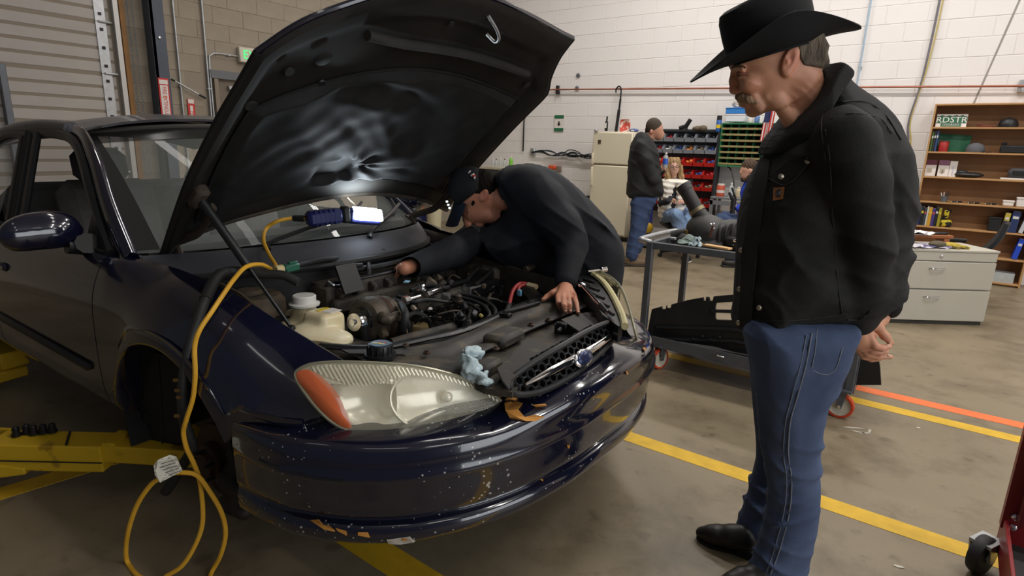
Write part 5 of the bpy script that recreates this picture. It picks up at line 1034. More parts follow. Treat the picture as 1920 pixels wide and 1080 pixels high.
# windshield: from the cowl to the roof
def WS(a, k):      # a across -1..1, k up 0..1
    xb = -1.30-.36*abs(a)**2.2; zb = 1.0-.03*a*a; xt = -2.27-.22*abs(a)**2.2; zt = 1.475-.06*a*a; yb, yt_ = .80*a, .625*a
    return np.array([xb+(xt-xb)*k, yb+(yt_-yb)*k, zb+(zt-zb)*k+.03*math.sin(math.pi*k)])
part('windshield', LB(MB().grid([[WS(a, k) for a in np.linspace(-1, 1, 25)] for k in np.linspace(0, 1, 12)])), mat('windshield_glass', (.55, .6, .56), .02, alpha=.16, spec=1.))
part('windshield_band', LB(MB().grid([[WS(a, k)+np.array([.003, 0, .003]) for a in np.linspace(-1, 1, 25)] for k in (.86, .93, 1.)])), mat('shade_band', (.012, .012, .012), .2, alpha=.8))
edge = [WS(-1, k) for k in np.linspace(0, 1, 10)]+[WS(a, 1) for a in np.linspace(-1, 1, 16)][1:]+[WS(1, k) for k in np.linspace(1, 0, 10)][1:]
part('windshield_seal', LB(MB().tube(crom(edge, 2), .017, 8)), mat('seal_grey', srgb(58, 56, 52), .7)); part('windshield_seal', LB(MB().grid([[WS(-.99+.10*j, k)+np.array([.004, 0, .002]) for j in (0, 1)] for k in np.linspace(.02, .97, 10)])), M_rubber)
part('rear_glass', LB(MB().grid([[(-3.78-.40*k, y*(1+.15*k), 1.40-.40*k-.03*(y/.6)**2) for y in np.linspace(-.56, .56, 9)] for k in np.linspace(0, 1, 5)])), M_glass)
part('parcel_shelf', LB(MB().box((-3.9, 0, .99), (.5, 1.2, .03))), M_int); part('dashboard', LB(MB().grid([[(-1.62-.42*k, y, .985-.05*k**3) for y in np.linspace(-.74, .74, 13)] for k in np.linspace(0, 1, 6)], .03)), M_intd)
part('headliner', LB(MB().grid([[(x, y, RP(x, y)[2]-.03) for y in np.linspace(-.58, .58, 7)] for x in np.linspace(-3.7, -2.4, 6)])), M_int)
M_seat = mat('seat_cloth', srgb(92, 90, 88), .9, var=.12, scale=30)
for sg in (-1, 1):
    y = sg*.38; part('seat', LB(MB().box((-2.45, y, .60), (.55, .50, .20), bev=.07)), M_seat)
    part('backrest', LB(MB().box((-2.78, y, .90), (.16, .48, .58), rotax((0, 1, 0), -.28), bev=.065)), M_seat); part('headrest', LB(MB().box((-2.88, y, 1.255), (.10, .27, .19), rotax((0, 1, 0), -.15), bev=.045)), M_seat)
    for s2 in (-.06, .06): part('headrest_post', LB(MB().tube([(-2.86, y+s2, 1.12), (-2.88, y+s2, 1.2)], .007, 6)), M_chrome)
part('rear_bench', LB(MB().box((-3.6, 0, .85), (.2, 1.25, .55), rotax((0, 1, 0), -.3), bev=.07)), M_seat); part('steering_wheel', LB(MB().tube([(-2.02+.07*math.sin(t), .38+.18*math.cos(t), .95+.17*math.sin(t)) for t in np.linspace(0, 2*math.pi, 30)[:-1]], .014, 8, closed=True)), M_black)
# ---- cowl and wipers
M_cowl = mat('cowl_grey', srgb(62, 62, 66), .6, var=.08, scale=6)
def CW(a, k): b0 = WS(a, 0)+[.02, 0, -.012]; return b0+np.array([.12*k-.03*k*abs(a)**2, -.02*a*k, -.045*k-.025*k*k])
part('cowl_panel', LB(MB().grid([[CW(a, k) for a in np.linspace(-.97, .97, 27)] for k in np.linspace(0, 1, 7)], .01)), M_cowl)
part('cowl_seal', LB(MB().tube([CW(a, 1.02)+[.01, 0, -.005] for a in np.linspace(-.97, .97, 27)], .016, 8)), M_rubber); part('cowl_wall', LB(MB().grid([[CW(a, 1)+np.array([-.01, 0, -.35*k]) for a in np.linspace(-.97, .97, 14)] for k in (0, 1)])), M_dark)
for a0, a1, k1 in ((-.52, .20, .20), (.08, .80, .15)):
    w0 = CW(a0, .35)+[0, 0, .02]; w1 = WS(a1, .13)+[.03, 0, .03]; wm = (w0+w1)/2+[.02, 0, .02]; wp = part('wiper', LB(MB().tube(crom([w0, w0+[-.02, .03, .025], wm, w1], 5), [.014]*3+[.009]*13, 8)), M_trim)
    part('wiper_blade', LB(MB().tube([WS(a1-.42, .06)+[.012, 0, .012], WS(a1-.1, .10)+[.012, 0, .018], WS(a1+.14, .20)+[.012, 0, .012]], .007, 6)), M_rubber, wp)
# ---- headlights
HL = [(553, 703), (558, 694), (580, 684), (612, 680), (640, 679), (680, 680), (720, 682), (762, 685), (800, 691), (838, 700), (872, 711), (905, 727), (930, 744), (944, 758), (947, 766), (940, 774), (920, 781), (890, 789), (848, 798), (800, 805), (750, 811), (700, 813), (666, 811), (640, 802), (616, 787), (592, 763), (572, 738), (558, 716)]
hc = np.array([740, 745.]); HLp = np.array(HL, float)
_mono = lambda q: [1, q[0], q[1], q[0]*q[0], q[0]*q[1], q[1]*q[1]]
_hs = [np.array(q) for q in HL]+[hc+(np.array(q)-hc)*t for q in HL[::3] for t in (.35, .7)]
_A = np.array([_mono((q-hc)/100) for q in _hs]); _d = np.array([CS(q[0], q[1], -.075, .42) for q in _hs]); _coef = np.linalg.lstsq(_A, _d, rcond=None)[0]
def HP(q): # smooth headlight surface: depth along the view ray from the fitted patch
    c = LL(CC); d = CB@ray(q[0], q[1]); P = np.array(_mono((np.asarray(q)-hc)/100))@_coef; return c+d*((P-c)@d/(d@d))
def hdepth(q):      # reflector bowls, measured inwards
    a = np.hypot((q[0]-836)/104, (q[1]-748)/66); b2 = np.hypot((q[0]-690)/58, (q[1]-752)/52); d = .022
    if a < 1: d = max(d, .022+.055*(1-a*a))
    if b2 < 1: d = max(d, .022+.04*(1-b2*b2))
    if a >= 1 and q[1] < 722: d = .012+.004*math.sin(q[0]*.9)
    return d
HN = nrm([.55, -.78, .3])
def hl_fill(scale, depth, nr=16, ns=112, poly=HLp, cen=hc):
    ring = crom(poly, ns//len(poly), True)*1.0; P = []
    for i in range(nr+1):
        t = i/nr*scale; P.append([HP(cen+(q-cen)*t)-HN*depth(cen+(q-cen)*t, t) for q in ring])
    P = np.array(P); return np.concatenate([P, P[:, :1]], 1)
M_lens = mat('hazy_lens', srgb(238, 230, 200), .10, alpha=.22, coat=.7); M_refl = mat('reflector', srgb(242, 236, 214), .2, .25, var=.06, scale=7); M_amber = mat('amber', srgb(208, 102, 58), .22, coat=1., var=.06, scale=8); M_lrim = mat('lens_rim', srgb(150, 146, 124), .3, .3)
def headlight(sg, shift=(0, 0, 0)):
    S = np.array([1, sg*-1., 1]); f = lambda P: (np.asarray(P).reshape(-1, 3)*S+shift).reshape(np.asarray(P).shape); fl_ = sg > 0
    hl = part('headlight', LB(MB().grid(f(hl_fill(.97, lambda q, t: .03+.06*math.sin(min(1, (1-t)*3)*math.pi/2))), flip=fl_)), M_trim)
    part('reflector', LB(MB().grid(f(hl_fill(.985, lambda q, t: hdepth(q), 26, 196)), flip=fl_)), M_refl, hl)
    am = np.array([(556, 703), (562, 695), (580, 693), (600, 704), (622, 724), (638, 746), (648, 770), (659, 797), (656, 803), (640, 799), (617, 783), (594, 760), (575, 735), (560, 716)], float)
    part('turn_signal', LB(MB().grid(f(hl_fill(1, lambda q, t: -.002-.013*(1-t*t), 5, 70, am, am.mean(0))), flip=fl_)), M_amber, hl)
    for k, (cx_, cy_, rx, ry) in enumerate(((836, 748, 106, 68), (690, 752, 60, 54))):
        arc = [HP((cx_+rx*math.cos(t), cy_+ry*math.sin(t)))-HN*.017 for t in (np.linspace(2.15, 4.1, 16) if k == 0 else np.linspace(3.9, 5.0, 10))]
        arc = [p for p in arc]; part('reflector_rim', LB(MB().tube(f(arc), .004, 6)), M_refl, hl)
    fl2_ = MB()
    for k in range(44):
        t = k/43; u0 = 585+345*t; top = np.interp(u0, HLp[1:15, 0], HLp[1:15, 1])+5; hgt = np.interp(u0, [585, 640, 700, 760, 930], [10, 46, 30, 13, 7])
        fl2_.tube(f([HP((u0, top))-HN*.006, HP((u0+hgt*.55, top+hgt))-HN*.008]), .0032, 5)
    o = fl2_; part('fluting', LB(o), M_refl, hl)
    part('bulb', LB(MB().ball(f([HP((836, 748))-HN*.05])[0], .018)), M_refl, hl)
    part('lens', LB(MB().grid(f(hl_fill(1., lambda q, t: -.012*(1-t**3), 12)), flip=fl_)), M_lens, hl)
    part('lens_rim', LB(MB().tube(f([HP(q)-HN*.004 for q in crom(HLp, 3, True)]), .0055, 6, closed=True)), M_lrim, hl)
    return hl
headlight(-1)
headlight(1, (.115, .012, .035))
# plastic pocket behind the far headlight, seen from the engine side
pk = lambda u, v, z: L(CP(u, v, 2, z))
part('headlight_bracket', MB().prism([pk(u, v, .80) for u, v in ((1082, 520), (1098, 512), (1118, 526), (1150, 566), (1168, 604), (1160, 612), (1130, 590))], (0, 0, -.06)), M_trim, smooth=False)
part('headlight_strip', MB().tube(crom([pk(u, v, .81) for u, v in ((1112, 514), (1132, 530), (1150, 556), (1166, 590), (1172, 612))], 4), .014, 8), mat('lens_edge', srgb(206, 196, 150), .35))
for k in range(5): part('bracket_rib', MB().tube([pk(1094+12*k, 524+15*k, .815), pk(1114+9*k, 530+15*k, .82)], .007, 6), M_trim)
# ---- grille with its honeycomb and emblem
def GS(u, v, off=0.): return CS(u, v, .015+off, .55, .66)
GP = [(957, 724), (962, 708), (985, 690), (1020, 668), (1060, 645), (1100, 622), (1135, 607), (1152, 606), (1155, 618), (1148, 636), (1125, 662), (1090, 692), (1050, 718), (1010, 735), (975, 740), (960, 734)]
gp3 = np.array([GS(u, v) for u, v in crom(np.array(GP, float), 4, True)])
gr = part('grille', LB(MB().tube(gp3, .011, 8, closed=True)), mat('grille_black', (.016, .016, .017), .45))
part('grille_back', LB(MB().grid([[gp3.mean(0)+(p-gp3.mean(0))*t-np.array([.05, 0, .02]) for p in np.concatenate([gp3, gp3[:1]])] for t in (0, .5, 1.)])), M_dark, gr)
# local flat frame of the grille for the honeycomb
gc_ = gp3.mean(0); U_, S_, Vt = np.linalg.svd(gp3-gc_); e1, e2 = Vt[0], Vt[1]
if e1[1] < 0: e1 = -e1
e3 = np.cross(e1, e2)
if e3[0] < 0: e2 = -e2; e3 = np.cross(e1, e2)
if e3[0] < 0: e3 = -e3
pl2 = np.stack([(gp3-gc_)@e1, (gp3-gc_)@e2], 1)
bend = np.polyfit(pl2[:, 0], (gp3-gc_)@e3, 2)
def inpoly(p): return polysdf(np.array([p[0]]), np.array([p[1]]), pl2)[0] < .004
hx = .0175; cell = 0
for i in range(-26, 27):
    for j in range(-9, 10):
        a = i*hx*1.5; b2 = (j+.5*(i % 2))*hx*1.732
        if not inpoly((a, b2)): continue
        mb = MB(); ring = []
        for dz, sc in ((0.004, .80), (.004, 1.0), (-.022, .86), (-.022, .80)):
            ring.append([gc_+e1*(a+hx*sc*math.cos(t))+e2*(b2+hx*sc*math.sin(t))+e3*(np.polyval(bend, a)+dz-.004) for t in np.arange(7)*math.pi/3])
        mb.grid([ring[1], ring[0], ring[3]]); part('cell', LB(mb), MATS['grille_black'], gr, smooth=False); cell += 1
bar = [(986, 721), (1010, 708), (1040, 692), (1068, 678), (1092, 665), (1115, 651), (1138, 635), (1152, 624)]
bp3 = crom([GS(u, v, .012) for u, v in bar], 4); part('chrome_bar', LB(MB().tube(bp3, np.interp(np.linspace(0, 1, len(bp3)), [0, .25, .6, 1], [.004, .013, .015, .008]), 10, flat=(e3, .6))), M_chrome, gr)
ec = GS(1094, 671, .026); Re = np.array([e1, e2, e3]).T
em = part('emblem', LB(MB().ball(ec, (.052, .030, .012), Re, 28, 10)), M_chrome, gr); part('oval', LB(MB().ball(ec+e3*.005, (.044, .0235, .011), Re, 28, 10)), mat('oval_blue', srgb(38, 48, 82), .25, .3), em)
text('lettering', 'Ford', .027, L(ec+e3*.0145), CB.T@Re@np.array([[1, .25, 0], [0, 1, 0], [0, 0, 1]]), M_chrome, em, depth=.0008)
# ---- radiator support and plastic shields
zs = .735
def plate(name, px, z, th=.006, m=None, par=None, zf=None):
    P = [CP(u, v, 2, z if zf is None else zf(u, v)) for u, v in px]; return part(name, MB().prism([L(p) for p in P], (0, 0, -th)), m or M_trim, par, smooth=False)
M_shield = mat('shield_dusty', srgb(54, 51, 48), .62, col2=srgb(78, 70, 58), scale=9, thr=.55, bump=.06)
rs = plate('radiator_support', [(566, 650), (640, 640), (740, 640), (830, 634), (880, 615), (970, 574), (1015, 556), (1085, 548), (1150, 600), (1100, 640), (1000, 700), (960, 735), (910, 728), (850, 700), (760, 688), (640, 680)], .705, .02, M_dust)
part('tie_bar', MB().tube(crom([pk(u, v, .725) for u, v in ((600, 648), (700, 652), (800, 634), (876, 616), (970, 575), (1015, 558), (1060, 548))], 5), .020, 8, flat=(np.array([0, 0, 1.]), .5)), M_trim, rs)
part('tie_panel', MB().grid([[pk(u0+(u1-u0)*k, v0+(v1-v0)*k, .728+.008*math.sin(k*9)) for k in np.linspace(0, 1, 9)] for (u0, v0), (u1, v1) in (((640, 655), (700, 685)), ((740, 655), (800, 690)), ((830, 640), (860, 700)), ((885, 620), (905, 660)), ((970, 578), (985, 622)), ((1040, 556), (1060, 590)), ((1085, 552), (1110, 572)))], .006), M_shield, rs)
part('grille_shield', MB().prism([pk(u, v, .745) for u, v in ((932, 690), (950, 676), (968, 655), (990, 633), (1036, 650), (985, 690), (958, 712), (955, 730), (942, 712))], (0, 0, -.008)), M_shield, rs, smooth=False)
part('grille_shield', MB().prism([pk(u, v, .745) for u, v in ((1052, 599), (1080, 588), (1115, 584), (1150, 604), (1120, 612), (1088, 622))], (0, 0, -.008)), M_shield, rs, smooth=False)
part('shield_pocket', MB().box(pk(945, 632, .735), (.10, .16, .05), rotz(CYW+.05), bev=.015), M_shield, rs); part('shield_pocket', MB().box(pk(915, 700, .70), (.06, .10, .09), rotz(.1), bev=.012), M_shield, rs)
part('opening_floor', MB().prism([pk(u, v, .60) for u, v in ((1000, 620), (1060, 600), (1085, 622), (1030, 650))], (0, 0, -.01)), M_dark, rs, smooth=False); part('latch', MB().box(pk(1052, 618, .72), (.05, .03, .06), rotz(.3), bev=.006), M_blackm, rs)
part('latch_cable', MB().tube(crom([pk(u, v, .73) for u, v in ((1046, 622), (1056, 612), (1072, 612), (1084, 618))], 4), .008, 7), M_rubber, rs)
for u, v in ((760, 649), (800, 663), (995, 610), (1028, 601), (930, 655), (1110, 596)): part('bolt', MB().lathe([(.013, 0), (.013, .004), (.007, .006), (.007, .012)], 10, pk(u, v, .737), (0, 0, 1)), M_rust, rs)
rc_ = pk(713, 668, .735); rcap = part('radiator_cap', MB().lathe([(.052, 0), (.052, .012), (.040, .014), (.040, .040), (.037, .044), (0, .045)], 28, rc_), M_trim)
for k in range(14): part('grip_rib', MB().tube([rc_+[.0405*math.cos(k*.4488), .0405*math.sin(k*.4488), .015], rc_+[.0405*math.cos(k*.4488), .0405*math.sin(k*.4488), .041]], .003, 5), M_trim, rcap)
M_capb = mat('cap_blue', srgb(62, 92, 112), .5); part('cap_label', MB().lathe([(.034, .0452), (.034, .0462), (0, .0464)], 24, rc_), M_capb, rcap)
for dx, dy, sx, sy, m_ in ((-.008, -.008, .026, .005, 'can_yel'), (.012, -.002, .020, .005, 'can_yel'), (-.006, .010, .012, .006, 'sign_red'), (.012, .014, .010, .005, 'sign_red')): part('cap_mark', MB().box(rc_+[dx, dy, .0467], (sx, sy, .001), rotz(PSI)), MATS[m_], rcap, smooth=False)
# ================================================================ engine bay
part('bay_floor', LB(MB().box((-1.05, 0, .40), (1.25, 1.3, .02))), M_dark); part('bay_side', LB(MB().grid([[(x, -.60-.05*k, np.interp(x, [-1.6, -1.15, -.95, -.6], [.90, .84, .70, .58])-.4*k) for x in np.linspace(-1.6, -.6, 9)] for k in (0, .5, 1)], .01)), M_tan)
part('bay_side', LB(MB().grid([[(x, .64+.03*k, .90-.10*(x+1.6)-.4*k) for x in np.linspace(-1.6, -.45, 9)] for k in (0, .5, 1)], .01)), M_dust)
for sg in (-1, 1):
    yf = [(x, np.interp(x, [-1.72, -1.58, -.94, -.66, -.55], [.80, .745, .72, .625, .60])) for x in np.linspace(-1.62, -.60, 12)]
    part('fender_ledge', LB(MB().grid([[(x, sg*(y-.035*k), np.interp(x, [-1.72, -1.58, -1.25, -.94, -.66, -.55], [.962, .955, .925, .868, .74, .69])-.014-.06*k*k) for k in (0, .3, .6, 1)] for x, y in yf], .006)), M_dust)
    part('strut_tower', LB(MB().lathe([(.14, -.3), (.13, 0), (.11, .025), (.05, .03), (.045, .045), (0, .046)], 24, (-1.27, sg*.54, .80))), M_tan if sg < 0 else M_dust)
# transverse engine: rear manifold box, front head, alternator
en = part('engine', LB(MB().box((-1.17, .06, .54), (.45, .70, .28), bev=.04)), M_dust)
pe = lambda u, v, z: CP(u, v, 2, z)
def along(a, b2, wid, h, name, m, bev=.012, up=0.):
    a, b2 = np.asarray(a), np.asarray(b2); d = b2-a; R = frame(np.cross(nrm(d), np.cross([0, 0, 1.], nrm(d))), d)
    return part(name, LB(MB().box((a+b2)/2+[0, 0, up], (np.linalg.norm(d), wid, h), R, bev=bev)), m, en)
A_, B_ = pe(596, 556, .80), pe(768, 518, .80)
along(A_, B_, .13, .10, 'rear_manifold', M_dust); along(A_+[.05, 0, .055], B_+[.05, 0, .055], .02, .016, 'manifold_flange', M_blackm); along(A_+[.09, 0, -.03], B_+[.09, 0, -.03], .05, .06, 'runner_rail', M_dust)
for k in range(6): p = A_+(B_-A_)*(k+.5)/6; part('manifold_rib', LB(MB().box(p+[.075, 0, .0], (.05, .022, .08), rotax((0, 1, 0), .5), bev=.008)), M_dust, en)
part('manifold_end', LB(MB().tube([B_+[-.03, .02, .02], B_+[.06, .10, -.02], B_+[.10, .13, -.06]], [.03, .035, .03], 10)), M_dust, en)
along(pe(640, 548, .76), pe(690, 535, .76), .10, .16, 'black_box', M_trim); p = pe(655, 522, .88); part('bracket_plate', LB(MB().box(p, (.012, .10, .12), rotax((0, 1, 0), -.45))), M_trim, en, smooth=False)
part('relay_box', LB(MB().box(pe(625, 565, .74), (.10, .10, .14), rotz(.2), bev=.012)), M_trim, en); part('relay_cap', LB(MB().box(pe(632, 535, .80), (.10, .14, .07), rotz(.1), bev=.02)), M_trim, en)
p = pe(629, 536, .85); part('metal_clip', LB(MB().tube(crom([p+[-.02, -.02, .02], p, p+[0, .03, -.002], p+[.0, .045, .008]], 3), .006, 6)), M_chrome, en)
M_foil = mat('foil_wrap', srgb(150, 138, 120), .5, .4, var=.25, scale=30, bump=.4); p = pe(574, 524, .80); part('foil_duct', LB(MB().tube([p+[0, -.05, 0], p+[0, .03, .01]], .030, 12)), M_foil, en); part('duct', LB(MB().tube([p+[0, .03, .01], p+[.0, .14, .01]], [.034, .032], 14)), M_trim, en); part('duct_band', LB(MB().tube([p+[0, .055, .012], p+[0, .066, .012]], .037, 14)), M_foil, en)
# front bank with rail, injectors, springs
A2, B2 = pe(765, 572, .74), pe(860, 545, .74); along(A2, B2, .14, .06, 'front_head', M_dust); along(A2+[.02, 0, .045], B2+[.02, .05, .045], .03, .02, 'fuel_rail', M_blackm)
for u, v, u2, v2 in ((757, 564, 786, 556), (798, 553, 826, 543)):
    a, b2 = pe(u, v, .80), pe(u2, v2, .80); s_ = part('coil_bolt', LB(MB().tube([a, b2], .013, 10)), M_chrome, en); part('hex', LB(MB().tube([a, a+(b2-a)*.3], .018, 6)), M_chrome, s_)
p = pe(791, 540, .82); part('injector_cap', LB(MB().lathe([(.014, -.03), (.02, -.012), (.024, -.01), (.024, -.004), (.014, -.002), (.014, .01), (.016, .012), (.012, .018)], 16, p)), M_chrome, en)
p = pe(763, 528, .84); part('blue_tag', LB(MB().box(p, (.02, .03, .004), rotz(.4))), mat('tag_blue', srgb(140, 190, 215), .4), en, smooth=False)
M_spring = mat('spring_steel', (.05, .05, .05), .25, .9)
for k, (u, v) in enumerate(((812, 604), (828, 600), (846, 596), (862, 592), (800, 588))):
    p = pe(u, v, .70); part('valve_spring', LB(MB().tube([p+[.017*math.cos(t), .017*math.sin(t), -.02+.0085*t/2] for t in np.linspace(0, 6*math.pi, 46)], .0032, 6)), M_spring, en)
for u, v, r in ((808, 590, .05), (852, 580, .055), (830, 585, .04)): p = pe(u, v, .70); part('hoop', LB(MB().tube([p+[r*.6*math.sin(t), r*math.cos(t), r*math.sin(t)*.8] for t in np.linspace(0, math.pi*1.3, 18)], .006, 6)), M_spring, en)
p = pe(785, 612, .66); part('oil_filter', LB(MB().lathe([(.04, -.09), (.043, -.08), (.043, .0), (.038, .01), (0, .012)], 20, p)), mat('filter_tan', srgb(140, 120, 78), .6, var=.2, scale=14), en)
for u, v, z, s_, m_ in ((762, 520, .8, .03, M_dust), (808, 530, .8, .04, M_dirtm), (836, 556, .78, .028, M_int), (870, 575, .74, .03, M_black), (742, 566, .76, .03, M_blackm), (726, 578, .74, .025, M_dirtm), (756, 585, .72, .03, M_blackm), (888, 590, .72, .03, M_black), (776, 578, .74, .02, M_foil), (806, 580, .74, .015, M_sgw), (733, 578, .76, .02, M_foil), (860, 606, .70, .02, MATS['can_yel']), (902, 592, .72, .014, MATS['cord_yel']), (844, 532, .8, .03, M_blackm), (820, 520, .8, .035, M_dirtm)):
    part('fitting', LB(MB().box(pe(u, v, z), (s_*1.4, s_, s_), rotax((.3, .2, 1), u), bev=s_*.2)), m_, en)
# alternator
ac = pe(704, 598, .74); ax_ = nrm([.15, -1, .15]); al = part('alternator', LB(MB().lathe([(.02, -.085), (.06, -.08), (.088, -.06), (.092, -.01), (.087, .0), (.092, .01), (.092, .05), (.075, .075), (.03, .085)], 28, ac, ax_)), M_dirtm, en)
part('stator', LB(MB().lathe([(.093, -.012), (.093, .012)], 28, ac, ax_, caps=False)), M_rust, en); p = ac+ax_*.11; part('pulley', LB(MB().lathe([(.02, -.02), (.034, -.018), (.030, -.008), (.034, 0), (.030, .008), (.034, .018), (.012, .02), (.012, .03), (0, .031)], 24, p, ax_)), M_chrome, en)
for k in range(8): a = k*math.pi/4; q_ = np.array([math.cos(a), 0, math.sin(a)]); part('vent_slot', LB(MB().box(ac+ax_*.068+q_*.05, (.012, .02, .03), rotax((0, 1, 0), -a))), M_dark, en, smooth=False)
part('alternator_bracket', LB(MB().prism([pe(700, 570, .78), pe(728, 565, .78), pe(752, 592, .76), pe(760, 600, .74), pe(748, 640, .66), pe(730, 645, .64)], (0, 0, -.03))), M_dirtm, en, smooth=False); part('bracket_arm', LB(MB().tube(crom([pe(700, 572, .79), pe(722, 600, .77), pe(745, 592, .77)], 4), .020, 10)), M_dirtm, en)
p = pe(682, 612, .74); part('filler_cap', LB(MB().lathe([(.018, -.05), (.018, 0), (.021, .001), (.021, .008), (0, .01)], 16, p)), M_trim, en); part('cap_top', LB(MB().lathe([(.016, .0095), (0, .011)], 16, p)), M_capb, en); part('dipstick_tube', LB(MB().tube([p+[0, 0, -.05], p+[0, .02, -.2]], .016, 8)), M_trim, en)
# coolant tank: blown white plastic
c = pe(598, 612, .72); ct_ = SDF(c-.30, c+.30, .008)
def rb(s, c0, d, k=.02, r=.025):     # rounded box by two crossed ellipsoid-free capsules along its long side
    c0 = np.asarray(c0); d = np.asarray(d)/2; sl, X, Y, Z = s.reg(c0-d-.06, c0+d+.06); q_ = [np.abs(a-b2)-(h-r) for a, b2, h in zip((X, Y, Z), c0, d)]
    o = np.sqrt(sum(np.maximum(a, 0)**2 for a in q_))+np.minimum(np.maximum(np.maximum(q_[0], q_[1]), q_[2]), 0)-r; s.mix(sl, o.astype(np.float32), k); return s
t1 = pe(608, 607, .755); t2 = pe(572, 588, .77); t3 = pe(568, 612, .70); t4 = pe(586, 629, .725); t5 = pe(619, 636, .715)
rb(ct_, t1, (.13, .11, .10), .015); rb(ct_, t2, (.08, .08, .07), .02); rb(ct_, t3, (.12, .10, .14), .025); ct_.ell(t4, (.10, .075, .045), rotz(PSI), .02).ell(t5, (.085, .055, .04), rotz(PSI), .02).ell(pe(560, 622, .70), (.10, .07, .05), rotz(PSI), .03)
V, F = ct_.mesh(); M_tank = mat('tank_plastic', srgb(232, 222, 192), .28, col2=srgb(206, 190, 148), scale=5, sss=.3); tk = link_mesh('coolant_tank', np.array([L(v) for v in V]), F, M_tank, car)
part('tank_cap', LB(MB().lathe([(.056, 0), (.058, .008), (.044, .012), (.044, .036), (.040, .04), (0, .041)], 28, t2+[0, 0, .035])), mat('cap_white', srgb(208, 206, 198), .4), tk); part('tank_label', LB(MB().box(t1+[.02, .02, .0505], (.05, .055, .002), rotz(.1))), M_sgw, tk, smooth=False); part('label_stripe', LB(MB().box(t1+[-.018, .01, .0508], (.02, .055, .002), rotz(.1))), MATS['can_yel'], tk, smooth=False)
part('tank_seam', LB(MB().tube(crom([t4+[.0, -.085, .0], t4+[.075, -.04, .008], t5+[.08, .0, .0], t5+[.05, .05, .01]], 5), .005, 6)), M_tank, tk)
part('tank_hose', LB(MB().tube(crom([pe(626, 627, .70), pe(640, 636, .69), pe(660, 646, .67), pe(690, 652, .64)], 5), .017, 10)), M_rubber, tk); part('tank_hose', LB(MB().tube([pe(520, 600, .74), pe(556, 600, .74)], .016, 10)), M_rubber, tk)
# small fittings, clips and pipes crowding the bay
rng = random.Random(21); CL = [M_dust, M_trim, M_blackm, M_rubber, M_dirtm, M_dark, M_tan]; quad_ = [(560, 515), (700, 492), (800, 500), (900, 500), (985, 520), (930, 565), (880, 600), (800, 612), (740, 630), (670, 640), (650, 600), (600, 570)]
n_ = 0
while n_ < 95:
    u, v = rng.uniform(560, 990), rng.uniform(490, 640)
    if polysdf(np.array([u]), np.array([v]), quad_)[0] > 0: continue
    n_ += 1; z = .70+.10*rng.random()-.0004*(v-490); p = pe(u, v, z); k = rng.random(); m_ = rng.choice(CL)
    if k < .35: s_ = rng.uniform(.014, .034); part('fitting', LB(MB().box(p, (s_*rng.uniform(.7, 1.8), s_, s_*rng.uniform(.6, 1.3)), rotax((rng.random()*.4, rng.random()*.4, 1), rng.random()*3), bev=s_*.22)), m_, en)
    elif k < .6: r = rng.uniform(.008, .018); d = np.array([rng.uniform(-.3, .3), rng.uniform(-.3, .3), 1]); part('stud', LB(MB().lathe([(r*1.5, -.03), (r*1.5, 0), (r, .002), (r, rng.uniform(.01, .03)), (0, .032)], 9, p, d)), m_, en)
    else: a = rng.random()*6.3; ln = rng.uniform(.05, .13); d = np.array([math.cos(a), math.sin(a), rng.uniform(-.2, .3)]); part('pipe', LB(MB().tube(crom([p-d*ln*.5, p+[rng.uniform(-.02, .02), rng.uniform(-.02, .02), rng.uniform(.0, .025)], p+d*ln*.5, p+d*ln*.7-[0, 0, .04]], 4), rng.uniform(.004, .011), 7)), m_, en)
# hoses and looms
def hose(pts, r, m=None, name='hose', n=6): return part(name, LB(MB().tube(crom([pe(*p) for p in pts], n), r, 9)), m or M_rubber, en)
hose([(735, 645, .70), (780, 632, .71), (830, 620, .71), (878, 606, .71)], .022, M_dust, 'radiator_hose'); hose([(752, 570, .80), (760, 590, .79), (756, 615, .74), (752, 635, .68)], .015)
for i, pts in enumerate(([(840, 548, .76), (870, 552, .75), (905, 562, .74), (928, 580, .73), (925, 600, .72)], [(842, 554, .76), (875, 560, .75), (905, 572, .74), (918, 590, .73), (905, 604, .71)], [(845, 560, .75), (880, 570, .74), (900, 582, .73)], [(590, 545, .80), (560, 548, .78), (530, 540, .80), (500, 528, .83)], [(600, 560, .77), (570, 558, .77), (540, 552, .78), (520, 545, .79)], [(660, 505, .88), (720, 498, .88), (790, 480, .9), (830, 470, .9)], [(545, 500, .95), (600, 488, .94), (660, 482, .92), (720, 470, .93)], [(550, 505, .89), (610, 500, .90), (680, 497, .9)], [(690, 490, .9), (692, 505, .88), (690, 520, .85)], [(900, 500, .80), (880, 520, .78), (865, 545, .76)], [(935, 485, .82), (915, 515, .78), (890, 535, .76)], [(770, 545, .80), (800, 535, .8), (835, 540, .79), (850, 530, .79)], [(745, 555, .80), (775, 566, .79), (800, 562, .79), (840, 566, .77)])):
    hose(pts, [.009, .008, .007, .012, .010, .014, .012, .010, .010, .010, .010, .010, .008][i], None, 'wire_loom')
p = pe(536, 503, .955); cn = part('green_connector', LB(MB().box(p+[0, .02, 0], (.035, .07, .03), rotz(.15), bev=.006)), mat('connector_green', srgb(40, 92, 72), .45), en); part('connector_end', LB(MB().tube([p+[0, -.045, 0], p+[0, -.015, 0]], .017, 10)), mat('cream3', srgb(196, 178, 128), .5), cn); part('connector_latch', LB(MB().box(p+[0, .03, .018], (.018, .04, .01), rotz(.15), bev=.003)), MATS['connector_green'], cn)
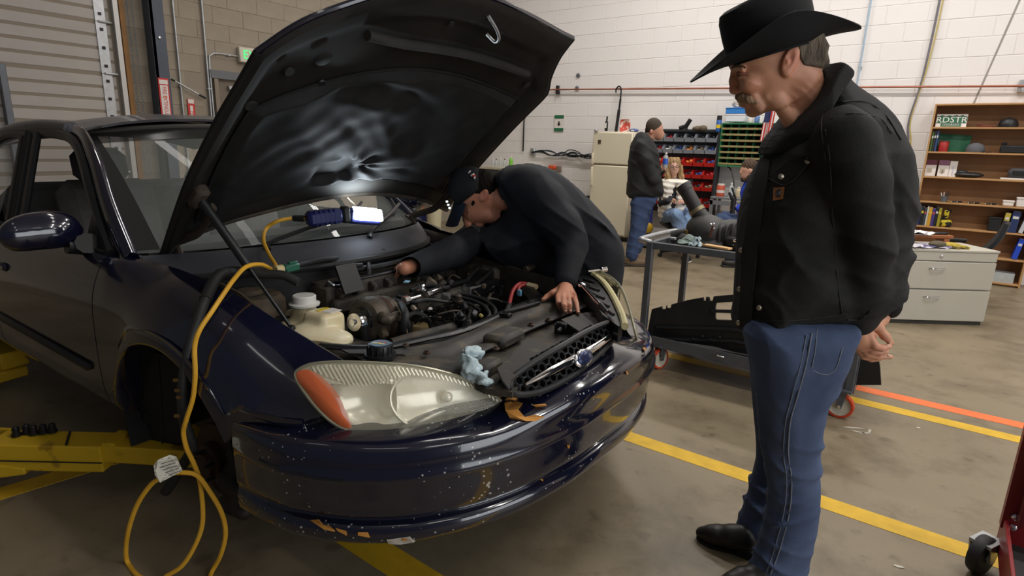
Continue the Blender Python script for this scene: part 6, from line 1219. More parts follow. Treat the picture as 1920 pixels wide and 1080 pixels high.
# far side: air box, battery tray, red leads
part('battery', LB(MB().box((-.95, .46, .66), (.20, .26, .20), bev=.01)), M_trim); part('air_filter_box', LB(MB().box(pe(905, 520, .72), (.30, .20, .18), rotz(.1), bev=.02)), M_dust)
M_lead = mat('lead_red', srgb(150, 44, 44), .5)
for pts in ([(955, 570, .74), (962, 545, .78), (975, 532, .80), (992, 534, .80)], [(972, 548, .77), (974, 538, .79), (988, 533, .80)]): hose(pts, .009, M_lead, 'battery_lead')
part('terminal', LB(MB().tube([pe(990, 534, .80), pe(1006, 538, .80)], .013, 8)), mat('terminal_tan', srgb(160, 142, 110), .45, .4), en); part('blue_plug', LB(MB().box(pe(974, 549, .775), (.02, .014, .03), bev=.003)), mat('plug_blue', srgb(96, 150, 176), .5), en)
hose([(955, 572, .74), (950, 585, .73), (945, 600, .72)], .012); hose([(945, 585, .745), (975, 578, .745), (1010, 568, .745)], .009, None, 'wire_loom'); part('loom_clip', LB(MB().box(pe(948, 590, .745), (.05, .03, .02), bev=.004)), M_trim, en); part('sensor', LB(MB().tube([pe(985, 506, .82), pe(1000, 500, .83)], .017, 10)), M_dirtm, en)
# ---- hood, hinge and gas strut: outline traced on the tilted plane of the open hood
hn = nrm([-.81, 0, 1.]); h0 = np.array([-1.6, 0, .97])
def HO(u, v, off=0.):
    c = LL(CC); d = CB@ray(u, v); return c+d*(((h0+hn*off-c)@hn)/(d@hn))
eR = crom([HO(*p) for p in ((300, 484), (345, 352), (400, 235), (440, 165), (480, 95))], 5); eL = crom([HO(*p) for p in ((836, 390), (885, 322), (960, 238), (1014, 184), (1025, 168), (1030, 142), (1045, 108), (1060, 86), (1073, 70))], 4)
eF = crom([HO(*p) for p in ((480, 95), (560, 45), (640, 14), (740, -13), (840, -18), (930, 2), (1000, 34), (1050, 60), (1073, 70))], 5); eB = crom([HO(*p) for p in ((300, 484), (330, 452), (400, 421), (480, 398), (600, 371), (700, 361), (790, 372), (836, 390))], 5)
def samp(c, t):
    s = np.concatenate([[0], np.cumsum(np.linalg.norm(np.diff(c, axis=0), axis=1))]); s /= s[-1]; return np.array([np.interp(t, s, c[:, k]) for k in range(3)])
def HC(a, b2):   # a across (car right to left), b rear to front
    return (1-b2)*samp(eB, a)+b2*samp(eF, a)+(1-a)*samp(eR, b2)+a*samp(eL, b2)-((1-a)*(1-b2)*eB[0]+a*(1-b2)*eB[-1]+(1-a)*b2*eF[0]+a*b2*eF[-1])
ga, gb = 57, 45; H0 = np.array([[HC(a, b2) for a in np.linspace(0, 1, ga)] for b2 in np.linspace(0, 1, gb)])
aa, bb_ = np.meshgrid(np.linspace(0, 1, ga), np.linspace(0, 1, gb)); dome = .055*np.sin(np.pi*aa)**.8*np.sin(np.pi*np.clip(bb_*.93+.03, 0, 1))**.7
outer = H0+hn*dome[..., None]; hood = part('hood', LB(MB().grid(outer, .006)), M_paint)
rim = np.minimum(np.minimum(aa, 1-aa)*1.35, np.minimum(bb_*1.1, (1-bb_)*1.0)); step = np.clip((rim-.085)/.03, 0, 1)
inner = outer-hn*(.012+.016*(1-step)*np.clip(rim/.02, 0, 1)-.0*step)[..., None]
M_hoodin = mat('hood_inner', (.013, .0125, .012), .7, col2=(.024, .021, .018), scale=5, spec=.25); part('inner_frame', LB(MB().grid(inner, .003)), M_hoodin, hood)
def uvab(u, v):
    p = HO(u, v); k = np.argmin(((H0-p)**2).sum(2)); i, j = divmod(k, ga); return j/(ga-1), i/(gb-1)
pa = np.linspace(.10, .90, 120); pb = np.linspace(.09, .66, 96); PA, PB = np.meshgrid(pa, pb)
disp = .030+.007*np.sin(PA*9+PB*4+.5*np.sin(PB*14))*np.sin(PB*7+1)+.005*np.sin(PA*24-PB*19+2*np.sin(PA*6))*np.sin(PA*7+PB*9)+.003*np.sin(PA*48-PB*31+2*np.sin(PB*9))*np.sin(PB*8-PA*5)
_a0, _b0 = .46, .20; _r = np.hypot(PA-_a0, PB-_b0); disp = disp+.008*np.exp(-(_r/.16)**2)*np.sin(9*np.arctan2(PB-_b0, PA-_a0)+3)*np.clip(_r/.03, 0, 1)
def bumpf(u, v, ra, rb2, amp, p=2., rot=0.):
    global disp
    a0, b0 = uvab(u, v); x, y = (PA-a0), (PB-b0); xr_, yr_ = x*math.cos(rot)+y*math.sin(rot), -x*math.sin(rot)+y*math.cos(rot); disp = disp+amp*np.exp(-(np.abs(xr_/ra)**p+np.abs(yr_/rb2)**p))
bumpf(634, 318, .050, .045, -.045, 4); bumpf(620, 345, .10, .05, .018); bumpf(676, 316, .014, .018, -.02, 2); bumpf(676, 316, .05, .05, .012); bumpf(742, 290, .075, .07, .030, 3); bumpf(742, 315, .09, .02, -.02); bumpf(695, 338, .045, .022, -.018, 3); bumpf(560, 230, .05, .12, .015, 2, .5); bumpf(490, 240, .05, .14, -.012, 2, .5); bumpf(700, 200, .16, .03, .014, 2, -.5); bumpf(790, 190, .10, .025, -.014, 2, -.5); bumpf(760, 160, .12, .02, .012, 2, -.4); bumpf(640, 170, .05, .08, -.016, 2, .7); bumpf(850, 240, .06, .10, .012, 2, .3); bumpf(900, 180, .05, .06, -.012)
bumpf(600, 270, .02, .10, .010, 2, .6); bumpf(660, 240, .02, .12, -.012, 2, .6); bumpf(720, 240, .018, .10, .012, 2, .5); bumpf(830, 130, .09, .02, -.01, 2, -.6)
disp = np.maximum(disp, .002); edg = np.clip(np.minimum(np.minimum(PA-.10, .90-PA)/.03, np.minimum(PB-.09, .66-PB)/.03), 0, 1); disp = disp*edg
base2 = np.array([[np.array([np.interp(a, np.linspace(0, 1, ga), [0]*ga) for _ in (0,)]) for a in pa[:1]] for b2 in pb[:1]])
def hsurf(a, b2):
    x, y = a*(ga-1), b2*(gb-1); i, j = min(int(y), gb-2), min(int(x), ga-2); fy, fx = y-i, x-j
    return (outer[i, j]*(1-fx)+outer[i, j+1]*fx)*(1-fy)+(outer[i+1, j]*(1-fx)+outer[i+1, j+1]*fx)*fy
pad = np.array([[hsurf(a, b2) for a in pa] for b2 in pb])-hn*(.016+disp)[..., None]
part('insulation_pad', LB(MB().grid(pad, .002)), mat('pad_black', (.018, .0178, .018), .7, var=.2, scale=14, bump=.12, bscale=200, spec=.2), hood, angle=80)
bd_ = [pad[0, j] for j in range(0, 120, 6)]+[pad[i, -1] for i in range(0, 96, 6)]+[pad[-1, j] for j in range(119, -1, -6)]+[pad[i, 0] for i in range(95, -1, -6)]
part('pad_welt', LB(MB().tube([p-hn*.004 for p in bd_], .005, 6, closed=True)), MATS['pad_black'], hood)
for u, v in ((676, 316), (530, 265), (880, 210), (610, 165), (780, 210)): a, b2 = uvab(u, v); part('pad_clip', LB(MB().lathe([(.016, 0), (.013, .005), (0, .006)], 14, hsurf(a, b2)-hn*(.020+(.0 if u != 676 else -.004)), -hn)), M_int if u == 676 else M_black, hood)
fs = [hsurf(*uvab(u, v))-hn*.035 for u, v in ((690, 68), (760, 84), (830, 96), (900, 112), (990, 134))]; part('foam_strip', LB(MB().tube(crom(fs, 4), .017, 9)), mat('foam_grey', srgb(46, 44, 42), .85, var=.15, scale=12), hood)
p = hsurf(*uvab(903, 40)); part('latch_pocket', LB(MB().box(p-hn*.022, (.05, .10, .008), frame(hn), bev=.004)), M_dark, hood); st_ = [hsurf(*uvab(u, v))-hn*o for u, v, o in ((905, 28, .03), (922, 38, .06), (930, 50, .07), (925, 62, .06), (910, 62, .03))]
part('striker', LB(MB().tube(crom(st_, 4), .006, 8)), M_galv, hood)
for u, v, r in ((853, 44, .012), (935, 66, .01), (545, 130, .018), (610, 108, .03), (475, 192, .022), (985, 160, .02), (925, 205, .03), (740, 205, .014)): part('hole', LB(MB().lathe([(r, 0), (r*.8, .004), (0, .004)], 14, hsurf(*uvab(u, v))-hn*.026, -hn)), M_dark, hood)
part('hood_lip', LB(MB().tube([outer[-1, j]-hn*.004 for j in range(ga)], .010, 8)), M_paint, hood); part('hood_edge', LB(MB().tube([outer[i, 0]-hn*.006 for i in range(gb)], .011, 8)), M_hoodin, hood); part('hood_edge', LB(MB().tube([outer[i, -1]-hn*.006 for i in range(gb)], .011, 8)), M_hoodin, hood); part('rear_seal', LB(MB().tube([outer[0, j]-hn*.010 for j in range(ga)], .016, 8)), M_dust, hood)
M_hinge = mat('hinge_dusty', srgb(64, 54, 46), .7, var=.2, scale=14)
for sg in (-1, 1):
    a = .035 if sg < 0 else .965
    hi = part('hood_hinge', LB(MB().tube(crom([(-1.62, sg*.66, .93), (-1.55, sg*.665, 1.01), (-1.47, sg*.665, 1.04), (-1.36, sg*.665, 1.08), (-1.25, sg*.665, 1.18)], 4), .018, 8, flat=(np.array([0, 1., 0]), .5))), M_hinge)
    part('hinge_plate', LB(MB().box((-1.57, sg*.665, .96), (.12, .02, .10), rotax((0, 1, 0), -.5), bev=.01)), M_hinge, hi); part('pivot', LB(MB().lathe([(.018, 0), (.018, .03), (.01, .034)], 10, (-1.58, sg*.65, 1.0), (0, sg, 0))), M_rust, hi)
s0 = HO(372, 368, -.03); s1 = CP(547, 616, 2, .76); sm = s0+(s1-s0)*.52
gs = part('gas_strut', LB(MB().tube([s0, sm], .0155, 12)), M_trim); part('piston_rod', LB(MB().tube([sm, s1], .0065, 8)), M_blackm, gs); part('strut_ball', LB(MB().ball(s1, .014)), M_blackm, gs); part('strut_bracket', LB(MB().box(s0, (.10, .05, .05), frame(hn), bev=.012)), M_hinge, gs)
# ================================================================ things lying on or hanging from the car
M_lamp = mat('lamp_blue', srgb(34, 40, 92), .4); M_led = mat('led_white', (1, 1, 1), .3, emit=0)
nt_ = M_led.node_tree.nodes['Principled BSDF']; nt_.inputs['Emission Color'].default_value = (.80, .90, 1, 1); nt_.inputs['Emission Strength'].default_value = 26
wl0, wl1, wl2 = L(CP(575, 411, 0, -1.31)), L(CP(640, 403, 0, -1.27)), L(CP(722, 409, 0, -1.23)); ld = float((wl0-CC)@CF)
wlamp = None
ll_ = bpy.data.lights.new('work_light_beam', 'AREA'); ll_.shape = 'RECTANGLE'; ll_.size = .15; ll_.size_y = .05; ll_.energy = 1.6; ll_.color = (.80, .92, 1); ll_.spread = math.radians(150)
lo_ = bpy.data.objects.new('work_light_beam', ll_); COL.objects.link(lo_)
wlamp = thing('work_light', 'blue work light with a glowing white head and yellow cord below the windshield', 'work light', wl1)
ax1 = nrm(wl1-wl0); Rw = frame(nrm(np.array([0, 0, 1.])-ax1*ax1[2]), ax1)
MB().box((wl0+wl1)/2, (np.linalg.norm(wl1-wl0), .062, .066), Rw, bev=.014).build('handle', M_lamp, wlamp); MB().box(wl1+ax1*.018, (.04, .05, .075), Rw, bev=.01).build('knuckle', M_black, wlamp)
for k in range(5): MB().box(wl0+ax1*(.03+.022*k), (.006, .0635, .0675), Rw, bev=.002).build('grip_ring', M_lamp, wlamp)
ax2 = nrm(wl2-wl1-np.array([0, 0, .0])); R2 = frame(nrm(np.array([0, 0, 1.])-ax2*ax2[2]), ax2); lc = wl1+ax2*.115
MB().box(lc, (.17, .052, .072), R2, bev=.012).build('head', M_lamp, wlamp)
hw_ = -CF+np.array([0, 0, .15]); fc_ = nrm(hw_-ax2*(hw_@ax2))
Rl = frame(fc_, ax2); bz_ = nrm(-(np.array([0, 0, 1.])+.1*fc_)); lo_.matrix_world = Matrix.Translation(Vector(lc+np.array([0, 0, .05])+fc_*.01))@Matrix(frame(bz_, ax2).tolist()).to_4x4(); MB().box(lc+ax2*.006+fc_*.030, (.150, .056, .016), Rl, bev=.005).build('led_panel', M_led, wlamp); MB().box(lc+np.array([0, 0, .036])+ax2*.008, (.12, .03, .012), R2, bev=.004).build('top_led', M_led, wlamp)
cv = [(570, 410, ld), (550, 409, ld), (522, 414, ld-.05), (500, 428, 2.48), (494, 450, 2.40), (505, 478, 2.32), (517, 498, 2.25), (512, 506, 2.22), (490, 496, 2.15), (462, 500, 2.06), (440, 522, 1.98), (420, 550, 1.92), (398, 583, 1.87), (375, 618, 1.84), (365, 650, 1.84), (366, 700, 1.84), (362, 745, 1.86), (350, 785, 1.88), (344, 810, 1.90), (350, 840, 1.92), (362, 866, 1.94), (374, 900, 1.96), (380, 950, 1.97), (378, 990, 1.97), (362, 1030, 1.97), (340, 1062, 1.97), (312, 1080, 1.97)]
def cordp(seq): return [D(*p) for p in seq]
floorp = lambda u, v: W(u, v, 2, .008)
lp = [floorp(u, v) for u, v in ((300, 1092), (262, 1082), (240, 1056))]
up2 = [D(u, v, d) for u, v, d in ((236, 1030, 2.02), (242, 990, 1.98), (258, 945, 1.95), (282, 910, 1.93), (300, 897, 1.92), (320, 888, 1.92), (346, 886, 1.92), (370, 892, 1.93), (392, 920, 1.95), (415, 960, 1.97), (423, 1000, 1.99), (414, 1040, 2.0), (398, 1075, 2.02))]
pts = [np.maximum(p, [-99, -99, .008]) for p in cordp(cv)+lp+up2+[floorp(380, 1105), floorp(340, 1120), floorp(300, 1110)]]
M_cordy = mat('cord_yellow', srgb(214, 160, 44), .5, var=.12, scale=10)
MB().tube(crom(pts, 5), .0078, 8).build('power_cord', M_cordy, wlamp)
MB().tube([D(550, 409, ld), D(570, 410, ld)], .014, 8).build('strain_relief', M_black, wlamp)
tg_ = [(288, 873), (296, 862), (318, 853), (330, 856), (342, 883), (320, 893), (300, 905), (290, 890)]
P = [D(u, v, 1.90+.02*math.sin(u*.1)) for u, v in tg_]; M_tag = mat('cord_tag', srgb(206, 200, 184), .6, col2=srgb(150, 146, 134), scale=60, stretch=(1, 1, 4), thr=.55)
MB().prism(P, CF*.002).build('warning_tag', M_tag, wlamp, smooth=False)
for k in range(5): MB().tube([D(297+5*k-3, 872+5*k, 1.893), D(326+3*k, 863+5*k, 1.893)], .0012, 4).build('print_line', mat('print_grey', srgb(90, 86, 80), .8), wlamp)
ah = thing('air_hose', 'thick black rubber hose hooked over the fender beside the yellow cord', 'hose', D(360, 700, 1.95))
hp = [(560, 530, 2.12), (530, 516, 2.12), (490, 514, 2.12), (455, 509, 2.12), (430, 508, 2.10), (410, 516, 2.05), (395, 540, 2.0), (378, 580, 1.93), (360, 630, 1.91), (347, 690, 1.90), (342, 740, 1.91), (346, 790, 1.93), (358, 825, 1.96), (362, 840, 1.98)]
hpt = crom([D(*p) for p in hp], 5); MB().tube(hpt, .0165, 10).build('hose', mat('hose_black', (.026, .025, .024), .55, var=.2), ah)
MB().tube(hpt[24:34], .0195, 10).build('sleeve', M_rubber, ah); MB().tube(crom([D(362, 838, 1.98), D(352, 858, 2.0), D(336, 880, 2.03), (D(322, 905, 2.06)), D(310, 922, 2.08)], 4), .018, 10).build('coupling_end', M_rubber, ah)
for u, v in ((334, 713), (337, 732), (340, 745), (336, 780)): MB().lathe([(.006, 0), (.006, .014), (.003, .016)], 8, D(u, v, 1.885), -CR).build('brass_fitting', MATS['brass_d'], ah)
rp_ = L(CP(886, 690, 2, .715)); rg = thing('shop_rag', 'crumpled pale blue paper rag stuffed beside the clear headlight', 'rag', rp_)
def crumple(c, r, seed):
    s_ = SDF(np.array(c)-r*1.9, np.array(c)+r*1.9, .0045); rr_ = random.Random(seed)
    for k in range(9): q_ = np.array(c)+[rr_.uniform(-.6, .6)*r for _ in range(3)]; s_.ell(q_, (r*rr_.uniform(.4, .75), r*rr_.uniform(.15, .3), r*rr_.uniform(.4, .8)), rotax((rr_.random(), rr_.random(), rr_.random()+.1), rr_.random()*3), .008)
    s_.noise(.0022, 190, seed); return s_.mesh()
for k, (u, v, z, r, nm) in enumerate(((880, 664, .775, .036, 'fold'), (890, 694, .745, .042, 'cloth'), (903, 710, .725, .026, 'corner'))):
    V, F_ = crumple(L(CP(u, v, 2, z)), r, 3+k); link_mesh(nm, V, F_, M_rag, rg)
# ratchets on the far headlight
t = thing('ratchet', 'long chrome ratchet lying along the inside of the far headlight', 'wrench', pk(1115, 560, .82)); a_, b2 = pk(1091, 534, .83), pk(1143, 590, .80); MB().tube([a_, a_+(b2-a_)*.6, b2], [.007, .008, .012], 10).build('handle', M_chrome, t); MB().tube([a_+(b2-a_)*.72, b2], .0135, 10).build('grip', M_black, t); MB().ball(a_, (.02, .016, .012)).build('head', M_chrome, t); MB().tube([b2-(b2-a_)*.04, b2+(b2-a_)*.02], .014, 10).build('end_cap', M_chrome, t)
t = thing('ratchet', 'short chrome ratchet lying across the fender against the mechanic', 'wrench', pk(1117, 507, .84)); a_, b2 = pk(1102, 509, .84), pk(1136, 505, .84); MB().tube([a_, b2], .007, 10).build('handle', M_chrome, t); MB().tube([b2-(b2-a_)*.3, b2], .015, 12).build('head', M_chrome, t)
# ================================================================ yellow lift arm with lug nuts on it
M_lift = mat('lift_yellow', srgb(196, 158, 30), .5, col2=srgb(150, 116, 24), scale=7, thr=.6, bump=.05)
la = thing('lift_arm', 'yellow steel lift arm reaching in under the front of the car', 'lift', L(-2.0, -1.25, 0))
def armseg(name, a, b2, w0, w1, h0_, h1_, m=M_lift):
    a, b2 = np.asarray(a), np.asarray(b2); d = nrm(b2-a); s = np.cross([0, 0, 1.], d); V = []
    for p, w_, h_ in ((a, w0, h0_), (b2, w1, h1_)): V += [p+s*w_/2, p-s*w_/2, p-s*w_/2-[0, 0, h_], p+s*w_/2-[0, 0, h_]]
    o = MB().add(V, [(0, 1, 2, 3), (7, 6, 5, 4), (0, 4, 5, 1), (1, 5, 6, 2), (2, 6, 7, 3), (3, 7, 4, 0)]).build(name, m, la, smooth=False); md = o.modifiers.new('b', 'BEVEL'); md.width = .006; md.segments = 2; return o
zt_ = .235; q0, q1, q2_, q3 = W(-60, 818, 2, zt_), W(128, 822, 2, zt_), W(206, 824, 2, zt_-.006), W(345, 836, 2, zt_-.02)
dq = nrm(q2_-q0); 
armseg('outer_tube', q0-dq*.5, q0+dq*.12, .20, .17, .17, .17); armseg('outer_taper', q0+dq*.02, q2_, .13, .13, .115, .115); armseg('inner_tube', q2_-dq*.05, q3+dq*.1, .10, .10, .075, .075); armseg('side_gusset', q0+dq*.05-np.array([0, 0, .07]), q0+dq*.26-np.array([0, 0, .10]), .16, .14, .09, .03)
s_ = np.cross([0, 0, 1.], dq); s_ = s_ if s_@CF < 0 else -s_
MB().tube([q1-dq*.25+s_*.066-[0, 0, .07], q2_+s_*.066-[0, 0, .07]], .003, 5).build('seam', M_dark, la); MB().box(q1+dq*.0+[0, 0, .002], (.008, .13, .004), rotz(math.atan2(dq[1], dq[0])+.5)).build('seam', M_dark, la, smooth=False); MB().box(q2_+dq*.03+[0, 0, .006], (.05, .11, .016), rotz(math.atan2(dq[1], dq[0]))).build('stop_plate', M_lift, la, smooth=False)
pd = L(-1.72, -.72, .0); MB().lathe([(.05, .215), (.06, .22), (.06, .27), (.055, .30), (0, .30)], 20, (pd[0], pd[1], 0)).build('pad', mat('pad_rust', srgb(150, 66, 36), .7, var=.2), la)
nl = ['end of the row by the outer tube', 'second in the row', 'third in the row', 'fourth in the row', 'end of the row nearest the car']
for i, (u, v) in enumerate(((31, 817), (51, 812), (64, 814), (82, 812), (99, 810))):
    p = W(u, v, 2, zt_+.002); t = thing('lug_nut', 'black lug nut on the yellow lift arm, '+nl[i], 'nut', p, 'lug nuts on the lift arm'); MB().lathe([(.017, 0), (.017, .012), (.0135, .014), (.0135, .034), (.008, .040), (0, .041)], 12, p).build('body', M_blackm, t); MB().lathe([(.0185, .001), (.0185, .005)], 12, p).build('washer', M_blackm, t)
la2 = thing('lift_arm', 'yellow lift arm standing on the floor beyond the car sill', 'lift', W(10, 690, 2, .1)); p = W(8, 682, 2, .16); MB().box(p-[.33, 0, 0], (.6, .14, .10), rotz(.2), bev=.008).build('tube', M_lift, la2); MB().box(p+[-.06, .02, -.08], (.10, .16, .06), rotz(.2), bev=.006).build('foot', M_lift, la2)
# ================================================================ people
SKIN = mat('skin', (.4, .2, .14), .5, attr='Col', bump=.06, bscale=220, sss=.12)
M_denim = mat('denim', srgb(55, 68, 97), .85, col2=srgb(77, 91, 120), scale=5, bump=.25, bscale=420); M_denimd = mat('denim_dark', srgb(50, 66, 98), .85, var=.15, scale=8); M_stitch = mat('denim_stitch', srgb(112, 118, 128), .8)
M_duck = mat('black_duck', (.017, .0165, .016), .85, col2=(.028, .027, .026), scale=9, bump=.3, bscale=380, spec=.25); M_felt = mat('black_felt', (.006, .006, .0065), .8, spec=.3, bump=.1, bscale=300)
M_hairg = mat('hair_grey', srgb(128, 114, 96), .8, col2=srgb(74, 64, 54), scale=60, stretch=(1, 1, .2), bump=.5, bscale=300); M_must = mat('moustache', srgb(168, 138, 106), .85, col2=srgb(120, 96, 72), scale=90, bump=.5, bscale=400)
M_boot = mat('boot_leather', (.018, .015, .013), .42, var=.2, scale=10); M_snap = mat('snap_metal', srgb(176, 166, 150), .3, .9)
M_eye = mat('eye_white', srgb(190, 180, 172), .25); M_iris = mat('iris', (.05, .06, .07), .2); M_brow = mat('eyebrow', srgb(96, 74, 56), .85); M_nail = mat('nail', srgb(208, 170, 150), .35)
def vn(V):
    return np.sin(V[:, 0]*61+3*np.sin(V[:, 2]*37))*np.sin(V[:, 1]*53+2*np.sin(V[:, 0]*41))*np.sin(V[:, 2]*47)
def skinf(base, spots=(), dirty=None):
    def f(V):
        c = np.tile(np.array(base), (len(V), 1))*(1+.10*vn(V))[:, None]
        for ctr, r, col, amt in spots:
            w_ = amt*np.exp(-((V-np.asarray(ctr))**2).sum(1)/r**2); c = c*(1-w_[:, None])+np.array(col)*w_[:, None]
        return np.clip(c, 0, 1)
    return f
def figl(F, P): P = np.asarray(P)-F.q; return np.array([P@F.ex, P@F.ey, P[2]])
def solid(F, name, mb, m, par, **k):
    mb.V = list(F.w(np.array(mb.V))); return mb.build(name, m, par, **k)
# ---------------------------------------------------------------- the man in the black hat
F = Fig((-.40, 2.0, 0)); man = thing('person', 'man in a black cowboy hat and black canvas jacket, hands behind his back', 'person', F.q)
p = F.p
prof = F.poly([(1369, 108), (1368, 122), (1371, 130), (1376, 137), (1379, 150), (1381, 166), (1382, 180), (1386, 189), (1395, 194), (1397, 199), (1400, 204), (1404, 211), (1412, 216), (1423, 216), (1440, 210), (1454, 205), (1472, 196), (1495, 180), (1520, 155), (1530, 130), (1531, 100), (1524, 62), (1490, 38), (1430, 40), (1388, 66), (1372, 95)])
b = SDF((-.35, -.30, -.02), (.45, .32, 1.86), .0046)
zc = p(1440, 150)[2]
def hw(S, Z): 
    t = np.clip((S-p(1372, 130)[0])/.16, 0, 1); return (.046+.030*np.sqrt(t))*np.clip(1-.35*np.clip((zc-Z)/.10, 0, 1), .5, 1)+.0
b.infl(prof, hw, .085, .001)
b.cap(p(1500, 150), p(1532, 245), .060, .062, .03).cap(p(1456, 190, .032), p(1490, 235, .03), .015, .028, .03).cap(p(1456, 190, -.032), p(1490, 235, -.03), .015, .028, .03)
b.chain([p(1376, 137), p(1375, 152), p(1377, 166)], [.010, .0105, .0135], .012).ell(p(1378, 169), (.0165, .013, .0125), None, .006)
for s in (-1, 1):
    b.ell(p(1387, 171, s*.013), (.013, .009, .0095), None, .006); b.ell(p(1387, 139, s*.031), (.013, .015, .010), None, .008, sub=True); b.ell(p(1393, 142, s*.028), (.0125, .013, .0115), None, .003)
    b.cap(p(1378, 127, s*.014), p(1392, 130, s*.046), .0085, .006, .012); b.ell(p(1404, 158, s*.044), (.022, .014, .014), None, .025)
    b.cap(p(1412, 186, s*.036), p(1424, 205, s*.034), .010, .008, .015); b.cap(p(1385, 146, s*.034), p(1396, 150, s*.046), .004, .003, .008)
    R = rotax((0, 1, 0), .28); b.ell(p(1482, 114, s*.079), (.022, .0095, .043), R, .006).ell(p(1480, 110, s*.088), (.0125, .007, .027), R, .004, sub=True).ell(p(1475, 117, s*.080), (.007, .009, .010), R, .003).ell(p(1476, 138, s*.077), (.010, .008, .011), R, .006)
b.cap(p(1385, 189, -.012), p(1400, 194, .022), .006, .005, .006).cap(p(1389, 197, -.012), p(1402, 200, .020), .0065, .005, .006).ell(p(1411, 208), (.020, .024, .018), None, .015)
# torso and limbs under the clothes
b.chain([p(1535, 285), p(1520, 400), p(1500, 600)], [.08, .11, .11], .03)
SH, EL, WR = [p(1582, 262, .175), p(1628, 455, .20), p(1606, 604, .09)], [p(1560, 262, -.18), p(1630, 470, -.18), p(1648, 590, -.06)], None
for A in (SH, EL): b.chain(A, [.045, .04, .031], .02)
b.chain([p(1510, 640, .09), p(1484, 850, .10), p(1470, 960, .10), p(1448, 1075, .10)], [.07, .045, .04, .036], .02).chain([p(1495, 640, -.10), p(1462, 850, -.09), p(1420, 970, -.09)], [.07, .045, .036], .02)
# near hand: palm, thumb and four fingers
w0 = p(1603, 612, .085); b.chain([w0, p(1606, 632, .07), p(1616, 645, .06)], [.029, .028, .026], .012, (np.array([0, 1., 0]), .75))
b.cap(p(1612, 628, .075), p(1628, 645, .07), .023, .018, .012)
b.chain([p(1626, 624, .08), p(1640, 648, .085), p(1652, 653, .08), p(1667, 650, .07)], [.0135, .0125, .0115, .0085], .004)
b.chain([p(1622, 634, .072), p(1634, 657, .06), p(1648, 661, .055), p(1662, 659, .05)], [.0125, .012, .011, .008], .004)
b.chain([p(1612, 645, .055), p(1626, 664, .05), p(1645, 669, .045), p(1670, 669, .04)], [.0125, .0115, .0105, .008], .004)
b.chain([p(1606, 650, .045), p(1618, 668, .04), p(1634, 674, .035), p(1650, 673, .03)], [.011, .010, .009, .0075], .004)
b.chain([p(1638, 603, .055), p(1648, 616, .06), p(1659, 630, .06), p(1671, 643, .058)], [.016, .0145, .0135, .009], .006).cap(p(1622, 616, .07), p(1640, 606, .055), .02, .016, .012)
# far hand wrapped round the near wrist
b.chain([p(1650, 596, -.05), p(1628, 622, -.02), p(1606, 640, .01)], [.028, .027, .02], .012)
for i in range(4): b.chain([p(1610, 632+7*i, .0), p(1594, 632+7*i, .03), p(1590, 630+7*i, .065), p(1597, 628+7*i, .085)], [.0105, .010, .0095, .008], .004)
b.chain([p(1625, 615, -.01), p(1612, 610, .03), p(1600, 616, .07)], [.013, .011, .009], .004)
b.fold([(.0013, (60, 40, 240), .4, p(1405, 150, .06), .028), (.0012, (200, 0, 120), 1, p(1428, 190, .045), .025), (.0012, (170, 0, 200), .2, p(1500, 190, .06), .04)])
b.wav([(.0011, (160, 0, 260), 0, p(1520, 165), .05), (.0012, (0, 0, 330), 0, p(1400, 120), .03), (.0009, (260, 0, 60), 0, p(1622, 640), .05)])
SK = srgb(204, 148, 116)
body = F.mesh(b, 'body', SKIN, man, colf=skinf(SK, [(p(1374, 168), .024, srgb(186, 108, 92), .7), (p(1482, 114, .08), .035, srgb(186, 104, 84), .6), (p(1415, 165, .06), .04, srgb(182, 116, 88), .5), (p(1425, 203, .03), .035, srgb(158, 118, 98), .5), (p(1510, 160, .05), .05, srgb(176, 106, 82), .5), (p(1395, 197, .015), .010, srgb(150, 90, 80), .6), (p(1645, 655, .07), .05, srgb(184, 124, 106), .6)]))
for s in (-1, 1):
    ey = solid(F, 'eye', MB().ball(p(1391.5, 141, s*.0305), .0112), M_eye, body); solid(F, 'iris', MB().ball(p(1386.8, 142.5, s*.033), (.005, .006, .0055)), M_iris, ey)
    solid(F, 'eyelid', MB().tube(crom([p(1384, 138, s*.020), p(1386, 137.5, s*.034), p(1393, 139.5, s*.042), p(1404, 138, s*.047)], 4), [.0065]*4+[.0055]*9, 6), mat('lid_skin', srgb(150, 98, 78), .5), body)
    solid(F, 'eyebrow', MB().tube(crom([p(1375, 127, s*.012), p(1379, 124, s*.028), p(1389, 124, s*.044), p(1398, 127, s*.052)], 4), np.linspace(.006, .003, 13), 6), M_brow, body)
    if s > 0: solid(F, 'earring', MB().ball(p(1466, 131, .079), .003), M_snap, body)
for q_ in (p(1664, 649, .078), p(1668, 640.5, .066), p(1666, 667, .047)): solid(F, 'nail', MB().ball(q_, (.0065, .004, .0048), rotax((0, 1, 0), .3)), M_nail, body)
ms = SDF(p(1410, 186)-[.06, .07, .045], p(1410, 186)+[.06, .07, .045], .0028)
for s in (-1, 1): ms.chain([p(1384, 182, s*.004), p(1391, 183, s*.022), p(1404, 187, s*.040), p(1417, 192, s*.046)], [.0095, .012, .011, .006], .006)
ms.wav([(.0007, (420, 300, 130), 0, None, 0), (.0006, (900, -500, 90), 1, None, 0)]); F.mesh(ms, 'moustache', M_must, man)
hr = SDF((p(1455, 100)[0], -.10, p(1500, 150)[2]), (p(1560, 100)[0], .10, p(1500, 40)[2]), .0032)
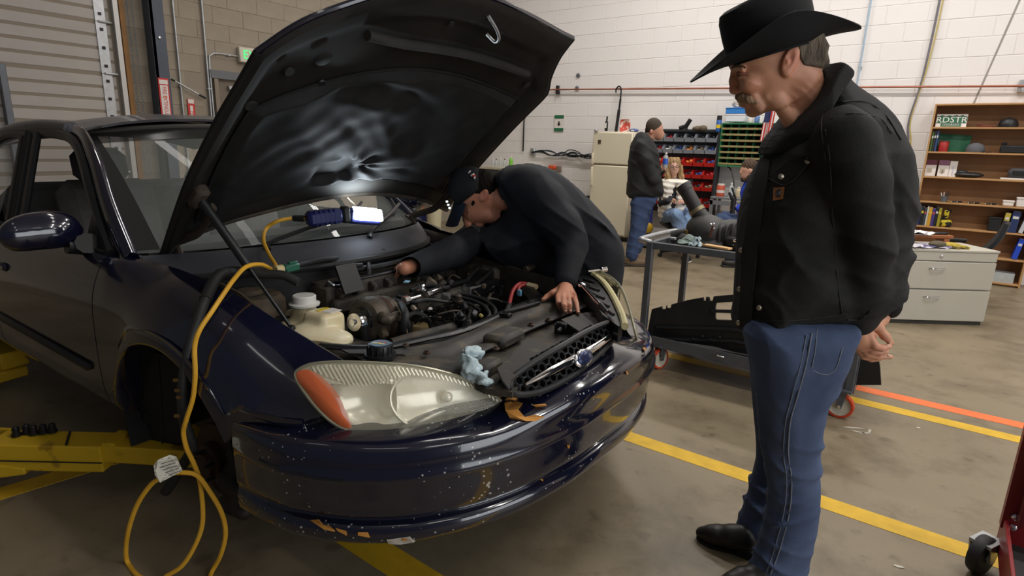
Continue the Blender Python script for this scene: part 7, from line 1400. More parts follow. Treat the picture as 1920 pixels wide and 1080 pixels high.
hr.infl(np.array([p(u, v, .08)[[0, 2]] for u, v in ((1506, 128), (1497, 114), (1493, 98), (1488, 84), (1484, 62))]+[p(u, v)[[0, 2]] for u, v in ((1500, 52), (1522, 62), (1528, 80), (1533, 89), (1540, 88), (1534, 97), (1531, 106), (1534, 116), (1537, 130), (1520, 136))]), lambda S, Z: .083-.012*np.clip((p(1500, 112)[2]-Z)/.05, 0, 1), .011, .001)
hr.wav([(.0011, (90, 160, 60), 0, None, 0), (.0009, (-260, 420, 40), 2, None, 0)]); F.mesh(hr, 'hair', M_hairg, man)
# hat: band ellipse on the bowed head
hO = p(1450, 96); tl = math.radians(17.5); hx_ = np.array([-math.cos(tl), 0, -math.sin(tl)]); hz_ = np.array([-math.sin(tl), 0, math.cos(tl)]); hy_ = np.array([0, 1., 0])
def hp3(a, s_, z_): return hO+hx_*a+hy_*s_+hz_*z_
def ring(r1, r2, z_, fwd=0., n=48, fz=None): return [hp3(r1*math.cos(t)+fwd, r2*math.sin(t), z_+(fz(t) if fz else 0)) for t in np.linspace(0, 2*math.pi, n+1)]
R_ = []
for k in np.linspace(0, 1, 12):
    o = []
    for t in np.linspace(0, 2*math.pi, 73):
        c_, s_ = math.cos(t), math.sin(t); a = (.123+.128*k*(abs(c_)**1.0))*c_ if True else 0; w_ = (.098+(.046*k))*s_*(1-.10*k*c_*c_)
        z_ = .080*(abs(s_)**2.4)*k**1.4-.016*k*k*abs(c_)**2+.010*k*(c_ < 0)*abs(c_); o.append(hp3(a, w_, z_))
    R_.append(o)
hat = solid(F, 'hat', MB().grid(R_, .0045), M_felt, man)
R_ = []
for z_, f1, f2 in ((-.01, .125, .098), (.03, .128, .099), (.07, .130, .098), (.115, .130, .094), (.145, .124, .086), (.160, .108, .070), (.162, .085, .05), (.150, .06, .028), (.140, .03, .010), (.139, .002, .002)): R_.append(ring(f1, f2, z_, .004+.08*max(0, z_)*.3, 48, lambda t, z_=z_: -.020*max(0, z_-.12)/.03*max(0, math.cos(t))*.6))
solid(F, 'crown', MB().grid(R_), M_felt, hat); solid(F, 'band', MB().grid([ring(.1295, .1005, z_, .004, 48) for z_ in (.006, .03)], .002), mat('hat_band', (.012, .012, .012), .6), hat)
# jacket
jk = SDF((-.33, -.36, .80), (.42, .36, 1.80), .0062)
tor = F.poly([(1556, 128), (1574, 130), (1604, 160), (1650, 196), (1678, 250), (1690, 310), (1690, 390), (1680, 470), (1664, 540), (1630, 590), (1586, 606), (1540, 611), (1480, 618), (1420, 619), (1383, 615), (1385, 560), (1389, 500), (1395, 430), (1406, 375), (1424, 325), (1442, 290), (1462, 260), (1482, 238), (1510, 200), (1538, 152)], 0, 3)
zs_ = p(1540, 150)[2]
def tw(S, Z): return np.clip(.065+.68*np.clip(zs_-Z, 0, .5), .065, .205)-.03*np.clip((1.05-Z)/.2, 0, 1)
jk.infl(tor, tw, .16, .01, pw=2.2)
jk.chain([p(1576, 240, .145), SH[0], p(1610, 350, .21), SH[1]], [.058, .083, .076, .070], .025).chain([SH[1], p(1620, 540, .16), p(1612, 600, .10)], [.070, .060, .050], .02)
jk.chain([p(1550, 215, -.16), EL[0], EL[1]], [.07, .085, .072], .025).chain([EL[1], p(1664, 550, -.11), p(1660, 570, -.07)], [.070, .056, .05], .02)
jk.cap(p(1668, 520, -.05), p(1672, 570, -.05), .045, .042, .02)
cl = p(1612, 606, .095); 
jk.fold([(.006, (18, 8, 62), .3, SH[1], .13), (.005, (40, 10, -55), 1.2, p(1690, 470, .1), .12), (.004, (-26, 12, 60), .7, p(1640, 560, .15), .10), (.004, (34, 0, 22), .2, p(1480, 560, .15), .16), (.0035, (-28, 10, 40), 2, p(1560, 280, .2), .14), (.003, (20, 0, -46), 0, p(1440, 450, .15), .15), (.003, (52, 8, 26), 1, p(1680, 300, .1), .15), (.004, (46, 10, 18), .3, p(1660, 400, .15), .09), (.0035, (30, 16, 44), 1.1, p(1610, 520, .15), .10), (.003, (24, 0, -60), 0, p(1560, 560, .18), .12), (.0025, (58, 0, 14), .6, p(1430, 520, .17), .12), (.0022, (14, 22, 17), .5, None, 0)])
jacket = F.mesh(jk, 'jacket', M_duck, man)
# collar, placket, snaps, pocket flap, patch, hem and seams lie on the canvas
def onj(sdf, u, v, lift=.004, b0=.40):      # march along the view ray to the cloth
    c = figl(F, CC); d = figl(F, CC+ray(u, v))-c; t0 = (b0-c[1])/d[1]
    ts = t0+np.arange(0, .9, .004)/np.linalg.norm(d); P = c+ts[:, None]*d; I = np.round((P-sdf.lo)/sdf.h).astype(int); ok = ((I >= 0) & (I < np.array(sdf.f.shape))).all(1)
    val = np.where(ok, sdf.f[tuple(np.clip(I, 0, np.array(sdf.f.shape)-1).T)], 1); k = int(np.argmax(val < 0)) if (val < 0).any() else None
    if k is None: return None
    return P[k]-d/np.linalg.norm(d)*(lift+.002)
def seam(sdf, pts, r, m, name, par, lift=.0015, n=4):
    q_ = [onj(sdf, u, v, lift) for u, v in crom(np.array(pts, float), n)]; q_ = [x for x in q_ if x is not None]
    if len(q_) > 2: solid(F, name, MB().tube(q_, r, 5), m, par)
M_seam = mat('canvas_seam', (.028, .027, .026), .85)
co = SDF((p(1420, 200)[0], -.17, p(1500, 330)[2]), (p(1610, 200)[0], .17, p(1500, 90)[2]), .005)
co.infl(F.poly([(1546, 128), (1558, 118), (1576, 134), (1574, 152), (1544, 186), (1520, 222), (1508, 262), (1480, 274), (1446, 292), (1430, 288), (1442, 262), (1460, 242), (1474, 226), (1496, 200), (1514, 176), (1530, 150)], 0, 2), lambda S, Z: (.098+.06*np.clip((zs_-Z)/.16, -.4, 1))*(.42+.58*np.clip((S-p(1436, 280)[0])/.12, 0, 1)), .014, .001)
co.cap(p(1505, 150), p(1512, 215), .062, .066, .004, None, True); F.mesh(co, 'collar', M_duck, jacket)
pk_ = [onj(jk, u, v, .003) for u, v in ((1428, 296), (1414, 340), (1404, 400), (1396, 470), (1391, 540), (1388, 612))]; pk2 = [onj(jk, u, v, .003) for u, v in ((1446, 300), (1440, 340), (1432, 400), (1422, 470), (1414, 540), (1410, 614))]
if all(x is not None for x in pk_+pk2): solid(F, 'placket', MB().grid([crom(pk_, 4), (crom(pk_, 4)+crom(pk2, 4))/2, crom(pk2, 4)], .004, flip=True), M_duck, jacket)
for u, v in ((1450, 256), (1449, 283), (1390, 469), (1387, 542), (1385, 605), (1424, 577)):
    q_ = onj(jk, u, v, .004); 
    if q_ is not None: solid(F, 'snap', MB().lathe([(.009, 0), (.009, .003), (.006, .006), (0, .007)], 14, q_, (-.25, .95, .1)), M_snap, jacket)
fl_p = [(1436, 331), (1441, 334), (1474, 344), (1520, 304), (1516, 297), (1480, 300), (1450, 300)]
q_ = [onj(jk, u, v, .004) for u, v in fl_p]
if all(x is not None for x in q_): solid(F, 'pocket_flap', MB().prism(q_, (-.001, .003, .0)), M_duck, jacket, smooth=False)
for u, v in ((1464, 331), (1514, 302)):
    q_ = onj(jk, u, v, .008)
    if q_ is not None: solid(F, 'snap', MB().lathe([(.008, 0), (.008, .003), (0, .005)], 12, q_, (-.25, .95, .1)), M_snap, jacket)
seam(jk, [(1436, 332), (1474, 346), (1518, 306)], .0018, M_seam, 'seam', jacket, .006); seam(jk, [(1441, 342), (1432, 400)], .0016, M_seam, 'seam', jacket); seam(jk, [(1398, 598), (1450, 602), (1520, 598), (1590, 588)], .0018, M_seam, 'seam', jacket); seam(jk, [(1546, 172), (1570, 190), (1620, 190), (1660, 215), (1690, 262)], .0026, M_seam, 'seam', jacket); seam(jk, [(1556, 222), (1600, 212), (1650, 222), (1672, 250)], .0016, M_seam, 'seam', jacket); seam(jk, [(1548, 300), (1540, 230), (1558, 190)], .0018, M_seam, 'seam', jacket); seam(jk, [(1500, 250), (1504, 212), (1540, 180), (1572, 150)], .0018, M_seam, 'seam', jacket, .012); seam(jk, [(1590, 600), (1614, 598), (1636, 580)], .0018, M_seam, 'cuff_seam', jacket)
pq = [onj(jk, u, v, .003) for u, v in ((1450, 352), (1471, 350), (1468, 373), (1449, 376))]
if all(x is not None for x in pq):
    pt = solid(F, 'leather_patch', MB().prism(pq, (-.0005, .002, 0)), mat('patch_tan', srgb(150, 96, 52), .6, var=.1, scale=60), jacket, smooth=False); pc = sum(pq)/4+np.array([-.001, .0035, .001]); ux, uz = nrm(pq[1]-pq[0]), nrm(pq[0]-pq[3])
    solid(F, 'patch_mark', MB().tube([pc+ux*(.007+.0075*math.cos(t)-.006)+uz*.0105*math.sin(t) for t in np.linspace(.9, 5.4, 14)], .0025, 5), mat('mark_dark', (.02, .02, .02), .6), pt); solid(F, 'patch_mark', MB().ball(pc+ux*.002, (.004, .002, .007)), mat('mark_blue', srgb(58, 64, 78), .6), pt)
# jeans and boots
je = SDF((-.22, -.26, .0), (.26, .26, .98), .006)
Nn = F.poly([(1409, 600), (1412, 690), (1419, 760), (1424, 830), (1432, 872), (1438, 920), (1428, 990), (1408, 1050), (1392, 1120), (1388, 1150), (1478, 1150), (1502, 1085), (1526, 985), (1532, 930), (1533, 860), (1537, 790), (1548, 738), (1570, 692), (1584, 645), (1587, 596)], .09, 3); Fr = F.poly([(1411, 600), (1412, 690), (1416, 760), (1422, 850), (1416, 885), (1400, 940), (1386, 985), (1384, 1000), (1414, 1022), (1442, 1005), (1466, 900), (1502, 800), (1552, 700), (1580, 640), (1580, 596)], -.09, 3)
lw = lambda S, Z: np.clip(.072+.055*np.clip((Z-.45)/.4, 0, 1), .07, .125)
je.infl(Nn, lw, .085, .012, lambda S, Z: np.full_like(S, .10)); je.infl(Fr, lw, .085, .012, lambda S, Z: np.full_like(S, -.10))
je.cap(p(1418, 612, -.06), p(1568, 610, -.06), .03, .03, .03)
je.fold([(.006, (22, 15, 70), .4, p(1490, 850, .1), .10), (.005, (-30, 10, 85), 1.5, p(1460, 960, .12), .09), (.005, (34, 10, 62), .2, p(1420, 930, -.1), .10), (.004, (50, 10, -28), 0, p(1540, 720, .1), .12), (.004, (24, 0, 95), .6, p(1450, 1060, .12), .10), (.003, (40, 12, 24), 0, p(1450, 660, .1), .14)])
jeans = F.mesh(je, 'jeans', M_denim, man)
seam(je, [(1522, 625), (1512, 680), (1496, 740), (1482, 790), (1478, 850), (1484, 900), (1480, 960), (1462, 1030), (1444, 1078)], .0022, M_stitch, 'side_seam', jeans); seam(je, [(1512, 628), (1502, 680), (1486, 740), (1473, 790), (1469, 850), (1475, 900), (1470, 960), (1452, 1030), (1436, 1076)], .0014, M_stitch, 'stitching', jeans)
seam(je, [(1532, 618), (1528, 660), (1523, 690), (1536, 700), (1552, 703)], .0016, M_stitch, 'pocket_stitch', jeans); seam(je, [(1552, 703), (1568, 690), (1580, 650)], .0016, M_stitch, 'pocket_stitch', jeans); seam(je, [(1387, 994), (1398, 1006), (1411, 1017)], .0018, M_stitch, 'hem_stitch', jeans)
# the seams of the sleeve
seam(jk, [(1545, 228), (1556, 300), (1560, 380), (1566, 470), (1572, 540), (1580, 590)], .0018, M_seam, 'seam', jacket)
def boot(toe, heel, zt_, name, b0):
    bt = SDF(np.minimum(toe, heel)-[.08, .09, .10], np.maximum(toe, heel)+[.10, .09, .22], .006); d = nrm((toe-heel)*[1, 1, 0]); s_ = np.array([-d[1], d[0], 0]); L_ = np.linalg.norm((toe-heel)*[1, 1, 0])
    at = lambda a, z_: heel*[1, 1, 0]+d*L_*a+np.array([0, 0, z_])
    bt.chain([at(.86, .030), at(.62, .040), at(.34, .052), at(.10, .055)], [.026, .040, .038, .034], .03, (np.array([0, 0, 1.]), .85)).chain([at(.34, .06), at(.16, .075)], [.038, .040], .03).cap(at(.93, .026), at(.80, .03), .017, .03, .02)
    V, Fc = bt.mesh(); V[:, 2] = np.maximum(V[:, 2], .014); o = F.mesh(bt, name, M_boot, man)
    sl_ = [at(a, 0)+s_*w_ for a, w_ in ((1.0, .008), (.93, .026), (.72, .042), (.45, .035), (.30, .03), (.0, .034), (-.02, 0))]; sl2 = [at(a, 0)-s_*w_ for a, w_ in ((-.0, .034), (.30, .03), (.45, .035), (.72, .042), (.93, .026), (1.0, .008))]
    solid(F, 'sole', MB().prism([x+[0, 0, .002] for x in sl_+sl2], (0, 0, .010)), M_black, o, smooth=False); solid(F, 'heel', MB().box(at(.1, .018), (.06, .06, .034), rotz(math.atan2(d[1], d[0])), bev=.006), M_black, o)
boot(figl(F, W(1306, 1008, 2, .0)), figl(F, W(1408, 1042, 2, 0)), .2, 'boot', -.1); tt = figl(F, W(1408, 1042, 2, 0)); boot(np.array([-.135, .14, 0.]), np.array([.115, .10, 0.]), .2, 'boot', .1)
# ---------------------------------------------------------------- mechanic leaning over the engine
F = Fig(L(-.68, .95, -.035)); mech = thing('person', 'mechanic in a dark navy work jacket and black cap bent over the engine', 'person', F.q); p = F.p
fw_ = lambda u, v, z: figl(F, L(CP(u, v, 2, z)))
M_navy = mat('navy_work', srgb(24, 26, 31), .8, col2=srgb(32, 34, 40), scale=6, bump=.15, bscale=350, spec=.3); M_capk = mat('cap_black', srgb(12, 14, 20), .8); M_visor = mat('visor_navy', srgb(20, 34, 54), .7)
hand_n = fw_(1060, 536, .80); hand_f = fw_(758, 503, .88)
lo = np.array([min(hand_f[0], p(760, 500)[0])-.06, -.40, -.02]); b = SDF(lo, (p(1180, 450)[0]+.05, fw_(1069, 585, .756)[1]+.06, 1.42), .0066)
hd_ = p(893, 372, .05); R = rotax((0, 1, 0), -.55)
b.ell(p(893, 362, .05), (.105, .078, .10), R, .03).ell(p(893, 392, .05), (.070, .062, .085), rotax((0, 1, 0), .9), .03).ell(p(912, 402, .05), (.075, .058, .045), rotax((0, 1, 0), .15), .03)
b.chain([p(875, 398, .06), p(873, 412, .065), p(876, 421, .07)], [.012, .014, .0175], .010); 
for s in (-1, 1): b.ell(p(880, 421, .065+s*.015), (.012, .010, .010), None, .006).ell(p(878, 398, .05+s*.032), (.013, .015, .012), None, .008, sub=True).ell(p(881, 399, .05+s*.030), (.012, .013, .012), None, .003).cap(p(871, 392, .05+s*.015), p(880, 388, .05+s*.05), .009, .007, .01); b.ell(p(907, 366, .05+s*.078), (.020, .012, .034), rotax((0, 1, 0), .45), .006).ell(p(906, 365, .05+s*.088), (.011, .008, .02), rotax((0, 1, 0), .45), .004, sub=True)
b.cap(p(886, 420, .035), p(893, 421, .07), .006, .005, .008).ell(p(900, 421, .05), (.02, .025, .014), None, .012)
b.cap(p(905, 370, .05), p(965, 370, .03), .066, .070, .03).chain([p(990, 385), p(1050, 420), p(1095, 470)], [.08, .10, .11], .05)
b.chain([p(1015, 375, .18), p(1072, 452, .30), hand_n], [.06, .048, .033], .02).chain([p(950, 405, -.12), p(900, 440, -.12), p(850, 474, (hand_f[1]-.16)/2), hand_f], [.05, .045, .042, .032], .02)
b.chain([p(1105, 500, .10), p(1120, 640, .10)[[0, 1, 2]]*[1, 1, 0]+[0, .0, .5], p(1120, 640, .1)*[1, 1, 0]+[.02, 0, .05]], [.09, .06, .045], .02).chain([p(1105, 500, -.10), p(1120, 640, -.1)*[1, 1, 0]+[0, 0, .5], p(1120, 640, -.1)*[1, 1, 0]+[.02, 0, .05]], [.09, .06, .045], .02)
kn = [fw_(1046, 556, .785), fw_(1056, 557, .787), fw_(1066, 555, .787), fw_(1076, 552, .782)]; md = [fw_(1047, 568, .78), fw_(1057, 573, .782), fw_(1068, 572, .782), fw_(1081, 570, .775)]; tp = [fw_(1050, 578, .756), fw_(1060, 585, .756), fw_(1069, 585, .756), fw_(1084, 587, .754)]
for i in range(4): b.cap(hand_n, kn[i], .026, .0125, .012); b.chain([kn[i], md[i], tp[i]], [.0125, .0115, .009], .003)
b.chain([hand_n+[-.01, .0, -.01], fw_(1036, 550, .775), fw_(1026, 556, .76), fw_(1018, 562, .75)], [.022, .015, .0125, .010], .008)
hf = [fw_(742, 503, .84), fw_(738, 505, .83), fw_(736, 508, .82), fw_(740, 510, .81)]
for i, q_ in enumerate(hf): b.chain([hand_f, q_, q_+[-.03, -.03, -.035]], [.026, .012, .009], .006)
b.chain([hand_f, hand_f+[-.02, -.02, -.02], hand_f+[-.05, -.04, -.05]], [.022, .013, .010], .006)
body = F.mesh(b, 'body', SKIN, mech, colf=skinf(srgb(188, 128, 100), [(p(873, 414, .05), .03, srgb(170, 92, 76), .5), (p(907, 366, .13), .04, srgb(172, 96, 78), .5), (p(915, 408, .09), .05, srgb(140, 92, 74), .5), ((kn[1]+tp[2])/2, .08, srgb(170, 122, 100), .6)]))
for q_ in tp: solid(F, 'nail', MB().ball(q_+[0, .004, .006], (.006, .007, .004)), M_nail, body)
for s in (1, -1): ey = solid(F, 'eye', MB().ball(p(879.5, 400, .05+s*.033), .0105), M_eye, body); solid(F, 'iris', MB().ball(p(877, 402, .05+s*.034), .006), M_iris, ey); solid(F, 'eyebrow', MB().tube([p(872, 393, .05+s*.02), p(877, 388, .05+s*.04), p(886, 388, .05+s*.055)], .005, 6), mat('brow_dark', (.03, .022, .017), .8), body)
hr = SDF(p(905, 350, .05)-[.16, .10, .14], p(905, 350, .05)+[.12, .10, .14], .006); hr.ell(p(901, 352, .05), (.098, .0825, .098), rotax((0, 1, 0), -.55), .01).ell(p(889, 378, .05), (.016, .083, .03), rotax((0, 1, 0), .3), .01).cap(p(880, 420, .05), p(890, 395, .05), .09, .05, .005, None, True)
hr.cap(p(918, 395, .05), p(905, 372, .05), .04, .02, .003, (np.array([0, 1., 0]), 4), True); hr.wav([(.002, (300, 200, 200), 0, None, 0)]); F.mesh(hr, 'hair', mat('hair_dark', (.010, .0075, .006), .9, spec=.1), mech)
cp_ = SDF(p(880, 345, .05)-[.20, .16, .2], p(880, 345, .05)+[.2, .16, .2], .0055); cp_.ell(p(880, 352, .05), (.110, .094, .112), rotax((0, 1, 0), -.5), .01); cn_ = nrm(p(852, 330, .05)-p(880, 362, .05)); sl, X, Y, Z = cp_.reg(cp_.lo, cp_.lo+cp_.n*cp_.h); c0 = p(893, 359, .05); nv = nrm([-.62, 0, .78]); cp_.mix(sl, ((X-c0[0])*nv[0]+(Y-c0[1])*nv[1]+(Z-c0[2])*nv[2]).astype(np.float32)*1.0, .006, True) if False else None
d_ = (X-c0[0])*nv[0]+(Y-c0[1])*nv[1]+(Z-c0[2])*nv[2]; cp_.f[sl] = np.maximum(cp_.f[sl], -d_).astype(np.float32)
cap_o = F.mesh(cp_, 'cap', M_capk, mech)
vis = []
for j in range(6):
    t = j/5; row = []
    for i in range(11):
        a = (i-5)/5; c0 = np.array(p(854-8*t, 378+48*t*(1-.18*a*a), .05)); row.append(c0+np.array([.040*a+.02*a*a*(1-t), .075*a, -.016*a*a+.012*a]))
    vis.append(row)
solid(F, 'visor', MB().grid(vis, .004), M_visor, cap_o); solid(F, 'button', MB().ball(p(852, 327, .05), .009), M_capk, cap_o)
M_ledc = mat('cap_led', (.8, .9, 1), .3, emit=1.5)
for k in range(3): solid(F, 'cap_light', MB().box(p(838+2.5*k, 378+6*k, .115), (.012, .006, .010), bev=.002), M_ledc, cap_o)
lg = p(886, 328, .135)
solid(F, 'cap_logo', MB().ball(lg, (.012, .008, .006), rotax((0, 1, 0), -.6)).ball(lg+[-.016, 0, .014], (.010, .008, .004), rotax((0, 1, 0), -.9)).ball(lg+[.010, .0, -.012], (.006, .008, .009)), M_sgw, cap_o); solid(F, 'cap_logo', MB().ball(lg+[.004, .003, -.004], (.007, .008, .006)).ball(lg+[.014, .002, -.004], (.005, .008, .004)), M_red, cap_o)
jk = SDF(lo, (p(1190, 450)[0]+.05, max(.50, hand_n[1]+.10), 1.42), .0075)
tor = F.poly([(922, 338), (934, 320), (962, 309), (1000, 306), (1040, 319), (1082, 350), (1122, 390), (1152, 427), (1167, 465), (1166, 505), (1160, 550), (1152, 600), (1060, 600), (1010, 545), (950, 510), (912, 480), (898, 450), (912, 432), (942, 405), (946, 365)], 0, 3)
jk.infl(tor, lambda S, Z: np.clip(.20+.08*(S-p(930, 400)[0]), .17, .245), .17, .01, pw=2.3)
jk.chain([p(985, 345, .12), p(1020, 378, .19), p(1056, 425, .27), p(1072, 458, .305)], [.09, .098, .090, .082], .03).chain([p(1072, 458, .305), hand_n+(p(1072, 458, .305)-hand_n)*.12], [.080, .056], .02)
jk.chain([p(955, 400, -.12), p(900, 440, -.12), p(850, 474, (hand_f[1]-.16)/2), hand_f+[.025, 0, .006]], [.10, .095, .082, .052], .03)
jk.cap(p(945, 425, .07), p(904, 450, .075), .055, .035, .02)
jk.fold([(.007, (30, 10, 42), 0, p(1050, 420, .25), .16), (.007, (-20, 14, 55), 1, p(1075, 490, .3), .12), (.006, (34, 0, 30), .4, p(1110, 430, .15), .2), (.006, (40, 10, -30), 0, p(860, 470), .18), (.005, (26, 6, -34), 1, p(980, 450, .15), .18), (.003, (14, 20, 22), 0, None, 0)])
jkt = F.mesh(jk, 'jacket', M_navy, mech)
c2 = SDF(p(925, 365)-[.14, .18, .17], p(925, 365)+[.16, .18, .17], .006); c2.cap(p(952, 360, .03), p(970, 378, .02), .100, .115, .02).cap(p(915, 355, .04), p(965, 388, .03), .083, .085, .004, None, True); F.mesh(c2, 'collar', M_navy, jkt)
lg_ = SDF((p(1060, 500)[0], -.25, -.0), (p(1180, 500)[0]+.04, .25, .95), .011)
for s in (-1, 1): q0 = p(1120, 640, s*.10)*[1, 1, 0]; lg_.chain([p(1118, 520, s*.09), q0+[-.0, 0, .48], q0+[.02, 0, .06]], [.135, .10, .085], .03)
F.mesh(lg_, 'trousers', M_navy, mech)
for s in (-1, 1): q0 = p(1120, 640, s*.10)*[1, 1, 0]; solid(F, 'shoe', MB().ball(q0+[-.03, 0, .045], (.14, .055, .044)), M_boot, mech); 
# ---------------------------------------------------------------- people at the back
def light_fig(q, name, lab, cat='person'): F_ = Fig(q); return F_, thing(name, lab, cat, F_.q)
F, pm = light_fig((-3.17, 7.02, 0), 'person', 'man in a black jacket and jeans standing beside the refrigerator, head bowed'); p = F.p
b = SDF((-.25, -.30, 0), (.42, .30, 1.86), .010); b.ell(p(1228, 242), (.098, .075, .115), rotax((0, 1, 0), -.25), .02).ell(p(1236, 254), (.055, .052, .06), None, .03).cap(p(1240, 243), p(1244.5, 252), .012, .016, .01).cap(p(1220, 255), p(1210, 275), .055, .06, .02).ell(p(1221, 247, .075), (.02, .012, .032), None, .01)
b.chain([p(1207, 290), p(1205, 380)], [.13, .13], .03); WH = p(1238, 318, .12); b.chain([p(1205, 285, .17), p(1222, 335, .20), WH], [.05, .042, .03], .02).chain([p(1210, 285, -.17), p(1228, 335, -.18), p(1245, 318, -.04)], [.05, .042, .03], .02)
for i in range(4): b.chain([WH, WH+[.06, -.03, .02+.02*i], WH+[.05, -.06, .025+.02*i]], [.026, .012, .010], .006)
b.cap(WH, WH+[.02, .0, .075], .02, .011, .006)
b.chain([p(1205, 390, .09), p(1195, 430, .09), p(1183, 482, .09)], [.06, .045, .035], .02).chain([p(1210, 390, -.09), p(1204, 430, -.09), p(1193, 478, -.09)], [.06, .045, .035], .02)
bo = F.mesh(b, 'body', SKIN, pm, colf=skinf(srgb(182, 134, 110), [(p(1221, 247, .08), .05, srgb(186, 120, 98), .5)]))
h = SDF(p(1225, 235)-[.13, .1, .12], p(1225, 235)+[.13, .1, .12], .008); h.ell(p(1226, 238), (.101, .078, .112), rotax((0, 1, 0), -.3), .01).ell(p(1246, 254), (.085, .2, .10), None, .004, True).ell(p(1228, 275), (.13, .2, .115), None, .004, True); F.mesh(h, 'hair', mat('hair_brown', (.045, .03, .02), .8), pm)
j = SDF((-.28, -.34, .80), (.40, .34, 1.75), .011); j.infl(F.poly([(1199, 247), (1214, 252), (1226, 268), (1234, 290), (1238, 330), (1240, 368), (1180, 372), (1177, 340), (1180, 290), (1186, 265)], 0, 3), lambda S, Z: np.full_like(S, .215), .15, .01, pw=2.3); j.chain([p(1203, 275, .17), p(1210, 300, .21), p(1224, 336, .215)], [.085, .085, .07], .03).chain([p(1224, 336, .215), WH+[-.03, 0, -.01]], [.07, .05], .02).chain([p(1207, 275, -.17), p(1228, 335, -.19), p(1240, 320, -.05)], [.085, .07, .05], .03); j.fold([(.004, (20, 10, 36), 0, None, 0)]); jo = F.mesh(j, 'jacket', mat('bg_black', (.012, .012, .013), .8, var=.2), pm)
solid(F, 'collar', MB().tube([p(1210, 259)+[.075*math.cos(t), .08*math.sin(t), -.02*math.cos(t)] for t in np.linspace(0, 6.28, 20)], .022, 8), MATS['bg_black'], jo)
j = SDF((-.25, -.26, .05), (.25, .26, .95), .011); j.infl(F.poly([(1184, 366), (1180, 395), (1178, 430), (1170, 478), (1190, 486), (1203, 440), (1212, 400), (1232, 366)], 0, 2), lambda S, Z: np.full_like(S, .085), .07, .02, lambda S, Z: np.full_like(S, .10)).infl(F.poly([(1188, 366), (1192, 430), (1184, 475), (1204, 477), (1214, 440), (1224, 400), (1232, 366)], 0, 2), lambda S, Z: np.full_like(S, .085), .07, .02, lambda S, Z: np.full_like(S, -.10)); j.fold([(.0025, (20, 0, 50), 0, None, 0)]); F.mesh(j, 'jeans', M_denimd, pm)
M_shoe = mat('shoe_brown', srgb(108, 88, 66), .8, var=.15)
for u, v, bb in ((1186, 491, .09), (1196, 483, -.10)): q_ = p(u, v, bb)*[1, 1, 0]; sh = solid(F, 'shoe', MB().ball(q_+[.03, 0, .055], (.16, .055, .055)).ball(q_+[-.05, 0, .09], (.07, .05, .06)), M_shoe, pm); solid(F, 'sole', MB().box(q_+[.03, 0, .015], (.30, .09, .03), bev=.012), M_boot, sh)
bc = F.w(np.array([WH+[.05, .02, .08]]))[0]; bt = thing('water_bottle', 'clear water bottle with a blue label held by the standing man', 'bottle', bc); MB().lathe([(.028, -.06), (.031, -.055), (.031, .06), (.026, .085), (.013, .10), (.013, .112)], 16, bc).build('body', M_clear, bt); MB().lathe([(.0322, -.015), (.0322, .055)], 16, bc, caps=False).build('wrapper', mat('wrap_blue', srgb(50, 92, 190), .3), bt); MB().lathe([(.016, .108), (.016, .128), (0, .129)], 14, bc).build('cap', M_sgw, bt)
# seated woman on an office chair
F, pw_ = light_fig((-2.98, 8.0, 0), 'person', 'woman with long blond hair and glasses in a white vest sitting on an office chair'); p = F.p
b = SDF((-.35, -.30, 0), (.50, .62, 1.45), .010); b.ell(p(1263, 311, .05), (.078, .085, .11), None, .02).ell(p(1264, 321, .08), (.05, .055, .055), None, .03).cap(p(1265, 312, .135), p(1266, 317, .145), .011, .014, .01).cap(p(1263, 325, .03), p(1263, 340, .02), .045, .05, .02)
b.chain([p(1263, 352), p(1262, 395)], [.11, .12], .03).chain([p(1249, 348), p(1243, 380, .06), p(1256, 376, .26)], [.045, .04, .027], .02).chain([p(1282, 350), p(1290, 382, .06), p(1278, 379, .22)], [.045, .04, .027], .02)
for k, (u, v) in enumerate(((1256, 376), (1278, 379))):
    h0_ = p(u, v, .26-.04*k)
    for i in range(4): b.chain([h0_, h0_+[.05-.10*k, .03, .02-.016*i], h0_+[.06-.12*k, .07, .012-.016*i]], [.022, .010, .008], .006)
    b.cap(h0_, h0_+[.03-.06*k, .03, .03], .015, .009, .006)
kneeL, kneeR = p(1268, 404, .44), p(1302, 396, .30)
b.chain([p(1252, 402, .05), kneeL, p(1284, 478, .40)], [.08, .06, .045], .02).chain([p(1276, 402, .0), kneeR, p(1275, 440, .36)], [.08, .06, .045], .02)
bo = F.mesh(b, 'body', SKIN, pw_, colf=skinf(srgb(206, 160, 138), [(p(1265, 323, .12), .012, srgb(170, 90, 90), .8)]))
M_blond = mat('hair_blond', srgb(168, 136, 92), .6, col2=srgb(124, 96, 62), scale=40, stretch=(1, 1, .2)); h = SDF(p(1262, 320)-[.18, .18, .30], p(1262, 320)+[.18, .2, .18], .009); h.ell(p(1263, 306, .03), (.098, .10, .115), None, .02)
h.chain([p(1252, 312, .05), p(1252, 330, .06), p(1254, 356, .10)], [.035, .04, .025], .02).chain([p(1275, 312, .05), p(1277, 332, .06), p(1276, 358, .10)], [.035, .04, .025], .02).cap(p(1263, 315, -.03), p(1263, 340, -.06), .08, .06, .02); h.ell(p(1264, 315, .13), (.055, .085, .075), None, .006, True); h.wav([(.004, (160, 30, 40), 0, None, 0)]); F.mesh(h, 'hair', M_blond, pw_)
gl = [p(1260, 312, .152), p(1270, 312.5, .152)]
solid(F, 'glasses', MB().tube([gl[0]+[.022*math.cos(t), 0, .015*math.sin(t)] for t in np.linspace(0, 6.28, 16)], .0035, 5).tube([gl[1]+[.022*math.cos(t), 0, .015*math.sin(t)] for t in np.linspace(0, 6.28, 16)], .0035, 5).tube([gl[0]+[.022, 0, 0], gl[1]-[.022, 0, 0]], .003, 5), M_black, pw_)
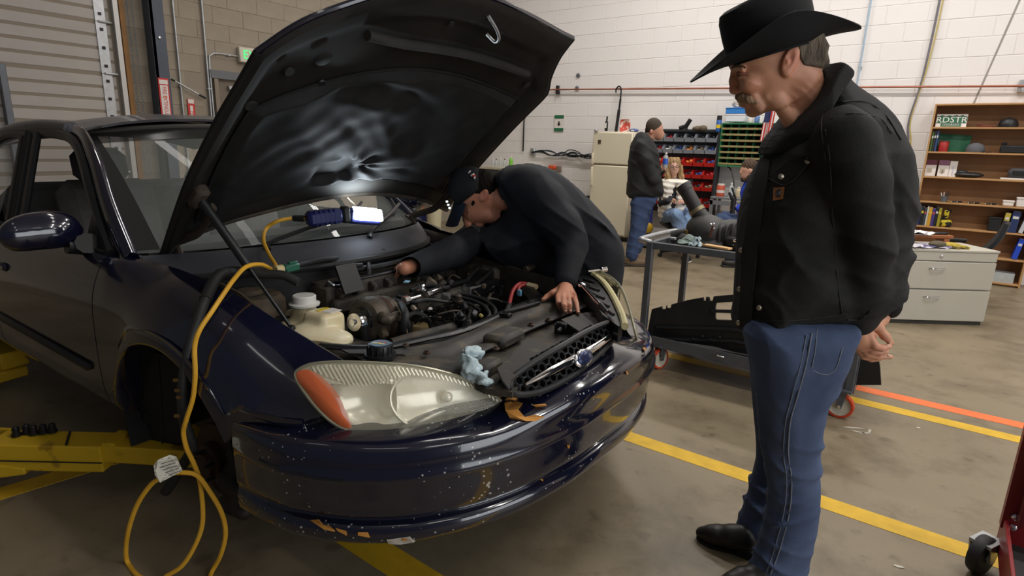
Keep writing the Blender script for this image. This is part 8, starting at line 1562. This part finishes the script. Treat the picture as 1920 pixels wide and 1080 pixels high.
j = SDF((-.36, -.26, .5), (.40, .35, 1.35), .011); j.infl(F.poly([(1248, 334), (1280, 334), (1296, 348), (1298, 400), (1284, 412), (1242, 416), (1235, 390), (1237, 348)], 0, 2), lambda S, Z: np.full_like(S, .19), .08, .01); j.ell(p(1267, 378, .24), (.040, .20, .24), None, .02, True); j.wav([(.007, (4, 0, 88), 0, None, 0)]); F.mesh(j, 'vest', mat('vest_white', srgb(222, 216, 204), .7), pw_)
j = SDF((-.36, -.26, .5), (.46, .42, 1.35), .011); j.chain([p(1263, 347), p(1263, 400)], [.125, .125], .03).chain([p(1248, 346), p(1242, 381, .06), p(1253, 377, .22)], [.062, .055, .042], .03).chain([p(1282, 348), p(1291, 383, .06), p(1281, 380, .17)], [.062, .055, .042], .03); F.mesh(j, 'shirt', mat('shirt_black', (.014, .014, .016), .8), pw_)
M_denl = mat('denim_light', srgb(98, 122, 156), .85, col2=srgb(124, 146, 176), scale=5); j = SDF((-.36, -.26, .05), (.52, .60, .78), .011); j.chain([p(1252, 404, .05), kneeL, p(1283, 470, .40)], [.10, .085, .06], .03).chain([p(1276, 404, .0), kneeR, p(1278, 436, .36)], [.10, .085, .062], .03); j.fold([(.006, (30, 10, 40), 0, None, 0)]); F.mesh(j, 'jeans', M_denl, pw_)
for q_, R in ((p(1288, 482, .42)*[1, 1, 0]+[0, 0, .05], rotz(-.9)), (p(1272, 444, .38), rotz(-.6)@rotax((0, 1, 0), .5))): sh = solid(F, 'shoe', MB().ball(q_, (.13, .05, .048), R), mat('shoe_black', (.02, .02, .022), .6), pw_); solid(F, 'sole', MB().ball(q_-[0, 0, .035], (.135, .052, .016), R), M_sgw, sh)
ph = F.w(np.array([p(1256, 373, .34)]))[0]; t = thing('phone', 'dark phone in the hand of the seated woman', 'phone', ph); MB().box(ph, (.07, .012, .12), rotax((1, 0, 0), -.9), bev=.005).build('case', M_black, t); MB().box(ph+[0, -.008, .004], (.06, .002, .10), rotax((1, 0, 0), -.9)).build('screen', mat('screen_dark', (.03, .03, .04), .1), t)
cq = F.w(np.array([[0.02, -.02, 0]]))[0]; office_chair('office_chair', 'black wheeled office chair under the seated woman', cq[0]-.03, cq[1]+.02, PSI+math.pi, .10, .45)
# bearded man seated by the grey stand
F, pb = light_fig((-2.16, 8.02, 0), 'person', 'bearded man in a bright blue shirt sitting half hidden behind the man in the hat'); p = F.p
b = SDF((-.50, -.32, 0), (.42, .50, 1.42), .010); b.ell(p(1404, 318), (.10, .078, .115), None, .02).ell(p(1397, 330), (.055, .05, .05), None, .03).cap(p(1390.5, 318), p(1388.5, 324), .012, .016, .01).cap(p(1408, 335), p(1412, 350), .055, .06, .02).ell(p(1408, 321, .078), (.02, .012, .03), None, .01)
b.chain([p(1414, 365), p(1415, 410)], [.13, .14], .03); WB = p(1378, 388, .18); b.chain([p(1412, 358, .18), p(1405, 400, .22), WB], [.05, .045, .03], .02).chain([p(1416, 358, -.18), p(1405, 400, -.2), p(1385, 400, -.1)], [.05, .045, .03], .02)
for i in range(4): b.chain([WB, WB+[-.05, .02, .03-.022*i], WB+[-.055, -.03, .03-.022*i]], [.027, .012, .010], .006)
b.cap(WB, WB+[-.02, .0, .06], .02, .012, .006)
k1, k2 = p(1352, 414, .16), p(1360, 410, -.12); f1, f2 = p(1380, 490, .16), p(1385, 485, -.12)
b.chain([p(1410, 425, .10), k1, f1], [.085, .065, .045], .02).chain([p(1412, 425, -.10), k2, f2], [.085, .065, .045], .02); F.mesh(b, 'body', SKIN, pb, colf=skinf(srgb(196, 148, 124)))
M_bhair = mat('hair_auburn', (.075, .04, .022), .8, col2=(.04, .022, .014), scale=60); h = SDF(p(1404, 318)-[.16, .11, .17], p(1404, 318)+[.15, .11, .15], .008); h.ell(p(1406, 312), (.105, .083, .10), None, .02).ell(p(1384, 322), (.075, .2, .06), None, .004, True).cap(p(1394, 336), p(1404, 332), .038, .04, .02).cap(p(1404, 330, .055), p(1398, 338, .03), .02, .02, .01).cap(p(1404, 330, -.055), p(1398, 338, -.03), .02, .02, .01); h.wav([(.003, (120, 100, 120), 0, None, 0)]); F.mesh(h, 'hair', M_bhair, pb)
j = SDF((-.45, -.36, .5), (.40, .40, 1.32), .012); j.chain([p(1413, 358), p(1415, 415)], [.16, .17], .05).chain([p(1412, 358, .16), p(1404, 400, .22), p(1386, 390, .19)], [.08, .07, .055], .03).chain([p(1416, 358, -.16), p(1405, 400, -.2), p(1388, 400, -.11)], [.08, .07, .055], .03); j.fold([(.006, (20, 10, 36), 0, None, 0)]); F.mesh(j, 'shirt', mat('shirt_blue', srgb(36, 64, 176), .8), pb)
j = SDF((-.52, -.32, .05), (.35, .38, .78), .012); j.chain([p(1410, 424, .10), k1, f1+[0, 0, .05]], [.11, .09, .07], .03).chain([p(1412, 424, -.10), k2, f2+[0, 0, .05]], [.11, .09, .07], .03); j.fold([(.006, (30, 10, 40), 0, None, 0)]); F.mesh(j, 'jeans', M_denimd, pb)
for f_ in (f1, f2): sh = solid(F, 'shoe', MB().ball(f_*[1, 1, 0]+[-.04, 0, .055], (.15, .055, .055)), M_boot, pb); solid(F, 'sole', MB().box(f_*[1, 1, 0]+[-.04, 0, .014], (.29, .09, .028), bev=.012), M_black, sh)
dr = F.w(np.array([WB+[-.03, .01, .05]]))[0]; t = thing('cordless_tool', 'black hand tool held upright by the bearded man', 'tool', dr); e = F.ex; MB().tube([dr-[0, 0, .13], dr+[0, 0, .06]], [.032, .036], 12).build('body', M_black, t); MB().tube([dr+[0, 0, .05]-e*.02, dr+[0, 0, .13]-e*.07], [.02, .016], 10).build('nozzle', M_black, t); MB().tube([dr+[0, 0, .06]+e*.02, dr+[0, 0, .19]-e*.04], [.014, .012], 8).build('lever', M_black, t)
st2 = thing('stool', 'low black stool under the bearded man', 'stool', F.w(np.array([[.12, 0, 0]]))[0]); sc = F.w(np.array([[.14, 0, 0]]))[0]; MB().lathe([(.19, .40), (.2, .42), (.2, .46), (.18, .47), (0, .47)], 24, sc).build('seat', M_mesh, st2)
for k in range(4): a = k*1.571+.5; MB().tube([sc+[.12*math.cos(a), .12*math.sin(a), .41], sc+[.2*math.cos(a), .2*math.sin(a), .0]], .014, 8).build('leg', M_blackm, st2)
